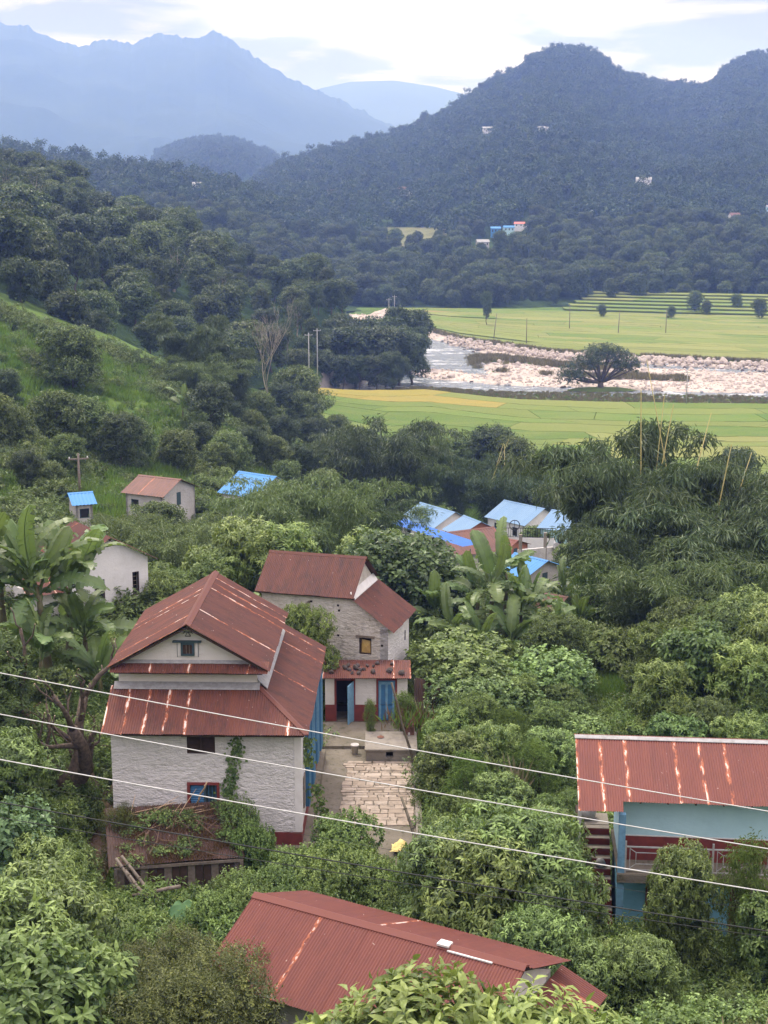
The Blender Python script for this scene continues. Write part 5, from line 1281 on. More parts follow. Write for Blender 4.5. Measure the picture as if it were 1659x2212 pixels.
# railing: posts, rails and an octagon pattern in each bay
rl_ = MB(); rl_.beam((0, -1.0, ZBAL+.92), (9.5, -1.0, ZBAL+.92), .045); rl_.beam((0, -1.0, ZBAL+.10), (9.5, -1.0, ZBAL+.10), .04); rlo = rl_.build('railing', M['metal_rail'], bh)
for k in range(7):
    x = .15 + k*1.42
    b = MB(); b.box(x-.03, x+.03, -1.03, -.97, ZBAL, ZBAL+1.12 if k % 2 == 0 else ZBAL+.95); b.build('baluster', M['metal_rail'], rlo)
    b = MB(); z0, z1 = ZBAL+.22, ZBAL+.80; xa, xb = x+.14, x+1.28
    b.beam((xa, -1, ZBAL+.10), (xa, -1, ZBAL+.92), .022); b.beam((xb, -1, ZBAL+.10), (xb, -1, ZBAL+.92), .022)
    pts = [(xa, z0+.18-.1), (xa+.2, z0+.10), (xb-.2, z0+.10), (xb, z0-.05), (xb, z1+.05), (xb-.2, z1-.08), (xa+.2, z1-.08), (xa, z1+.05)]
    b.beam((xa+.2, -1, z0+.10), (xb-.2, -1, z0+.10), .022); b.beam((xa+.2, -1, z1-.08), (xb-.2, -1, z1-.08), .022); b.beam((xa+.2, -1, z0+.10), (xa+.2, -1, z1-.08), .022); b.beam((xb-.2, -1, z0+.10), (xb-.2, -1, z1-.08), .022)
    for (p, q) in (((xa, z0-.06), (xa+.2, z0+.10)), ((xb, z0-.06), (xb-.2, z0+.10)), ((xa, z1+.06), (xa+.2, z1-.08)), ((xb, z1+.06), (xb-.2, z1-.08))): b.beam((p[0], -1, p[1]), (q[0], -1, q[1]), .022)
    b.build('panel', M['metal_rail'], rlo)
r_ = MB()
for x in np.arange(-1.2, 9.4, .9): r_.beam((x, -.7, 4.90), (x, 2.3, 5.86), .06, .08)
r_.beam((-1.3, 2.3, 5.9), (9.4, 2.3, 5.9), .07); ro = r_.build('roof', M['wood_dark'], bh)
v = Vector((0, 3.15, 1.02)); vl = v.length
sheets(ro, (0, -.82, 4.97), (1, 0, 0), v, -1.45, 9.5, lambda u: -.50 if u < .02 else 0, vl, M['roof_red'], seed=31, flake=.45, sw=.82, pitch=.085)
b = MB(); cap_strip(b, (-1.47, 2.36, 6.02), (9.5, 2.36, 6.02), (0, -1, -.30), (0, 1, -.30), .17, .04); b.build('ridge_cap', M['zinc'], ro)['label'] = 'bare pale metal ridge capping with rust spots'
v = Vector((0, -1.5, .5)); sheets(ro, (0, 3.9, 5.5), (-1, 0, 0), v, -9.5, 1.45, 0, v.length, M['roof_red'], seed=32, flake=.2, sw=.82, pitch=.085)
# outer stair with maroon risers
st_ = thing('outdoor_stair', 'narrow outdoor stair with dark red risers beside the turquoise house', 'stair', (bo.x - 1.28, 45.7, -.45), R(-5))
for k in range(11):
    b = MB(); b.box(0, 1.05, k*.31, k*.31+.34, -.4 + 0, (k+1)*.235); b.build('step', M['red_paint'], st_)
    b = MB(); b.box(-.002, 1.052, k*.31+.025, k*.31+.345, (k+1)*.235+.001, (k+1)*.235+.022); b.build('tread', M['concrete'], st_)
b = MB(); b.box(0, 1.05, 11*.31, 4.4, -.3, 2.63); b.build('landing', M['concrete'], st_)
b = MB(); b.box(-.14, -.02, 1.6, 1.72, 0, 4.55); b.build('post', M['white_paint'], st_)
b = MB(); b.box(-.10, -.03, 1.7, 4.2, 2.2, 3.0); b.build('side_wall', M['wood_dark'], st_)
b = MB(); b.lathe([(.02, 0), (.30, .05), (.34, .30), (.22, .55), (.08, .62)], 10); tag(b.build('sack', M['plaster_grey'], None, True, loc=st_.location + Vector((.65, 3.9, 2.63))), 'grey stuffed sack on the stair landing', 'sack')
b = MB(); b.lathe([(.02, 0), (.17, .03), (.19, .14), (.12, .28), (.02, .33)], 9); tag(b.build('plastic_bag', M['zinc'], None, True, loc=st_.location + Vector((.88, 2.0, 1.64))), 'shiny grey plastic bag on the dark red steps', 'bag')

# ------------------------------------------------------------------ white tower-like house behind the bananas
tp_ = at_y(322, 1300, 80)
th_ = thing('white_house', 'tall bright white house with dark narrow window behind the banana plants', 'house', (tp_.x, 80, g(tp_.x, 80) - .5), R(34))
zt_ = at_y(300, 1212, 79).z - th_.location.z
b = MB(); wall(b, -4.6, 0, 0, zt_, 0, .35, [(-.95, -.55, zt_-2.1, zt_-.75), (-3.2, -2.6, zt_-2.1, zt_-.9)]); b.box(-.35, 0, .35, 4.5, 0, zt_); b.box(-4.6, -4.25, .35, 4.5, 0, zt_); b.box(-4.25, -.35, 4.15, 4.5, 0, zt_)
b.prism([(-4.6, 0, zt_), (0, 0, zt_), (-2.3, 0, zt_+1.35)], (0, .35, 0)); b.build('wall', M['plaster_village'], th_)
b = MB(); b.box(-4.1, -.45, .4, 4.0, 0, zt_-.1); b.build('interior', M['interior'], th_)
b = MB(); frame(b, -.95, -.55, zt_-2.1, zt_-.75, .02, .14, .05); w_ = b.build('window', M['wood_dark'], th_)
for k in range(5): b = MB(); b.box(-.90, -.60, .06, .10, zt_-2.0+k*.24, zt_-1.97+k*.24); b.build('bar', M['wood_grey'], w_)
b = MB(); frame(b, -3.2, -2.6, zt_-2.1, zt_-.9, .02, .14, .05); b.build('window', M['wood_dark'], th_)
for x, z in ((-1.9, zt_-3.9), (-2.3, zt_-3.2), (-1.25, zt_-3.0), (-1.8, zt_-4.4), (-2.1, zt_-4.4), (-.5, zt_-2.4)):
    b = MB(); b.box(x, x+.12, -.006, .05, z, z+.09); b.build('putlog_hole', M['interior'], th_)
r_ = MB(); r_.beam((-2.3, -.3, zt_+1.3), (-2.3, 4.7, zt_+1.3), .08); ro = r_.build('roof', M['wood_dark'], th_)
for sgn, sd in ((1, 1), (-1, 2)):
    v = Vector((-sgn*2.75, 0, 1.58)); ox = -2.3 + sgn*2.75
    sheets(ro, (ox, 0, zt_-.12), (0, sgn, 0), v, (-.4 if sgn > 0 else -4.9), (4.9 if sgn > 0 else .4), 0, v.length, M['roof_dark'], seed=40+sd, flake=.1, sw=.8)
r_ = MB(); r_.box(-6.8, -4.62, .4, 4.0, 0, zt_-1.2); ao = r_.build('annexe', M['plaster_white'], th_)
v = Vector((0, 2.4, 1.1)); sheets(ao, (0, 0, zt_-1.3), (1, 0, 0), v, -7.0, -4.6, 0, v.length, M['roof_dark'], seed=45, flake=.3)

# ------------------------------------------------------------------ village houses on the slope below
def gable_house(name, label, pa, pb, Y, width, hwall, rise, roof, wallm, group=None, over=.35, wins=2, pitch=.30, amp=.02, sw=1.0, cat='house', foot=None, frame_m='teal_dark', hipped=False):
    """ridge runs through two pixels, level, the first at distance Y"""
    A = at_y(pa[0], pa[1], Y); B = at_z(pb[0], pb[1], A.z)
    th = math.atan2(B.y - A.y, B.x - A.x); L = (B - A).length; zr = hwall + rise
    t = thing(name, label, cat, (A.x, A.y, A.z - zr), th, group)
    dn = foot if foot is not None else 2.5
    w2 = width/2
    b = MB(); x0, x1 = over, L - over
    wl = [(x0 + (x1-x0)*(i+.5)/wins - .4, x0 + (x1-x0)*(i+.5)/wins + .4, hwall*.38, hwall*.78) for i in range(wins)]
    wall(b, x0, x1, -dn, hwall, -w2, .2, wl); wall(b, x0, x1, -dn, hwall, w2-.2, .2, [])
    for x in (x0, x1-.2): b.prism([(x, -w2, -dn), (x, w2, -dn), (x, w2, hwall), (x, 0, zr-.06), (x, -w2, hwall)], (.2, 0, 0))
    b.build('wall', M[wallm], t)
    for h_ in wl:
        b = MB(); frame(b, h_[0], h_[1], h_[2], h_[3], -w2+.03, -w2+.12, .07); wo2 = b.build('window', M[frame_m], t)
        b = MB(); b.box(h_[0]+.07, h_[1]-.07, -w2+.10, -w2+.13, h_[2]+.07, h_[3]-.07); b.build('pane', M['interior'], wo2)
    b = MB(); b.box(x1-.01, x1+.012, -.3, .3, hwall*.55, hwall*.95); b.build('window', M[frame_m], t)
    b = MB(); b.beam((0, 0, zr-.06), (L, 0, zr-.06), .08); b.beam((0, -w2-.1, hwall-.1), (L, -w2-.1, hwall-.1), .07); ro = b.build('roof', M['wood_grey'], t)
    k = (w2 + over*.8) / w2
    for sg in (-1, 1):
        v = Vector((0, -sg*w2*k, rise*k))
        sheets(ro, (0, sg*w2*k, zr - rise*k + .02), (-sg, 0, 0), v, (0 if sg < 0 else -L), (L if sg < 0 else 0), 0, v.length, M[roof], pitch, amp, sw, seed=int(pa[0]), flake=.15 if 'brown' in roof or 'dark' in roof else 0.0, sub=4)
    b = MB(); cap_strip(b, (-.02, 0, zr+.03), (L+.02, 0, zr+.03), (0, -1, -rise/w2), (0, 1, -rise/w2), .2, .03); b.build('ridge_cap', M[roof], ro)
    return t
VG = 'pale blue roofed village houses'
gable_house('village_house', 'white house with pale blue roof partly behind a feathery tree', (908, 1085), (984, 1107), 172, 6.0, 2.7, 1.5, 'roof_paleblue', 'plaster_village')
v2 = gable_house('village_house', 'white house with long pale blue roof behind a metal fence', (1089, 1080), (1177, 1099), 176, 6.2, 2.7, 1.5, 'roof_paleblue', 'plaster_village')
gable_house('village_house', 'small house with pale blue and patched grey roof', (1002, 1113), (1040, 1128), 160, 5.0, 2.4, 1.2, 'roof_paleblue', 'brick', wins=1)
gable_house('village_house', 'turquoise house with pale blue roof below the red roofed house', (1192, 1101), (1262, 1111), 163, 6.0, 2.6, 1.4, 'roof_paleblue', 'cyan_wall')
gable_house('village_house', 'rusty brown roofed grey house beside the deep blue awning', (950, 1152), (1066, 1138), 138, 5.6, 2.8, 1.5, 'roof_brown', 'plaster_grey', wins=3)
gable_house('village_house', 'small orange brick house with red sheet roof', (1078, 1160), (1120, 1168), 142, 4.0, 2.2, .7, 'roof_red', 'brick', wins=1)
gable_house('village_house', 'low hut with bright blue roof behind the banana clump', (1112, 1194), (1185, 1212), 116, 4.6, 2.2, .9, 'roof_blue', 'plaster_grey', wins=1)
gable_house('village_house', 'white house with hipped red roof among the bamboo', (1252, 1074), (1303, 1077), 186, 4.6, 3.2, .8, 'roof_pink', 'plaster_village', over=.7, wins=1)
gable_house('village_house', 'grey walled house with rusty brown roof among round trees', (300, 1026), (392, 1036), 128, 4.8, 2.8, 1.0, 'roof_brown', 'plaster_grey')
gable_house('village_house', 'white house with bright blue roof behind the bamboo', (516, 1018), (598, 1030), 132, 5.4, 2.6, 1.35, 'roof_blue', 'plaster_village')
gable_house('village_house', 'small hut with blue roof above the banana leaves', (146, 1066), (200, 1062), 120, 3.2, 2.0, .6, 'roof_blue', 'plaster_grey', wins=1)
gable_house('village_house', 'low hut with rusty patched roof between banana and bamboo', (1178, 1282), (1228, 1290), 92, 3.0, 1.8, .45, 'roof_brown', 'plaster_grey', wins=1)
# deep blue awning on posts
aw = thing('awning', 'deep blue sheet awning on thin posts', 'awning', tuple(at_y(940, 1165, 131)))
ap = [at_y(850, 1130, 136), at_y(925, 1152, 134), at_y(1016, 1184, 128), at_y(938, 1178, 127.5)]
q0 = Vector(aw.location); fr = MB()
for p in ap[1:]: fr.beam(p - q0 - Vector((0, 0, .05)), Vector((p.x - q0.x, p.y - q0.y, g(p.x, p.y) - q0.z - .3)), .10)
afo = fr.build('post', M['wood_grey'], aw)
ua = ap[2] - ap[0]; va = ap[1].lerp(ap[3], .5) - ap[0]; va = (ap[1] - ap[3]); va = va - ua.normalized()*va.dot(ua.normalized())
sheets(afo, ap[0] - q0 - va*.5, ua, va + Vector((0, 0, .5)), 0, ua.length, va.length*.25, va.length*.85, M['roof_deepblue'], .3, .02, 1.0, seed=3, flake=0, sub=4)
# metal fence in front of the long pale blue roofed house
fa, fb_ = at_y(1068, 1140, 160), at_y(1200, 1142, 152)
fc = thing('metal_fence', 'dark metal railing fence on a low wall below the pale blue roofs', 'fence', tuple(fa))
dl = fb_ - fa; b = MB(); b.beam((0, 0, 0), dl, .06); b.beam((0, 0, -1.0), dl - Vector((0, 0, 1.0)), .06); fo2 = b.build('rail', M['wire_dark'], fc)
for k in range(26): b = MB(); p = dl*(k/25); b.beam(p, p - Vector((0, 0, 1.1)), .045); b.build('bar', M['wire_dark'], fc)
b = MB(); b.beam(Vector((0, 0, -1.7)), dl - Vector((0, 0, 1.7)), .25, 1.3); b.build('base_wall', M['plaster_village'], fc)
gx = dl*.34 + Vector((0, -.1, .35)); b = MB(); b.tube([gx + Vector((.55*math.cos(a), 0, .55*math.sin(a))) for a in np.linspace(0, 2*math.pi, 17)], .05, 5); b.beam(gx - Vector((0, 0, .55)), gx + Vector((0, 0, .55)), .05); b.build('gate_ring', M['wire_dark'], fc)
# terrace wall with concrete posts
wa, wb = at_y(1118, 1190, 130), at_y(1235, 1180, 134)
tw = thing('terrace_wall', 'low grey concrete terrace wall with posts below the fence', 'wall', tuple(wa)); dl = wb - wa
b = MB(); b.beam(Vector((0, 0, -1.2)), dl - Vector((0, 0, 1.2)), .3, 2.6); b.build('wall', M['plaster_grey'], tw)
for q in (.05, .5, .95): b = MB(); p = dl*q; b.beam(p + Vector((0, 0, -1)), p + Vector((0, 0, 1.5)), .28); b.build('post', M['concrete'], tw)
b = MB(); b.lathe([(.02, 0), (.32, .05), (.40, .16), (.40, .19), (.3, .1)], 14); tag(b.build('satellite_dish', M['zinc'], None, True, loc=wa.lerp(wb, .7) + Vector((0, -.3, .1)), rot=(R(60), 0, R(20))), 'round grey satellite dish on the terrace wall', 'dish')
# ------------------------------------------------------------------ planting
def proj(P):
    P = np.asarray(P, float); dz = P[..., 2] - HC
    w = P[..., 1]*cp - dz*sp_; u = P[..., 1]*sp_ + dz*cp
    return 829.5 + FPX*P[..., 0]/w, 1106 - FPX*u/w
def in_poly(x, y, poly):
    x = np.asarray(x); y = np.asarray(y); r = np.zeros(x.shape, bool); n = len(poly)
    for i in range(n):
        (x0, y0), (x1, y1) = poly[i], poly[(i+1) % n]
        c = ((y0 > y) != (y1 > y)) & (x < (x1-x0)*(y-y0)/((y1-y0) or 1e-9) + x0); r ^= c
    return r
def thin(P, dmin):
    """keep points at least dmin apart (in plan)"""
    cell = {}; keep = []
    for i, p in enumerate(P):
        c = (int(p[0]//dmin), int(p[1]//dmin)); ok = True
        for a in (-1, 0, 1):
            for b in (-1, 0, 1):
                for q in cell.get((c[0]+a, c[1]+b), ()):
                    if (P[q][0]-p[0])**2 + (P[q][1]-p[1])**2 < dmin*dmin: ok = False
        if ok: cell.setdefault(c, []).append(i); keep.append(i)
    return P[keep]
# ---- far forest: reads as one mass (with gaps in front of the hillside houses)
FHX = [(H_mid,443,412),(H_mid,421,466),(H_big,866,424),(H_big,884,428),(H_big,722,424),(H_low,1368,374),(H_low,1557,487),(H_low,1624,464),(H_big,690,549),(H_big,743,545),(H_big,628,548),(H_big,1064,512),(H_big,1086,508),(H_big,1114,498),(H_big,1036,540),(H_low,1262,528),(H_big,1040,288),(H_big,1155,290),(H_low,1098,542)]
FHP = [hill_at(*a) for a in FHX]
rng = np.random.default_rng(77)
CLEAR = [[(825,498),(945,500),(960,535),(900,545),(830,535)], [(1000,525),(1110,520),(1120,545),(1010,548)]]
def forest(name, label, Hd, n, dmin, t0, t1, pxr=(-150, 1810), big=900, s0=.6, s1=1.15):
    P = thin(hill_points(Hd, n, rng, t0, t1, pxr), dmin)
    x, y = proj(P); k = np.ones(len(P), bool)
    for c in CLEAR: k &= ~in_poly(x, y, c)
    for hp in FHP: k &= ~((np.abs(P[:, 0]-hp.x) < 9) & (P[:, 1] < hp.y + 7) & (P[:, 1] > hp.y - 30))
    P = P[k]; P[:, 2] -= .8
    near = P[:, 1] < big
    idx = np.where(near, 4 + rng.integers(0, 4, len(P)), rng.integers(0, 4, len(P)))
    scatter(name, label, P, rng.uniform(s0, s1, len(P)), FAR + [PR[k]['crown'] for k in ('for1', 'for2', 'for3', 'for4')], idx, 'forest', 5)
forest('hill_forest', 'dense forest covering the high hill with the flat top', H_big, 22000, 7.0, 0.0, 1.04, s0=.5)
forest('foothill_forest', 'dense forest covering the nearer foothill', H_low, 9000, 6.5, 0.0, 1.04, s0=.5, s1=1.0)
forest('ridge_forest', 'dense forest covering the low ridge behind the spur', H_mid, 9000, 7.0, 0.1, 1.04, s0=.55)
forest('round_hill_forest', 'dense forest on the small rounded hill', H_round, 6000, 9.0, .45, 1.05, s0=.6)
def hill_patch(Hd, name, label, poly, mat, lift=1.2):
    x0, x1 = min(p[0] for p in poly), max(p[0] for p in poly); y0, y1 = min(p[1] for p in poly), max(p[1] for p in poly)
    xs = np.linspace(x0, x1, 26); ys = np.linspace(y1, y0, 14)
    V = np.array([[tuple(hill_at(Hd, x + 3*math.sin(y*.7), y) + Vector((0, 0, lift))) for x in xs] for y in ys])
    tag(link(name, grid_mesh(name, V[..., 0], V[..., 1], V[..., 2], mat)), label, kind='structure')
hill_patch(H_big, 'hill_field', 'pale green terraced field in a clearing of the wooded hill', CLEAR[0], M['scrub'], 2.0)

P = hill_points(H_big, 150, rng, .985, 1.002); P = thin(P, 9.0); scatter('crest_trees', 'taller trees standing up along the crest of the flat topped hill', P - np.array([0, 0, 1.0]), rng.uniform(.55, 1.05, len(P)), [PR[k]['crown'] for k in ('for2', 'for4', 'for1')], None, 'trees', 9)
# ---- trees on the spur: each its own tree
P = thin(hill_points(H_spur, 1500, rng, .0, 1.0, (-130, 806)), 8.6)
x, y = proj(P); P = P[(x > -90) & (y < 960)]
P = P[np.argsort(P[:, 1])][:285]
x, y = proj(P)
SG = {'for1': 'broad dark green tree in the wood on the spur', 'for2': 'deep green round tree in the wood on the spur', 'for3': 'lighter green tree in the wood on the spur', 'for4': 'tall slender tree in the wood on the spur', 'for5': 'sparse tree with pale branches in the wood on the spur'}
for p, px_, py_ in zip(P, x, y):
    key = random.choices(list(SG), (4, 3, 3, 2, 1))[0]
    h = random.uniform(8.5, 14.5) * (0.8 if py_ > 640 else 1.0)
    t_ = (p[1] - 250) / 250
    where = 'above the hillside road' if px_ > 600 and py_ > 640 else ('near the crest of the spur' if t_ > .75 else ('halfway up the spur' if t_ > .38 else 'at the foot of the spur above the grass'))
    lab = SG[key].replace('in the wood on the spur', where)
    plant('forest_tree', key, px_, p[1], h, lab, 'tree', lab.replace('tree', 'trees'), random.uniform(.95, 1.25), seed=int(abs(p[0]*p[1])), loc=Vector(p) - Vector((0, 0, .3)))
forest('spur_forest', 'dense forest on the flank of the spur beyond the grassy slope', H_spur, 2500, 8.0, .0, 1.0, (-420, -100), s0=.6)
# trees by the river below the spur
for k, (px_, Y_, h) in enumerate(((700,392,13),(735,398,14),(768,392,15),(800,396,14),(832,392,15),(862,394,15),(888,398,13),(716,425,14),(752,430,14),(790,428,13),(826,425,15),(858,432,17),(880,436,16),(896,430,12),(742,380,9),(778,379,9),(815,380,9),(848,380,10),(690,384,10),(872,455,14),(845,470,9))):
    p = Vector((x_at(px_, Y_, VAL), Y_, VAL - .2))
    plant('river_tree', ('for2', 'mid2', 'for2', 'for4')[k % 4], px_, Y_, h, 'dark tree crowding the river bank below the spur', 'tree', 'trees on the river bank', 1.12, loc=p)

# ---- middle distance, placed where each stands in the photograph
def tree_px(name, key, cx_, top, bot, label, group=None, wide=1.0, cat='tree'):
    p = on_ground(cx_, bot); h = max(1.5, at_y(cx_, top, p.y).z - p.z)
    return plant(name, key, cx_, p.y, h, label, cat, group, wide, loc=p)
LM = {'mid1': 'leafy round tree on the slope between the village and the rice', 'mid2': 'dark leafy tree on the slope between the village and the rice', 'mid3': 'low bushy tree on the slope between the village and the rice', 'mid4': 'taller loose tree on the slope between the village and the rice'}
LT = {'mid1': 'leafy round tree on the grassy slope below the spur', 'mid2': 'dark leafy tree on the grassy slope below the spur', 'mid3': 'low bushy tree on the grassy slope below the spur', 'mid4': 'taller loose tree on the grassy slope below the spur'}
for k, (cx_, top, bot) in enumerate(((160,712,850),(20,800,890),(130,850,985),(185,865,990),(262,895,1030),(20,880,985),(60,975,1065),(150,945,1050),(385,935,1030),(440,915,1010),(495,938,1040),(540,925,1015),(590,945,1030),(420,890,950),(455,828,955),(640,800,925),(610,830,925),(660,850,950),(560,850,930),(500,870,940),(-40,850,980),(-60,960,1080),(290,905,1010),(110,1000,1070),(610,900,985),(540,890,960),(670,905,980),(470,960,1040))):
    key = ('mid3', 'mid2', 'mid1', 'mid3', 'mid2')[k % 5]
    tree_px('slope_tree', key, cx_, top, bot, LT[key], LT[key].replace('tree', 'trees'), 1.1)
for k, (cx_, top, bot) in enumerate(((650,962,1060),(700,950,1050),(745,965,1075),(790,930,1040),(850,965,1080),(905,985,1095),(955,955,1080),(1010,945,1085),(1060,925,1095),(1100,950,1105),(1140,1000,1120),(1175,1050,1125),(700,1020,1110),(790,1040,1120),(945,1040,1112),(1015,1010,1100),(1060,1020,1110),(620,1000,1075),(860,1040,1120),(1110,1040,1118),(880,930,1030),(740,1060,1140),(1220,1050,1120),(690,905,980),(730,900,990),(980,1000,1080),(830,1010,1090),(905,1060,1125),(1000,1060,1110))):
    key = ('mid2', 'mid1', 'mid3', 'mid2', 'mid4')[k % 5]
    tree_px('slope_tree', key, cx_, top, bot, LM[key], LM[key].replace('tree', 'trees'), 1.05)
tree_px('tree', 'mid2', 1583, 972, 1110, 'small dark tree standing against the rice beyond the bamboo')
tree_px('tree', 'mid3', 1640, 1040, 1170, 'bushy tree behind the tall bamboo')
tree_px('tree', 'wispy', 930, 1100, 1172, 'feathery tree in front of the pale blue roof', wide=2.6)
tree_px('tree', 'dense2', 1228, 1180, 1280, 'dense round dark tree beside the bright blue roof', wide=1.15)
tree_px('tree', 'mid3', 1150, 1140, 1200, 'bush on the terrace below the metal fence', cat='bush', wide=1.3)
tree_px('tree', 'mid3', 1215, 1130, 1195, 'bush in front of the turquoise village house', cat='bush', wide=1.2)
tree_px('tree', 'mid1', 350, 1090, 1200, 'leafy tree in front of the brown roofed house', wide=1.3)
tree_px('tree', 'mid3', 430, 1075, 1150, 'bush between the brown roof and the blue roof', cat='bush', wide=1.3)
tree_px('tree', 'mid3', 505, 1045, 1100, 'bush below the white wall of the blue roofed house', cat='bush', wide=1.2)
# ---- bamboo
bamboo('a', 1362, 96, 17.2, 'tall dark bamboo clump with a drooping plume beside the red roofed house', wide=.8)
bamboo('c', 1430, 99, 18, 'tallest bamboo clump with a plume and yellow dead culms', dead=True)
bamboo('a', 1500, 92, 14, 'broad dark bamboo clump right of the tallest plume', wide=1.25)
bamboo('c', 1590, 95, 14.5, 'dark bamboo clump with a long arching pale culm', wide=1.2, dead=True)
bamboo('p', 1325, 97, 19, 'single drooping bamboo plume rising beside the red roofed house', wide=1.0, rz=2.0)
bamboo('p', 1442, 101, 20.5, 'upright bamboo plume standing highest against the rice', wide=.8, rz=.4, dead=True)
bamboo('b', 1690, 92, 13.5, 'bamboo clump at the far side of the dark bamboo stand', wide=1.2)
bamboo('b', 1400, 84, 9, 'shorter bamboo clump in front of the dark bamboo stand', wide=1.4)
bamboo('a', 1395, 88, 11, 'dark bamboo clump above the small grass plot', wide=1.0)
bamboo('b', 1610, 85, 9.5, 'low bamboo clump at the foot of the dark stand', wide=1.3)
bamboo('b', 645, 112, 11, 'fresh green bamboo clump behind the blue roofed house', wide=1.15)
bamboo('b', 700, 108, 11.6, 'fresh green bamboo clump with drooping sprays behind the old house', wide=1.15)
bamboo('a', 780, 112, 10, 'darker bamboo clump between the old house and the pale blue roof', wide=1.1)
bamboo('b', 575, 108, 5.2, 'low fresh bamboo clump beside the blue roof', wide=1.2)
bamboo('b', 262, 98, 6.2, 'bamboo thicket behind the white house', wide=1.3)
bamboo('b', 370, 95, 6.4, 'bamboo thicket in front of the brown roofed house', wide=1.4)
bamboo('b', 450, 100, 6.4, 'bamboo thicket between the brown roof and the red roof ridge', wide=1.3)
bamboo('b', 318, 101, 6.0, 'bamboo thicket below the brown roofed house wall', wide=1.2)
bamboo('b', 495, 105, 4.6, 'bamboo thicket below the bright blue roof', wide=1.2)
bamboo('p', 400, 228, 19, 'tall pale plumed bamboo under the spur', 'bamboo under the spur', 1.0)
bamboo('p', 452, 232, 21, 'tall pale plumed bamboo under the spur', 'bamboo under the spur', 1.1)
bamboo('p', 505, 236, 17, 'tall pale plumed bamboo under the spur', 'bamboo under the spur', 1.1)
bamboo('b', 440, 224, 12, 'tall pale plumed bamboo under the spur', 'bamboo under the spur', 1.3)
bamboo('a', 825, 190, 18, 'dark bamboo clump standing against the green rice', wide=1.2)
bamboo('b', 905, 198, 17, 'thin bamboo with one bent plume against the green rice', wide=.7)
bamboo('a', 985, 200, 14.5, 'thin bamboo with a curled plume beside dead culms', wide=.6, dead=True)
bamboo('c', 1075, 186, 13.5, 'dark bamboo clump with bare poles near the rice', wide=1.1, dead=True)
# ---- bananas
BG = 'banana plants by the white house'
for k, (px_, Y_, hs, s) in enumerate(((60,68,3.3,1.35),(112,66,3.5,1.4),(150,69,3.0,1.35),(15,70,3.5,1.35),(190,68,2.1,1.15),(-30,67,3.3,1.3),(218,65,1.5,.95),(85,64,2.0,1.1))):
    banana(spot(px_, Y_), hs, s, 100+k, 'banana plant with broad upright leaves in front of the white house', BG, 4, 6, 2)
for k, (px_, Y_, hs, s) in enumerate(((945,80,2.6,1.0),(985,78,2.2,.95),(1020,82,3.6,1.05),(1060,79,4.4,1.1),(1090,81,4.6,1.1),(1125,78,3.4,1.05),(1160,80,3.2,1.05),(1105,76,2.0,1.0),(1040,76,2.0,1.0),(1180,77,2.2,1.0))):
    banana(spot(px_, Y_), hs, s, 130+k, 'banana plant in the large clump beside the old house', 'banana plants beside the old house', 3, 5, 3)
banana(spot(1215, 100), 2.6, 1.0, 150, 'banana plant with a hanging orange dead leaf beside the bamboo', None)
banana(spot(530, 78), 1.8, .8, 151, 'small banana plant peeping over the red roof ridge', None)
banana(on_ground(395, 925), 2.0, 1.3, 152, 'lone banana plant on the grassy slope', None)
banana(on_ground(905, 1040), 2.5, 1.2, 153, 'lone banana plant among the trees by the rice', None)
banana(spot(1245, 84), 2.4, .9, 154, 'young banana plant with folded leaves near the thatched tree', None)
# ---- near trees and shrubs
def sh(key, px_, Y_, h, label, cat='shrub', group=None, wide=1.0, name='shrub'): return plant(name, key, px_, Y_, h, label, cat, group, wide)
sh('bigleaf', 55, 31.5, 4.6, 'broad leaved shrub with fresh green shoots in the near corner', wide=1.1); sh('bigleaf', 175, 34, 4.3, 'broad leaved shrub with a leaning bare twig by the citrus', wide=1.0)
sh('lychee', 95, 38, 4.6, 'drooping leaved tree behind the broad leaved shrubs', 'tree', wide=1.1, name='tree'); sh('lychee2', 10, 36, 5.0, 'drooping leaved tree at the edge of the soil path', 'tree', wide=1.1, name='tree')
sh('fig', 40, 45, 4.0, 'dark large leaved tree left of the soil path', 'tree', name='tree', wide=.9); sh('lychee', 15, 50, 4.4, 'dark leafy tree below the pollarded trunks', 'tree', name='tree'); sh('dense2', -10, 54, 6.0, 'dark leafy tree beside the pollarded trunks', 'tree', name='tree'); sh('dense', 165, 57.5, 1.5, 'bush at the foot of the pollarded trunks'); sh('dense2', 120, 62, 2.6, 'bush behind the pollarded trunks'); sh('dense', 215, 73, 1.9, 'bush at the foot of the white house', wide=.9); sh('dense', 285, 72, 1.5, 'small bush between the white house and the red roof')
for k, (px_, Y_, h) in enumerate(((330,32.5,3.7),(425,33.5,4.0),(480,36.0,3.4),(285,35.5,3.0),(380,37.5,3.2))):
    sh('citrus', px_, Y_, h, 'small leaved citrus bush beside the low white house', 'citrus bush', 'citrus bushes by the low house', 1.0, 'citrus_bush')
for k, (px_, Y_, h) in enumerate(((685,24.5,5.1),(770,25.0,4.7),(882,25.2,5.9),(955,24.5,4.5),(1060,25.5,5.1),(1140,25.0,5.5),(1220,25.5,4.9),(1285,27,4.6),(1010,24.0,4.5),(730,24.0,4.6))):
    sh('young', px_, Y_, h, 'pale green large leaved shrub growing up in front of the long red roof', 'shrub', 'pale shrubs before the long red roof', 1.05)
for k, (px_, Y_, h) in enumerate(((520,28.5,2.4),(560,28,2.2),(610,27.5,2.0))):
    sh('citrus', px_, Y_, h, 'thin yellowish shrub against the white wall of the low house', 'shrub', 'thin shrubs by the low house wall', .7)
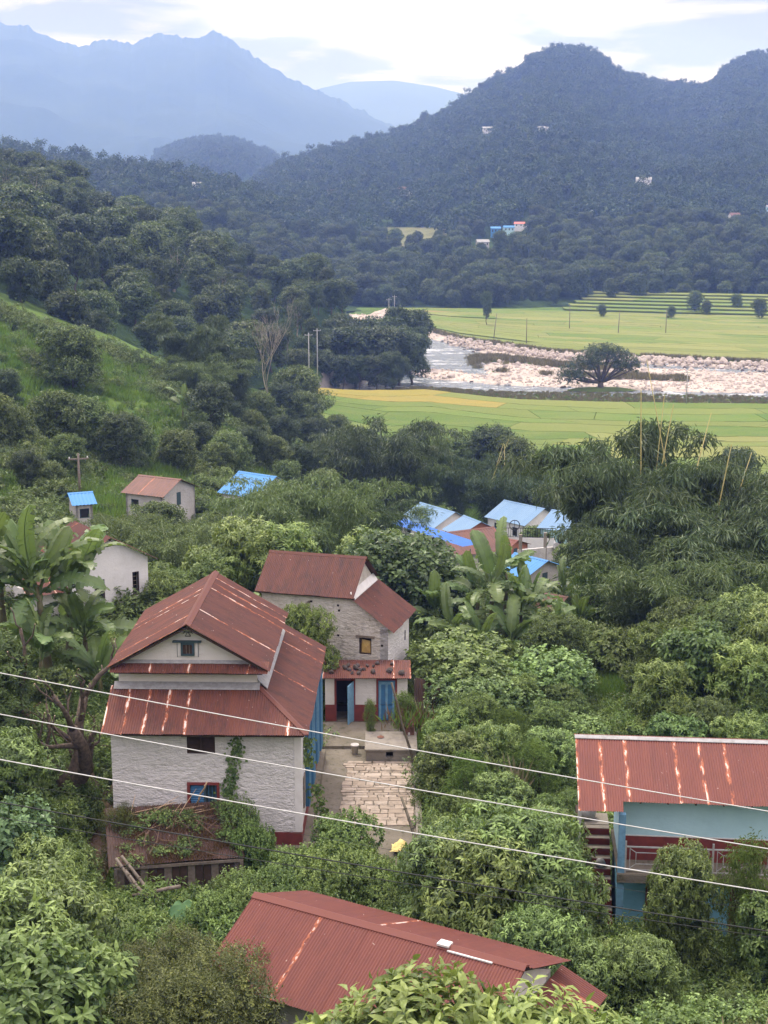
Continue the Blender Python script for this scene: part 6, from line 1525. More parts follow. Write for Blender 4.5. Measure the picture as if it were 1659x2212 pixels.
for k, (px_, Y_, h) in enumerate(((640,47.5,1.9),(700,46.5,2.1),(765,47.5,1.9),(820,46.5,1.7),(600,45.5,1.9),(560,45,1.7),(742,49.4,2.3),(795,48.6,1.3),(855,46,1.3),(520,45.5,1.8),(470,44.5,1.6),(660,44.5,1.7))):
    sh(('vine', 'vine2')[k % 2], px_, Y_, h, 'heap of green creeper ' + ('in front of the shed planks' if px_ < 580 else 'beside the pots and basin' if px_ < 680 else 'at the near end of the courtyard' if Y_ > 47.2 else 'right behind the long red roof'), 'creeper', 'creeper heaps ' + ('before the shed' if px_ < 580 else 'beside the pots' if px_ < 680 else 'at the courtyard end' if Y_ > 47.2 else 'behind the long red roof'), .62, 'creeper')
for k, (px_, Y_, h) in enumerate(((965,43,4.4),(1035,42,4.8),(1110,43,5.2),(1165,42,4.4),(1195,42,3.4),(1300,40,2.2),(1350,40,2.2),(1000,46.5,3.4),(1090,47,3.6),(1180,47.5,3.6),(1385,39,2.8),(1255,39,2.7),(1150,39.5,3.4))):
    sh(('lychee', 'lychee2')[k % 2], px_, Y_, h, (lambda w: 'glossy tree with drooping leaf tufts ' + w)('below the foot of the dark red stair' if px_ > 1270 else ('between the stair and the long red roof' if px_ > 1140 else ('beside the bamboo pole' if px_ < 1010 else 'behind the long red roof'))), 'tree', 'glossy trees ' + ('below the stair' if px_ > 1270 else 'between stair and roof' if px_ > 1140 else 'beside the bamboo pole' if px_ < 1010 else 'behind the long red roof'), .95, 'tree')
for k, (px_, Y_, h) in enumerate(((985,56,3.2),(1010,54,3.0),(1060,57,3.4),(990,51,2.6),(1080,53,2.8),(1150,56,3.0),(975,60,2.8),(1010,61,3.2),(1190,58,3.0),(1100,60,3.0),(985,47.5,2.2),(1210,52,2.6))):
    sh(('lychee2', 'wispy', 'mango', 'dense')[k % 4], px_, Y_, h, ('drooping bush', 'feathery thin bush', 'long leaved bush', 'dense bush')[k % 4] + ' on the slope beside the courtyard kerb', 'bush', ('drooping', 'feathery', 'long leaved', 'dense')[k % 4] + ' bushes beside the courtyard', 1.0, 'bush')
for k, (px_, Y_, h) in enumerate(((935,69,3.0),(985,70,3.2),(1045,68,3.0),(1110,67,2.8),(1160,69,3.0),(1205,67,2.4),(1240,66,2.0),(1010,66,2.4),(1080,72,2.8),(1185,64,2.3),(1250,63,1.8))):
    sh(('dense', 'vine', 'dense2')[k % 3], px_, Y_, h, ('dense leafy bush', 'bush draped in creeper', 'broad leafy bush')[k % 3] + ' below the banana clump', 'bush', ('dense', 'creeper draped', 'broad')[k % 3] + ' bushes below the bananas', 1.1, 'bush')
sh('dense2', 1200, 73, 4.2, 'rounded dark bush below the banana leaves', 'bush', name='bush', wide=1.1)
for k, (px_, Y_, h) in enumerate(((1425,66,4.0),(1440,70,5.0),(1500,68,5.2),(1560,72,5.4),(1610,66,5.0),(1650,70,5.8),(1405,60,2.2),(1460,60,3.2),(1530,62,3.4),(1590,60,3.2),(1640,60,3.4),(1690,64,4.6),(1345,61,1.7),(1480,75,5.0),(1620,76,5.6))):
    sh(('mango', 'dense', 'bigleaf', 'dense2', 'mango')[k % 5], px_, Y_, h, ('young tree with long pale leaves', 'dense leafy bush', 'broad leaved bush', 'round leafy tree', 'young tree with long pale leaves')[k % 5] + ' behind the turquoise house roof', 'tree', ('long leaved', 'dense', 'broad leaved', 'round', 'long leaved')[k % 5] + ' plants behind the turquoise house', 1.0, 'tree')
sh('lychee', 1468, 42.6, 4.4, 'rounded tree with yellowish tips in front of the turquoise house', 'tree', name='tree', wide=.62); sh('wispy', 1600, 42.5, 4.6, 'tall slender sapling in front of the turquoise house door', 'sapling', name='sapling', wide=.6); sh('bigleaf', 1655, 41, 3.4, 'leafy shrub by the turquoise house door', wide=.7)
sh('young', 1440, 30, 2.4, 'bright leafy shrub below the elephant ear leaf', wide=1.0); sh('citrus', 1600, 31, 2.8, 'yellow green shrub in the near corner below the turquoise house', wide=.9); sh('citrus', 1660, 32, 3.0, 'yellow tipped shrub near the bare stems', wide=.9); sh('vine', 1430, 34.5, 2.2, 'creeper tangle at the foot of the glossy trees', wide=.8); sh('vine2', 1520, 36, 2.0, 'creeper tangle below the turquoise house plinth', wide=.9); sh('dense2', 1580, 37.5, 1.9, 'low bush below the turquoise house plinth', wide=.9); sh('vine', 1650, 36.5, 1.7, 'creeper tangle at the foot of the bare stems', wide=.8)
sh('dense', 660, 67.0, 5.0, 'round dark bush beside the old house wall', 'bush', name='bush', wide=.72)
sh('mango', 525, 86, 6.4, 'tree with long yellow green leaves behind the old house', 'tree', name='tree', wide=1.1); sh('mango', 600, 88, 6.2, 'tree with pale leaf rosettes behind the old house ridge', 'tree', name='tree', wide=1.1); sh('mango', 470, 84, 4.6, 'lower tree with yellow green leaves behind the red ridge', 'tree', name='tree', wide=1.1)
sh('fig', 850, 84, 6.6, 'dark tree with large round leaves behind the old house', 'tree', name='tree', wide=1.0); sh('fig', 925, 85, 5.6, 'dark tree with large round leaves beside the banana clump', 'tree', name='tree', wide=1.0); sh('mango', 800, 90, 6.2, 'pale leaved tree above the old house gable', 'tree', name='tree', wide=1.0); sh('dense', 410, 82, 3.6, 'leafy bush behind the main roof', 'bush', name='bush', wide=1.2); sh('dense', 360, 80, 3.4, 'leafy bush beside the white house corner', 'bush', name='bush', wide=1.1)
sh('wispy', 1270, 86, 5.2, 'thin trunked tree with a thatch of old leaves', 'tree', name='tree', wide=.8)
sh('wispy', 800, 62.8, 1.9, 'slender potted shrub before the blue door', wide=.5); sh('wispy', 872, 63.2, 2.2, 'spiky grey green shrub behind the planter tin', wide=.8)
sh('vine2', 518, 50.4, 2.5, 'creeper mound on the shed corner', 'creeper', None, .42, 'creeper'); sh('citrus', 262, 49.5, 2.6, 'leafy shrub growing over the shed corner', wide=.55); sh('vine', 555, 49.2, 2.1, 'creeper hanging beside the shed', 'creeper', None, .40, 'creeper')
sh('lychee2', 100, 43.5, 3.6, 'leafy bush beside the soil path', wide=.9)
# creepers climbing the walls
def climber(path, Y_, width, n, label, L=.13, face=(0, -1, 0), dens=1.0):
    """heart shaped leaves over a strip of wall; path in pixels on the plane y = Y_"""
    r_ = np.random.default_rng(int(path[0][0])); pts = [at_y(a, b, Y_) for a, b in path]
    q = r_.uniform(0, len(pts)-1.001, n); i = q.astype(int); f_ = q - i
    P = np.array([tuple(pts[a].lerp(pts[a+1], float(b))) for a, b in zip(i, f_)]); P[:, 0] += r_.normal(size=n)*width*.45; P[:, 1] -= r_.uniform(.02, .16, n)
    ax = nrm(np.stack([r_.normal(size=n)*.6, -r_.uniform(.1, .6, n), -r_.uniform(.3, 1, n)], -1)); up = nrm(np.tile(np.array(face, float), (n, 1)) + r_.normal(size=(n, 3))*.35 + np.array([0, 0, .4]))
    base = pts[-1]; V, F, k = leaf_arrays(P - np.array(base), ax, up, L*r_.uniform(.6, 1.3, n), L*.95*r_.uniform(.6, 1.2, n), .2)
    t = thing('creeper', label, 'creeper', base); link('foliage', np_mesh('foliage', V, F, M['l_vine'], {'tint': np.repeat(np.clip(.3 + r_.normal(size=n)*.22, 0, 1), k)}), t)
    mb = MB(); mb.tube([p - base + Vector((0, -.03, 0)) for p in pts], .014, 5); mb.build('stem', M['dry_stem'], t)
climber([(512,1588),(510,1620),(506,1655),(498,1690),(492,1715)], 51.2, .30, 340, 'heart leaved creeper climbing the front wall of the main house')
climber([(665,1590),(662,1625),(668,1650)], 52.4, .26, 150, 'creeper hanging at the house corner above the courtyard')
climber([(683,1690),(690,1730),(700,1760),(720,1790)], 52.6, .34, 260, 'creeper trailing down onto the courtyard from the house corner', dens=.5)
# pollarded tree: gnarled trunks with cut stubs
def pollard(base, h, label, seed, nst=3):
    r_ = random.Random(seed); t = thing('pollarded_tree', label, 'tree', base); tr, cut = MB(), MB(); LP, LA = [], []
    def limb(p, d, L, r, lev):
        pts = [p]; rr_ = [r]
        for i in range(4):
            d = (d + Vector((r_.gauss(0, .28), r_.gauss(0, .28), r_.gauss(.08, .16)))).normalized(); p = p + d * L/4; pts.append(p); rr_.append(r*(1 - .12*(i+1)) * r_.uniform(.88, 1.22))
        tr.tube(pts, rr_, 7)
        if lev == 0 or r < .045:
            cut.tube([p - d*.012, p + d*.012], rr_[-1]*1.02, 7)
            for _ in range(r_.randint(2, 5)): LP.append(tuple(p + Vector((r_.gauss(0, .15), r_.gauss(0, .15), r_.gauss(.05, .15))))); LA.append((r_.gauss(0, 1), r_.gauss(0, 1), r_.gauss(0, .6)))
            return
        for k in range(r_.randint(3, 4)):
            a = r_.uniform(0, 6.28); limb(pts[-1 - min(k, 3)], (d + Vector((math.cos(a), math.sin(a), .25)) * r_.uniform(.5, .95)).normalized(), L * r_.uniform(.30, .58), rr_[-1] * r_.uniform(.5, .78), lev - 1)
    for k in range(nst):
        a = k*2.2; limb(Vector((math.cos(a)*.25, math.sin(a)*.2, -.4)), Vector((math.cos(a)*.22, math.sin(a)*.15, 1)).normalized(), h*.62*r_.uniform(.8, 1.1), .36*r_.uniform(.8, 1.1), 3)
    tr.build('trunk', M['bark_gnarled'], t, True); cut.build('cut_end', M['cut_wood'], t)
    n = len(LP); V, F, k = leaf_arrays(np.array(LP), nrm(np.array(LA)), nrm(np.random.default_rng(seed).normal(size=(n, 3)) + np.array([0, 0, 1.5])), .20, .08, .2)
    link('foliage', np_mesh('foliage', V, F, M['l_vine'], {'tint': np.full(len(V), .5)}), t)
    return t
pollard(spot(140, 54.5), 8.2, 'gnarled pollarded tree with dark knobbly trunks and cut stubs', 4)
pollard(spot(222, 55), 4.6, 'thinner pollarded tree leaning by the main house roof', 9, 2)
def bare_tree(base, h, label, mat, seed, lev=5, r0=.14, spread=.55):
    r_ = random.Random(seed); t = thing('bare_tree', label, 'tree', base); mb = MB()
    def limb(p, d, L, r, l):
        pts = [p]
        for i in range(3): d = (d + Vector((r_.gauss(0, .10), r_.gauss(0, .10), .06))).normalized(); p = p + d*L/3; pts.append(p)
        mb.tube(pts, [r, r*.88, r*.76, r*.62], 5 if l > 2 else 4, cap=False)
        if l == 0: return
        for k in range(3 if l > 1 else 4):
            a = r_.uniform(0, 6.28); limb(pts[-1 - (k % 2)], (d + Vector((math.cos(a), math.sin(a), .2)) * r_.uniform(.3, spread)).normalized(), L*r_.uniform(.55, .78), r*.60, l-1)
    limb(Vector((0, 0, -.5)), Vector((0, 0, 1)), h*.34, r0, lev)
    mb.build('trunk', mat, t); return t
bare_tree(on_ground(585, 905), 25, 'tall bare grey tree with fine leafless branches', M['bark_pale'], 5, 5, .20, .5)
for k, (px_, Y_, h) in enumerate(((1545, 34.5, 3.2), (1575, 34.8, 3.4), (1600, 35, 3.6), (1500, 35, 2.2))):
    bare_tree(spot(px_, Y_), h*1.4, 'pale bare stem rising in front of the turquoise house plinth', M['wood_pale'] if k < 3 else M['dry_stem'], 20+k, 1, .035, .3)['group'] = 'bare stems'
# elephant ears
def ear_mesh(seed):
    r_ = np.random.default_rng(seed); V = [(0, 0, 0)]; F = []; n = 18
    for i in range(n+1):
        a = -math.pi + 2*math.pi*i/n; rad = .5*(1 + .25*math.cos(a))*(1 - .55*math.exp(-((abs(a)-math.pi)/.35)**2)) * (1 + .06*r_.normal())
        V.append((rad*math.cos(a)*1.25 + .18, rad*math.sin(a), -.35*rad*rad + .05*math.sin(6*a)))
    for i in range(1, n+1): F.append((0, i, i+1))
    return np_mesh('ear_leaf', np.array(V), np.array(F), M['l_taro'], {'tint': np.clip(.4 + .15*r_.normal(size=len(V)), 0, 1)}, smooth=True)
EAR = [ear_mesh(1), ear_mesh(2)]
for k, (px_, Y_, h, s, n, lab) in enumerate(((1345,33.0,1.7,1.0,4,'elephant ear plant with a tall upright leaf below the glossy trees'),(1545,33.5,1.9,.8,2,'elephant ear plant with one flat round leaf beside the bare stems'),(400,25.5,1.5,.75,3,'elephant ear plant in the near foreground beside the citrus'),(395,45.2,1.2,.8,3,'elephant ear plant in front of the shed planks'),(656,46.0,1.3,.5,3,'small elephant ear plant beside the basin'),(1480,31.5,1.6,.7,3,'elephant ear plant among the creeper tangle'))):
    t = thing('elephant_ear', lab, 'elephant ear', spot(px_, Y_)); r_ = random.Random(k)
    for q in range(n):
        a = r_.uniform(-2.6, -.5) if q else -1.4; tip = Vector((math.cos(a)*.35, math.sin(a)*.35, h*r_.uniform(.75, 1.0) if q else h))
        mb = MB(); mb.tube([(0, 0, -.2), tip*.6 + Vector((0, 0, .1)), tip], [.03, .022, .014], 5); st = mb.build('stalk', M['stem_green'], t, True)
        link('leaf', EAR[q % 2], st, tip, (r_.gauss(0, .2), R(r_.uniform(25, 65)), a), s*r_.uniform(.8, 1.1))

# dry litter and green runners on the shed roof
r_ = np.random.default_rng(4); n = 150
P = np.array([tuple(on_shed(a, b, .02)) for a, b in zip(r_.uniform(.02, .95, n), r_.uniform(.03, .95, n)**1.3)])
scatter('roof_litter', 'dry brown litter and green runners on the shed roof', P, r_.uniform(.22, .5, n), [GR['dry'], GR['weed3'], GR['dry']], r_.choice(3, n, p=[.5, .2, .3]), 'litter', 5)
# ---- ground cover
rng = np.random.default_rng(9)
def keep_clear(P):
    x, y = P[:, 0], P[:, 1]; k = np.ones(len(P), bool)
    for (a, b, c, d) in ((-10.4, -2.6, 50.6, 61.4), (-3.6, 1.8, 49.6, 67.6), (-7.5, 2.2, 67.5, 72.8), (-5, 4.6, 33.2, 42), (6.2, 18, 44.9, 50), (-10.2, -4.2, 47.2, 51.2), (-22, -14.2, 79.5, 86)):
        k &= ~((x > a) & (x < b) & (y > c) & (y < d))
    px_, py_ = proj(P)
    k &= (px_ > -420) & (px_ < 1980)
    k &= ~in_poly(px_, py_, [(185,1690),(245,1690),(260,1800),(225,1905),(160,1900)]); k &= ~in_poly(px_, py_, [(840,1900),(905,1890),(930,1990),(870,2000)])
    return k
n = 13000
Y_ = rng.uniform(20, 80, n); X_ = (rng.uniform(-.40, .40, n)) * (Y_ + 4); P = np.stack([X_, Y_, g_arr(X_, Y_)], -1); P = P[keep_clear(P)]
px_, py_ = proj(P); lawn = in_poly(px_, py_, [(1275,1420),(1390,1420),(1400,1530),(1270,1530)])
idx = np.where(lawn, rng.integers(0, 2, len(P)), rng.choice(6, len(P), p=[.16, .14, .28, .22, .16, .04]))
scatter('undergrowth', 'tangle of weeds, grass and low creepers around the houses', P, rng.uniform(.7, 1.3, len(P)), [GR[k] for k in ('grass', 'grass2', 'weed', 'weed2', 'weed3', 'dry')], idx, 'undergrowth', 3)
P = np.array([tuple(on_ground(a, b)) for a, b in zip(rng.uniform(1275, 1395, 420), rng.uniform(1420, 1530, 420))])
scatter('grass_plot', 'bright green grass plot below the bamboo', P, rng.uniform(.8, 1.2, len(P)), [GR['grass'], GR['grass2']], None, 'grass', 4)
n = 6400
Y_ = 78 + 165*rng.random(n)**1.15; X_ = rng.uniform(-.42, .38, n)*(Y_+5); P = np.stack([X_, Y_, g_arr(X_, Y_)], -1); P = P[keep_clear(P)]
px_, py_ = proj(P)
open_ = in_poly(px_, py_, [(-60,690),(90,740),(330,820),(335,900),(250,880),(190,905),(60,900),(-60,920)]) | in_poly(px_, py_, [(310,935),(370,940),(380,1030),(320,1030)]) | in_poly(px_, py_, [(0,1050),(260,1020),(280,1070),(0,1100)]) | in_poly(px_, py_, [(860,1030),(930,1040),(960,1085),(890,1085)])
WIN = [[(850,1072),(1265,1062),(1325,1080),(1320,1115),(1260,1130),(1250,1200),(1190,1250),(1100,1235),(930,1195),(850,1150)],[(280,1012),(425,1012),(425,1095),(280,1090)],[(470,1008),(600,1008),(600,1080),(470,1080)],[(138,1052),(208,1052),(208,1098),(138,1098)]]
hid = np.zeros(len(P), bool)
for up_ in (0.4, 1.6, 3.0):
    qx, qy = proj(P + np.array([0, 0, up_]))
    for w_ in WIN: hid |= in_poly(qx, qy, w_)
rm = ~hid & (fbm(P[:, 0]*.07, P[:, 1]*.07, 3, 31) > -.12) & ~(open_ & (rng.random(len(P)) > .06)) & (P[:, 2] > VAL + .6)
P2 = P[rm]; scatter('thicket', 'mass of bushes filling the slope around the village', P2 - np.array([0, 0, .2]), rng.uniform(.55, 1.15, len(P2)), [GR['bush'], GR['bush2'], GR['weed2']], None, 'bushes', 6)
n = 11000
Y_ = rng.uniform(80, 240, n); X_ = rng.uniform(-.45, .10, n)*(Y_+5); P = np.stack([X_, Y_, g_arr(X_, Y_)], -1); P = P[P[:, 2] > VAL + .5]
scatter('slope_grass', 'long grass on the open slope', P, rng.uniform(1.0, 2.2, len(P)), [GR['grass'], GR['grass2'], GR['weed']], rng.choice(3, len(P), p=[.45, .45, .1]), 'grass', 7)

# tall pale cane grass on the slope beside the courtyard
cg = grass_mesh('cane_blades', 46, 1.9, .10, 'l_reed', 70, .055, .55)
for px_, Y_, s_, lab in ((1112, 55, 1.0, 'pale tuft of cane grass among the bushes beside the courtyard'), (905, 63.5, .7, 'spiky grass tuft beside the planter tin')):
    t = thing('cane_grass', lab, 'grass tuft', spot(px_, Y_) + Vector((0, 0, .9 * s_)), 0, None, s_); link('foliage', cg, t)
    mb = MB(); mb.tube([(-.4, 0, -1.4), (-.15, 0, -.5), (0, 0, .1)], [.03, .025, .02], 5); mb.build('stem', M['straw'], t)
# ------------------------------------------------------------------ river stones, reeds, the lone tree
rng = np.random.default_rng(15)
RK = [rock_mesh('boulder', M['rock'], 30+s) for s in range(5)]
def bed_points(n, cond):
    j = rng.integers(0, RIVX.shape[0]-1, n); i = rng.integers(0, RIVX.shape[1]-1, n); a, b = rng.random(n), rng.random(n)
    L = lambda Q: (Q[j, i]*(1-a)+Q[j, i+1]*a)*(1-b) + (Q[j+1, i]*(1-a)+Q[j+1, i+1]*a)*b
    P = np.stack([L(RIVX), L(RIVY), L(RIVZ)], -1); T_ = (P[:, 1]-nearbank(P[:, 0]))/(farbank(P[:, 0])-nearbank(P[:, 0])); Bm = L(BARM)
    return P[cond(P, T_, Bm)]
P = bed_points(16000, lambda P, T_, B: (P[:, 2] > -26.75) & (rng.random(len(P)) < .55)); scatter('river_stones', 'pale boulders and cobbles strewn over the gravel bars', P, rng.gamma(2.0, .12, len(P)) + .12, RK, None, 'stones', 2, .5)
P = bed_points(14000, lambda P, T_, B: (T_ > .84) & (T_ < 1.0) & (P[:, 0] > 22)); P[:, 2] += .5; scatter('bank_boulders', 'heaped pale boulders along the far river bank', P, rng.gamma(2.6, .15, len(P)) + .20, RK, None, 'boulders', 3, .6)
P = bed_points(9000, lambda P, T_, B: (P[:, 2] < -26.5) & (P[:, 2] > -27.9) & (rng.random(len(P)) < .22)); scatter('midstream_rocks', 'dark wet rocks breaking the river surface', P + np.array([0, 0, .25]), rng.uniform(.35, .8, len(P)), [rock_mesh('wet_rock', M['rock_dark'], 50), rock_mesh('wet_rock', M['zinc'], 51)], None, 'rocks', 3, .4)
P = bed_points(30000, lambda P, T_, B: (T_ > .36) & (T_ < .70) & (P[:, 0] > 26) & (P[:, 0] < 82) & (fbm(P[:, 0]*.05, P[:, 1]*.05, 3, 4) > -.08)); scatter('river_reeds', 'dry reeds and tall grass on the gravel bar', P, rng.uniform(.6, 1.1, len(P)), [GR['reed'], GR['grass']], rng.choice(2, len(P), p=[.75, .25]), 'reeds', 3)
xs_ = rng.uniform(0, 140, 5000); yy_ = ntop(xs_) + (nearbank(xs_) - ntop(xs_))*rng.random(5000); P = np.stack([xs_, yy_, np.full(5000, VAL+.25)], -1); scatter('bank_scrub', 'brown and green scrub along the near river bank', P, rng.uniform(.2, .5, len(P)), [GR['reed'], GR['grass'], GR['weed']], rng.choice(3, len(P), p=[.3, .4, .3]), 'scrub', 3)
xs_ = rng.uniform(8, 140, 1500); P = np.stack([xs_, farbank(xs_) + rng.uniform(1, 4, 1500), np.full(1500, VAL+.2)], -1); scatter('far_bank_scrub', 'grassy scrub at the edge of the far rice', P, rng.uniform(.6, 1.1, 1500), [GR['reed'], GR['grass'], GR['weed']], None, 'scrub', 3)
# gravel mound at the bend
mp_ = at_z(835, 688, VAL); V = []; n = 20
b = MB(); rr = random.Random(4); prof = [(9, 0), (7, 1.3), (4.5, 2.6), (2, 3.6), (.5, 4.0)]
vs = [(r*math.cos(2*math.pi*k/n)*rr.uniform(.85, 1.15), r*math.sin(2*math.pi*k/n)*rr.uniform(.7, 1.0), z*rr.uniform(.92, 1.06)) for r, z in prof for k in range(n)]
b.add(vs, [(i*n+k, i*n+(k+1) % n, (i+1)*n+(k+1) % n, (i+1)*n+k) for i in range(len(prof)-1) for k in range(n)] + [tuple((len(prof)-1)*n+k for k in range(n))])
tag(b.build('gravel_mound', M['riverbed'], None, True, loc=mp_), 'pale gravel mound at the river bend', 'mound')
# the lone spreading tree
tp = at_z(1298, 840, VAL); r_ = np.random.default_rng(8)
lone = thing('spreading_tree', 'lone spreading tree with visible forked limbs on the river bank', 'tree', tp)
LB = [(-8.2,0,4.2,2.9,2.6,1.9),(-5.5,1.5,6.0,3.2,3,2.1),(-6.5,-1.5,3.4,2.6,2.4,1.5),(-3,-1,8.2,3.0,3,1.9),(-1,1.5,9.6,3.0,3,1.7),(1.6,-1,9.9,3.0,2.8,1.7),(4,1,8.9,3.0,2.8,1.7),(6.2,-.5,7.6,2.6,2.6,1.5),(8.0,.8,6.6,2.0,2,1.2),(5.6,2,5.3,2.0,2,1.0),(-1.6,-2.4,7.2,2.3,2.2,1.3),(2.4,2.6,7.2,2.4,2.2,1.2),(-9.6,.6,2.6,1.6,1.6,1.1),(4.4,-2,6.6,1.8,1.8,1.0),(8.6,-.6,5.4,1.2,1.2,.8)]
link('crown', crown_mesh('crown', r_, LB, 1500, 5, .62, .34, M['l_tree_dark'], twl=.7, inner=.25, tint0=.36, young=.1), lone)
mb = MB(); mb.tube([(0, 0, -.5), (0, 0, 0), (-.1, 0, .9), (-.15, 0, 1.8)], [1.15, .95, .75, .7], 9)
for l in LB:
    c = Vector(l[:3]); b0 = Vector((-.15, 0, 1.6)); m1 = b0.lerp(c, .4) + Vector((0, 0, -.2)); m2 = b0.lerp(c, .75) + Vector(r_.normal(size=3)*.25)
    mb.tube([b0, m1, m2, c], [.36, .28, .18, .07], 6)
mb.build('trunk', M['bark'], lone, True)
mb = MB(); n = 22; vs = [(0, 0, .5)]
for k in range(n): a = 2*math.pi*k/n; vs.append((9.5*math.cos(a)*rr.uniform(.85, 1.1), 3.2*math.sin(a)*rr.uniform(.8, 1.1), -.35))
for k in range(n): a = 2*math.pi*k/n; vs.append((6*math.cos(a), 2*math.sin(a), .28))
mb.add(vs, [(1+k, 1+(k+1) % n, n+1+(k+1) % n, n+1+k) for k in range(n)] + [(n+1+k, n+1+(k+1) % n, 0) for k in range(n)]); tag(mb.build('grassy_knoll', M['bund'], None, True, loc=tp), 'grassy knoll under the lone spreading tree', kind='structure')
# field trees, utility poles
def flat(px_, py_): return at_z(px_, py_, VAL)
p = flat(1051, 704); t = plant('palm_like_tree', 'mid4', 1051, p.y, 12.5, 'small umbrella shaped tree alone in the far rice', 'tree', loc=p, wide=.55)
for px_, py_, h in ((1500,655,9),(1525,660,6),(1640,668,8),(1450,668,5),(1590,650,7),(1300,664,5)): pp = flat(px_, py_ + 22); plant('field_tree', 'for3', px_, pp.y, h, 'small tree at the foot of the rice terraces', 'tree', 'trees by the terraces', .9, loc=pp)
def upole(base, h, label, mat, arm=True, group=None, lean=0.0, r=.14):
    t = thing('utility_pole', label, 'utility pole', base, 0.3, group); mb = MB(); mb.tube([(0, 0, -.5), (lean*h*.5, 0, h*.5), (lean*h, 0, h)], [r, r*.85, r*.65], 8); mb.build('shaft', mat, t, True)
    if arm:
        b = MB(); b.beam((lean*h-.9, 0, h-.5), (lean*h+.9, 0, h-.5), .12); ao = b.build('crossarm', mat, t)
        for x in (-.8, 0, .8): b = MB(); b.lathe([(.05, 0), (.07, .06), (.04, .16)], 7, (lean*h+x, 0, h-.44)); b.build('insulator', M['white_paint'], ao)
    return t
upole(flat(1482, 877), 8.5, 'grey utility pole beside the sandy strip near the river', M['metal_rail'])
for px_, py_, ln in ((1066,733,.12),(1438,722,0),(1137,745,0),(1230,712,0),(1335,722,.05)): upole(flat(px_, py_), 9.0, 'thin dark utility pole standing in the far rice', M['wood_grey'], False, 'poles in the far rice', ln, .16)
for px_, Y_ in ((668,330),(686,345),(840,505),(852,520)): pp = Vector((x_at(px_, Y_, -20), Y_, hill_z(H_spur, min(px_, 800), Y_) if px_ < 800 else -24)); upole(pp, 15 if px_ < 800 else 13, 'thin pale utility pole beside the hillside road', M['metal_rail'], True, 'poles by the hillside road')
for px_, py_ in ((174,1062),): pp = on_ground(px_, 1098); upole(pp, 5.0, 'weathered wooden pole beside the small blue hut', M['wood_grey'], True)
# the road round the spur and a small van on it
rp = [(640,812),(672,806),(700,800),(740,790),(775,776),(800,752),(822,728)]
rc = []
for a, b_ in rp: d = ray(a, b_); zz0 = -21.5; t_ = (zz0 - HC)/d[2]; rc.append(Vector((d[0]*t_, d[1]*t_, zz0)))
V, F = [], []
for i, p in enumerate(rc):
    d = (rc[min(i+1, len(rc)-1)] - rc[max(i-1, 0)]); d.z = 0; d.normalize(); s_ = Vector((d.y, -d.x, 0))
    for q, zo in ((-2.4, 0), (2.4, 0), (2.8, -.4), (5.5, -5.0)): V.append(tuple(p + s_*q + Vector((0, 0, zo))))
    if i: F += [((i-1)*4+k, (i-1)*4+k+1, i*4+k+1, i*4+k) for k in range(3)]
tag(link('road', np_mesh('road', np.array(V), np.array(F), M['road'])), 'grey hillside road cut round the spur', kind='structure')
va = thing('van', 'small grey van driving on the hillside road', 'van', rc[-1] - Vector((1.0, 3, 0)), R(100))
b = MB(); b.prism([(-1.9, -.8, .45), (1.9, -.8, .45), (1.95, -.8, .95), (1.35, -.8, 1.15), (.9, -.8, 1.95), (-1.85, -.8, 1.98)], (0, 1.6, 0)); b.build('body', M['zinc'], va, bevel=.06)
b = MB(); b.prism([(.5, -.815, 1.2), (1.2, -.815, 1.2), (.85, -.815, 1.8), (.5, -.815, 1.8)], (0, 1.63, 0)); b.box(-1.6, .4, -.815, .815, 1.2, 1.8); b.build('window', M['interior'], va)
for x in (-1.2, 1.25):
    for y in (-.72, .72): b = MB(); b.tube([(x, y-.1, .33), (x, y+.1, .33)], .33, 12); b.build('wheel', M['wire_dark'], va)
# ------------------------------------------------------------------ houses far off on the hillsides
def far_house(Hd, px_, py_, L, Wd, hw, rise, roof, wallm, label, rz=0.0):
    hw *= .8; p = hill_at(Hd, px_, py_); t = thing('hillside_house', label, 'house', p + Vector((0, 0, 2.0)), R(rz), None, .62)
    b = MB(); b.box(-L/2, L/2, -Wd/2, Wd/2, -4, hw); b.prism([(-L/2, -Wd/2, hw), (-L/2, Wd/2, hw), (-L/2, 0, hw+rise)], (L, 0, 0)); b.build('wall', M[wallm], t)
    b = MB(); e = .5
    for sg in (-1, 1): b.prism([(-L/2-e, sg*(Wd/2+e), hw-rise*e/(Wd/2)+.1), (-L/2-e, 0, hw+rise+.1), (-L/2-e, 0, hw+rise+.3), (-L/2-e, sg*(Wd/2+e), hw-rise*e/(Wd/2)+.3)], (L+2*e, 0, 0))
    b.build('roof', M[roof], t)
    for k in range(3): x = -L/2 + L*(k+.5)/3; b = MB(); b.box(x-.5, x+.5, -Wd/2-.03, -Wd/2+.05, hw*.35, hw*.8); b.build('window', M['interior'], t)
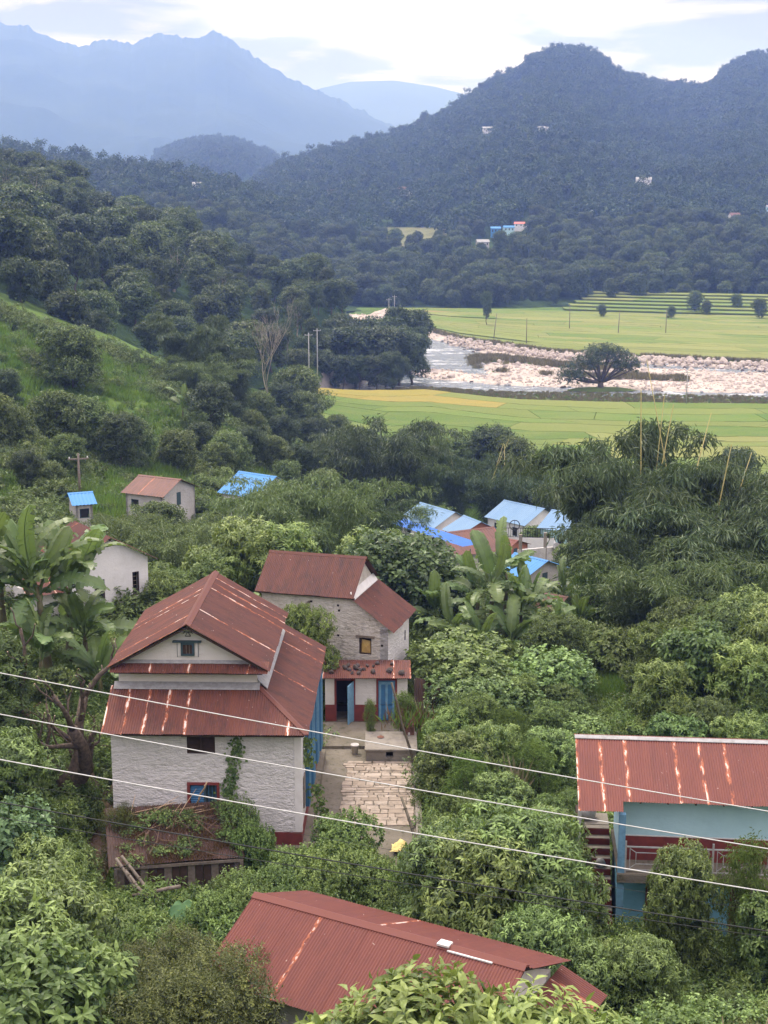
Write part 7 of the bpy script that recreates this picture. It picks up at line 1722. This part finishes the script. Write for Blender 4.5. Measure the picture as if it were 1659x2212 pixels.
for a in ((H_mid,443,412,11,6,5,2,'zinc','plaster_village','white house high on the low wooded ridge',20),(H_mid,421,466,12,7,6,2,'roof_blue','plaster_village','white house with blue roof on the flank of the wooded ridge',-15),
          (H_big,866,424,16,8,7,2.5,'roof_brown','plaster_village','large pale house with brown roof in a hillside clearing',5),(H_big,884,428,7,5,4,1.5,'zinc','plaster_village','small white outbuilding beside the large hillside house',-10),(H_big,722,424,9,6,4,2,'roof_brown','plaster_grey','small house half hidden in the hillside forest',10),
          (H_low,1368,374,17,8,7,2.5,'zinc','plaster_village','long white house on the crest of the foothill',-5),(H_low,1557,487,10,7,8,2.5,'roof_brown','plaster_village','tall white house alone in the foothill forest',15),(H_low,1624,464,6,5,6,1.5,'zinc','cyan_wall','small pale turquoise house in the foothill forest',5),
          (H_big,690,549,14,7,5,2,'roof_brown','plaster_village','white house with reddish roof behind the end of the spur',10),(H_big,743,545,15,7,6,2.5,'zinc','plaster_village','white house with grey gables behind the end of the spur',-8),(H_big,628,548,10,6,4,2,'zinc','plaster_village','pale house just above the spur trees',0),
          (H_big,1064,512,9,6,6,1.5,'roof_blue','roof_blue','bright blue house in the valley clearing',0),(H_big,1086,508,10,6,5,1.5,'roof_blue','cyan_wall','blue and white house beside the bright blue house',10),(H_big,1114,498,13,6,4,1.5,'roof_pink','plaster_village','house with pinkish roof above the blue houses',-12),(H_big,1036,540,11,6,5,2,'zinc','plaster_grey','grey roofed house below the blue houses',12),
          (H_low,1262,528,12,6,4,2,'zinc','plaster_village','low white house at the edge of the foothill',0),(H_big,1040,288,14,7,5,2,'zinc','plaster_village','tiny white house high on the big hill',0),(H_big,1155,290,13,7,6,2,'zinc','plaster_village','tiny pale house under the rocky top',10),(H_low,1098,542,10,6,4,2,'roof_brown','plaster_village','small house with brown roof at the forest edge',-10)):
    far_house(*a)
# ------------------------------------------------------------------ overhead wires
def wire(pa, pb, Ya, Yb, r, mat, label, sag=.25, group=None):
    A, B = at_y(pa[0], pa[1], Ya), at_y(pb[0], pb[1], Yb); d = B - A
    A2, B2 = A - d*.22, B + d*.22
    mb = MB(); pts = []
    for k in range(33): q = k/32; p = A2.lerp(B2, q); p.z -= sag*4*q*(1-q) - sag*.95; pts.append(p - A2)
    mb.tube(pts, r, 6); o = mb.build('overhead_wire', mat, None, True, loc=A2); tag(o, label, 'wire', group); return A2, B2
ends = [wire((0,1458), (1659,1757), 29, 27, .0115, M['wire_pale'], 'pale overhead wire crossing the lower roof of the main house', .10),
        wire((0,1547), (1659,1838), 29, 27, .0115, M['wire_pale'], 'pale overhead wire crossing the upper window of the main house', .10),
        wire((0,1645), (1659,1931), 29, 27, .0125, M['wire_pale'], 'pale overhead wire crossing just above the shed', .10),
        wire((0,1738), (1659,2017), 28, 26, .014, M['wire_dark'], 'thick black cable crossing the shed and the glossy trees', .12),
        wire((0,1771), (1659,2030), 28, 26, .008, M['wire_dark'], 'thin black cable just below the thick one', .12),
        wire((0,1690), (1659,1975), 29, 27, .004, M['wire_dark'], 'very thin dark wire between the pale wires and the cables', .10)]
for k in (0, 1):
    zt2 = max(e[k].z for e in ends) + .6; xx, yy2 = ends[0][k].x, ends[0][k].y + .15
    t = thing('utility_pole', ('wooden' if k else 'concrete') + ' utility pole carrying the overhead wires', 'utility pole', (xx, yy2, g(xx, yy2)))
    mb = MB(); mb.tube([(0, 0, -.6), (0, 0, zt2 - g(xx, yy2))], [.16, .10], 10); mb.build('shaft', M['concrete'] if k == 0 else M['wood_grey'], t, True)
# bits of bare soil
for nm, lab, poly in (('soil_path', 'bare brown soil path beside the main house', [(190,1690),(243,1690),(262,1800),(232,1905),(150,1915)]), ('soil_path', 'narrow earth path running down past the long red roof', [(838,1890),(905,1880),(935,1990),(880,2000)]), ('soil_patch', 'bare soil in the near corner under the shrubs', [(215,2010),(330,2040),(300,2212),(150,2212)])):
    P = [on_ground(a, b_) for a, b_ in poly]; x0, x1 = min(p.x for p in P), max(p.x for p in P); y0, y1 = min(p.y for p in P), max(p.y for p in P)
    xs = np.linspace(x0, x1, 14); ys = np.linspace(y0, y1, 14); X, Y = np.meshgrid(xs, ys); px_, py_ = proj(np.stack([X, Y, g_arr(X, Y)], -1))
    ins = in_poly(px_, py_, poly); Z = g_arr(X, Y) + np.where(ins, .05, -.08) + .02*vnoise(X*3, Y*3)
    tag(link(nm, grid_mesh(nm, X, Y, Z, M['soil'])), lab, kind='structure')
# ------------------------------------------------------------------ haze: the air of the valley
hz = MB(); hz.box(-11500, 11500, -60, 14600, -34, 745)
hm, ht, ho = new_mat('haze')
pv = ht.nodes.new('ShaderNodeVolumePrincipled')
pv.inputs['Color'].default_value = (0.27, 0.42, 1.0, 1); pv.inputs['Density'].default_value = 0.00024; pv.inputs['Anisotropy'].default_value = 0.25
pv.inputs['Absorption Color'].default_value = (1, 1, 1, 1)
ht.links.new(pv.outputs[0], ho.inputs['Volume'])
hzo = hz.build('haze', hm); tag(hzo, 'pale blue haze filling the valley air', 'haze', kind='stuff')
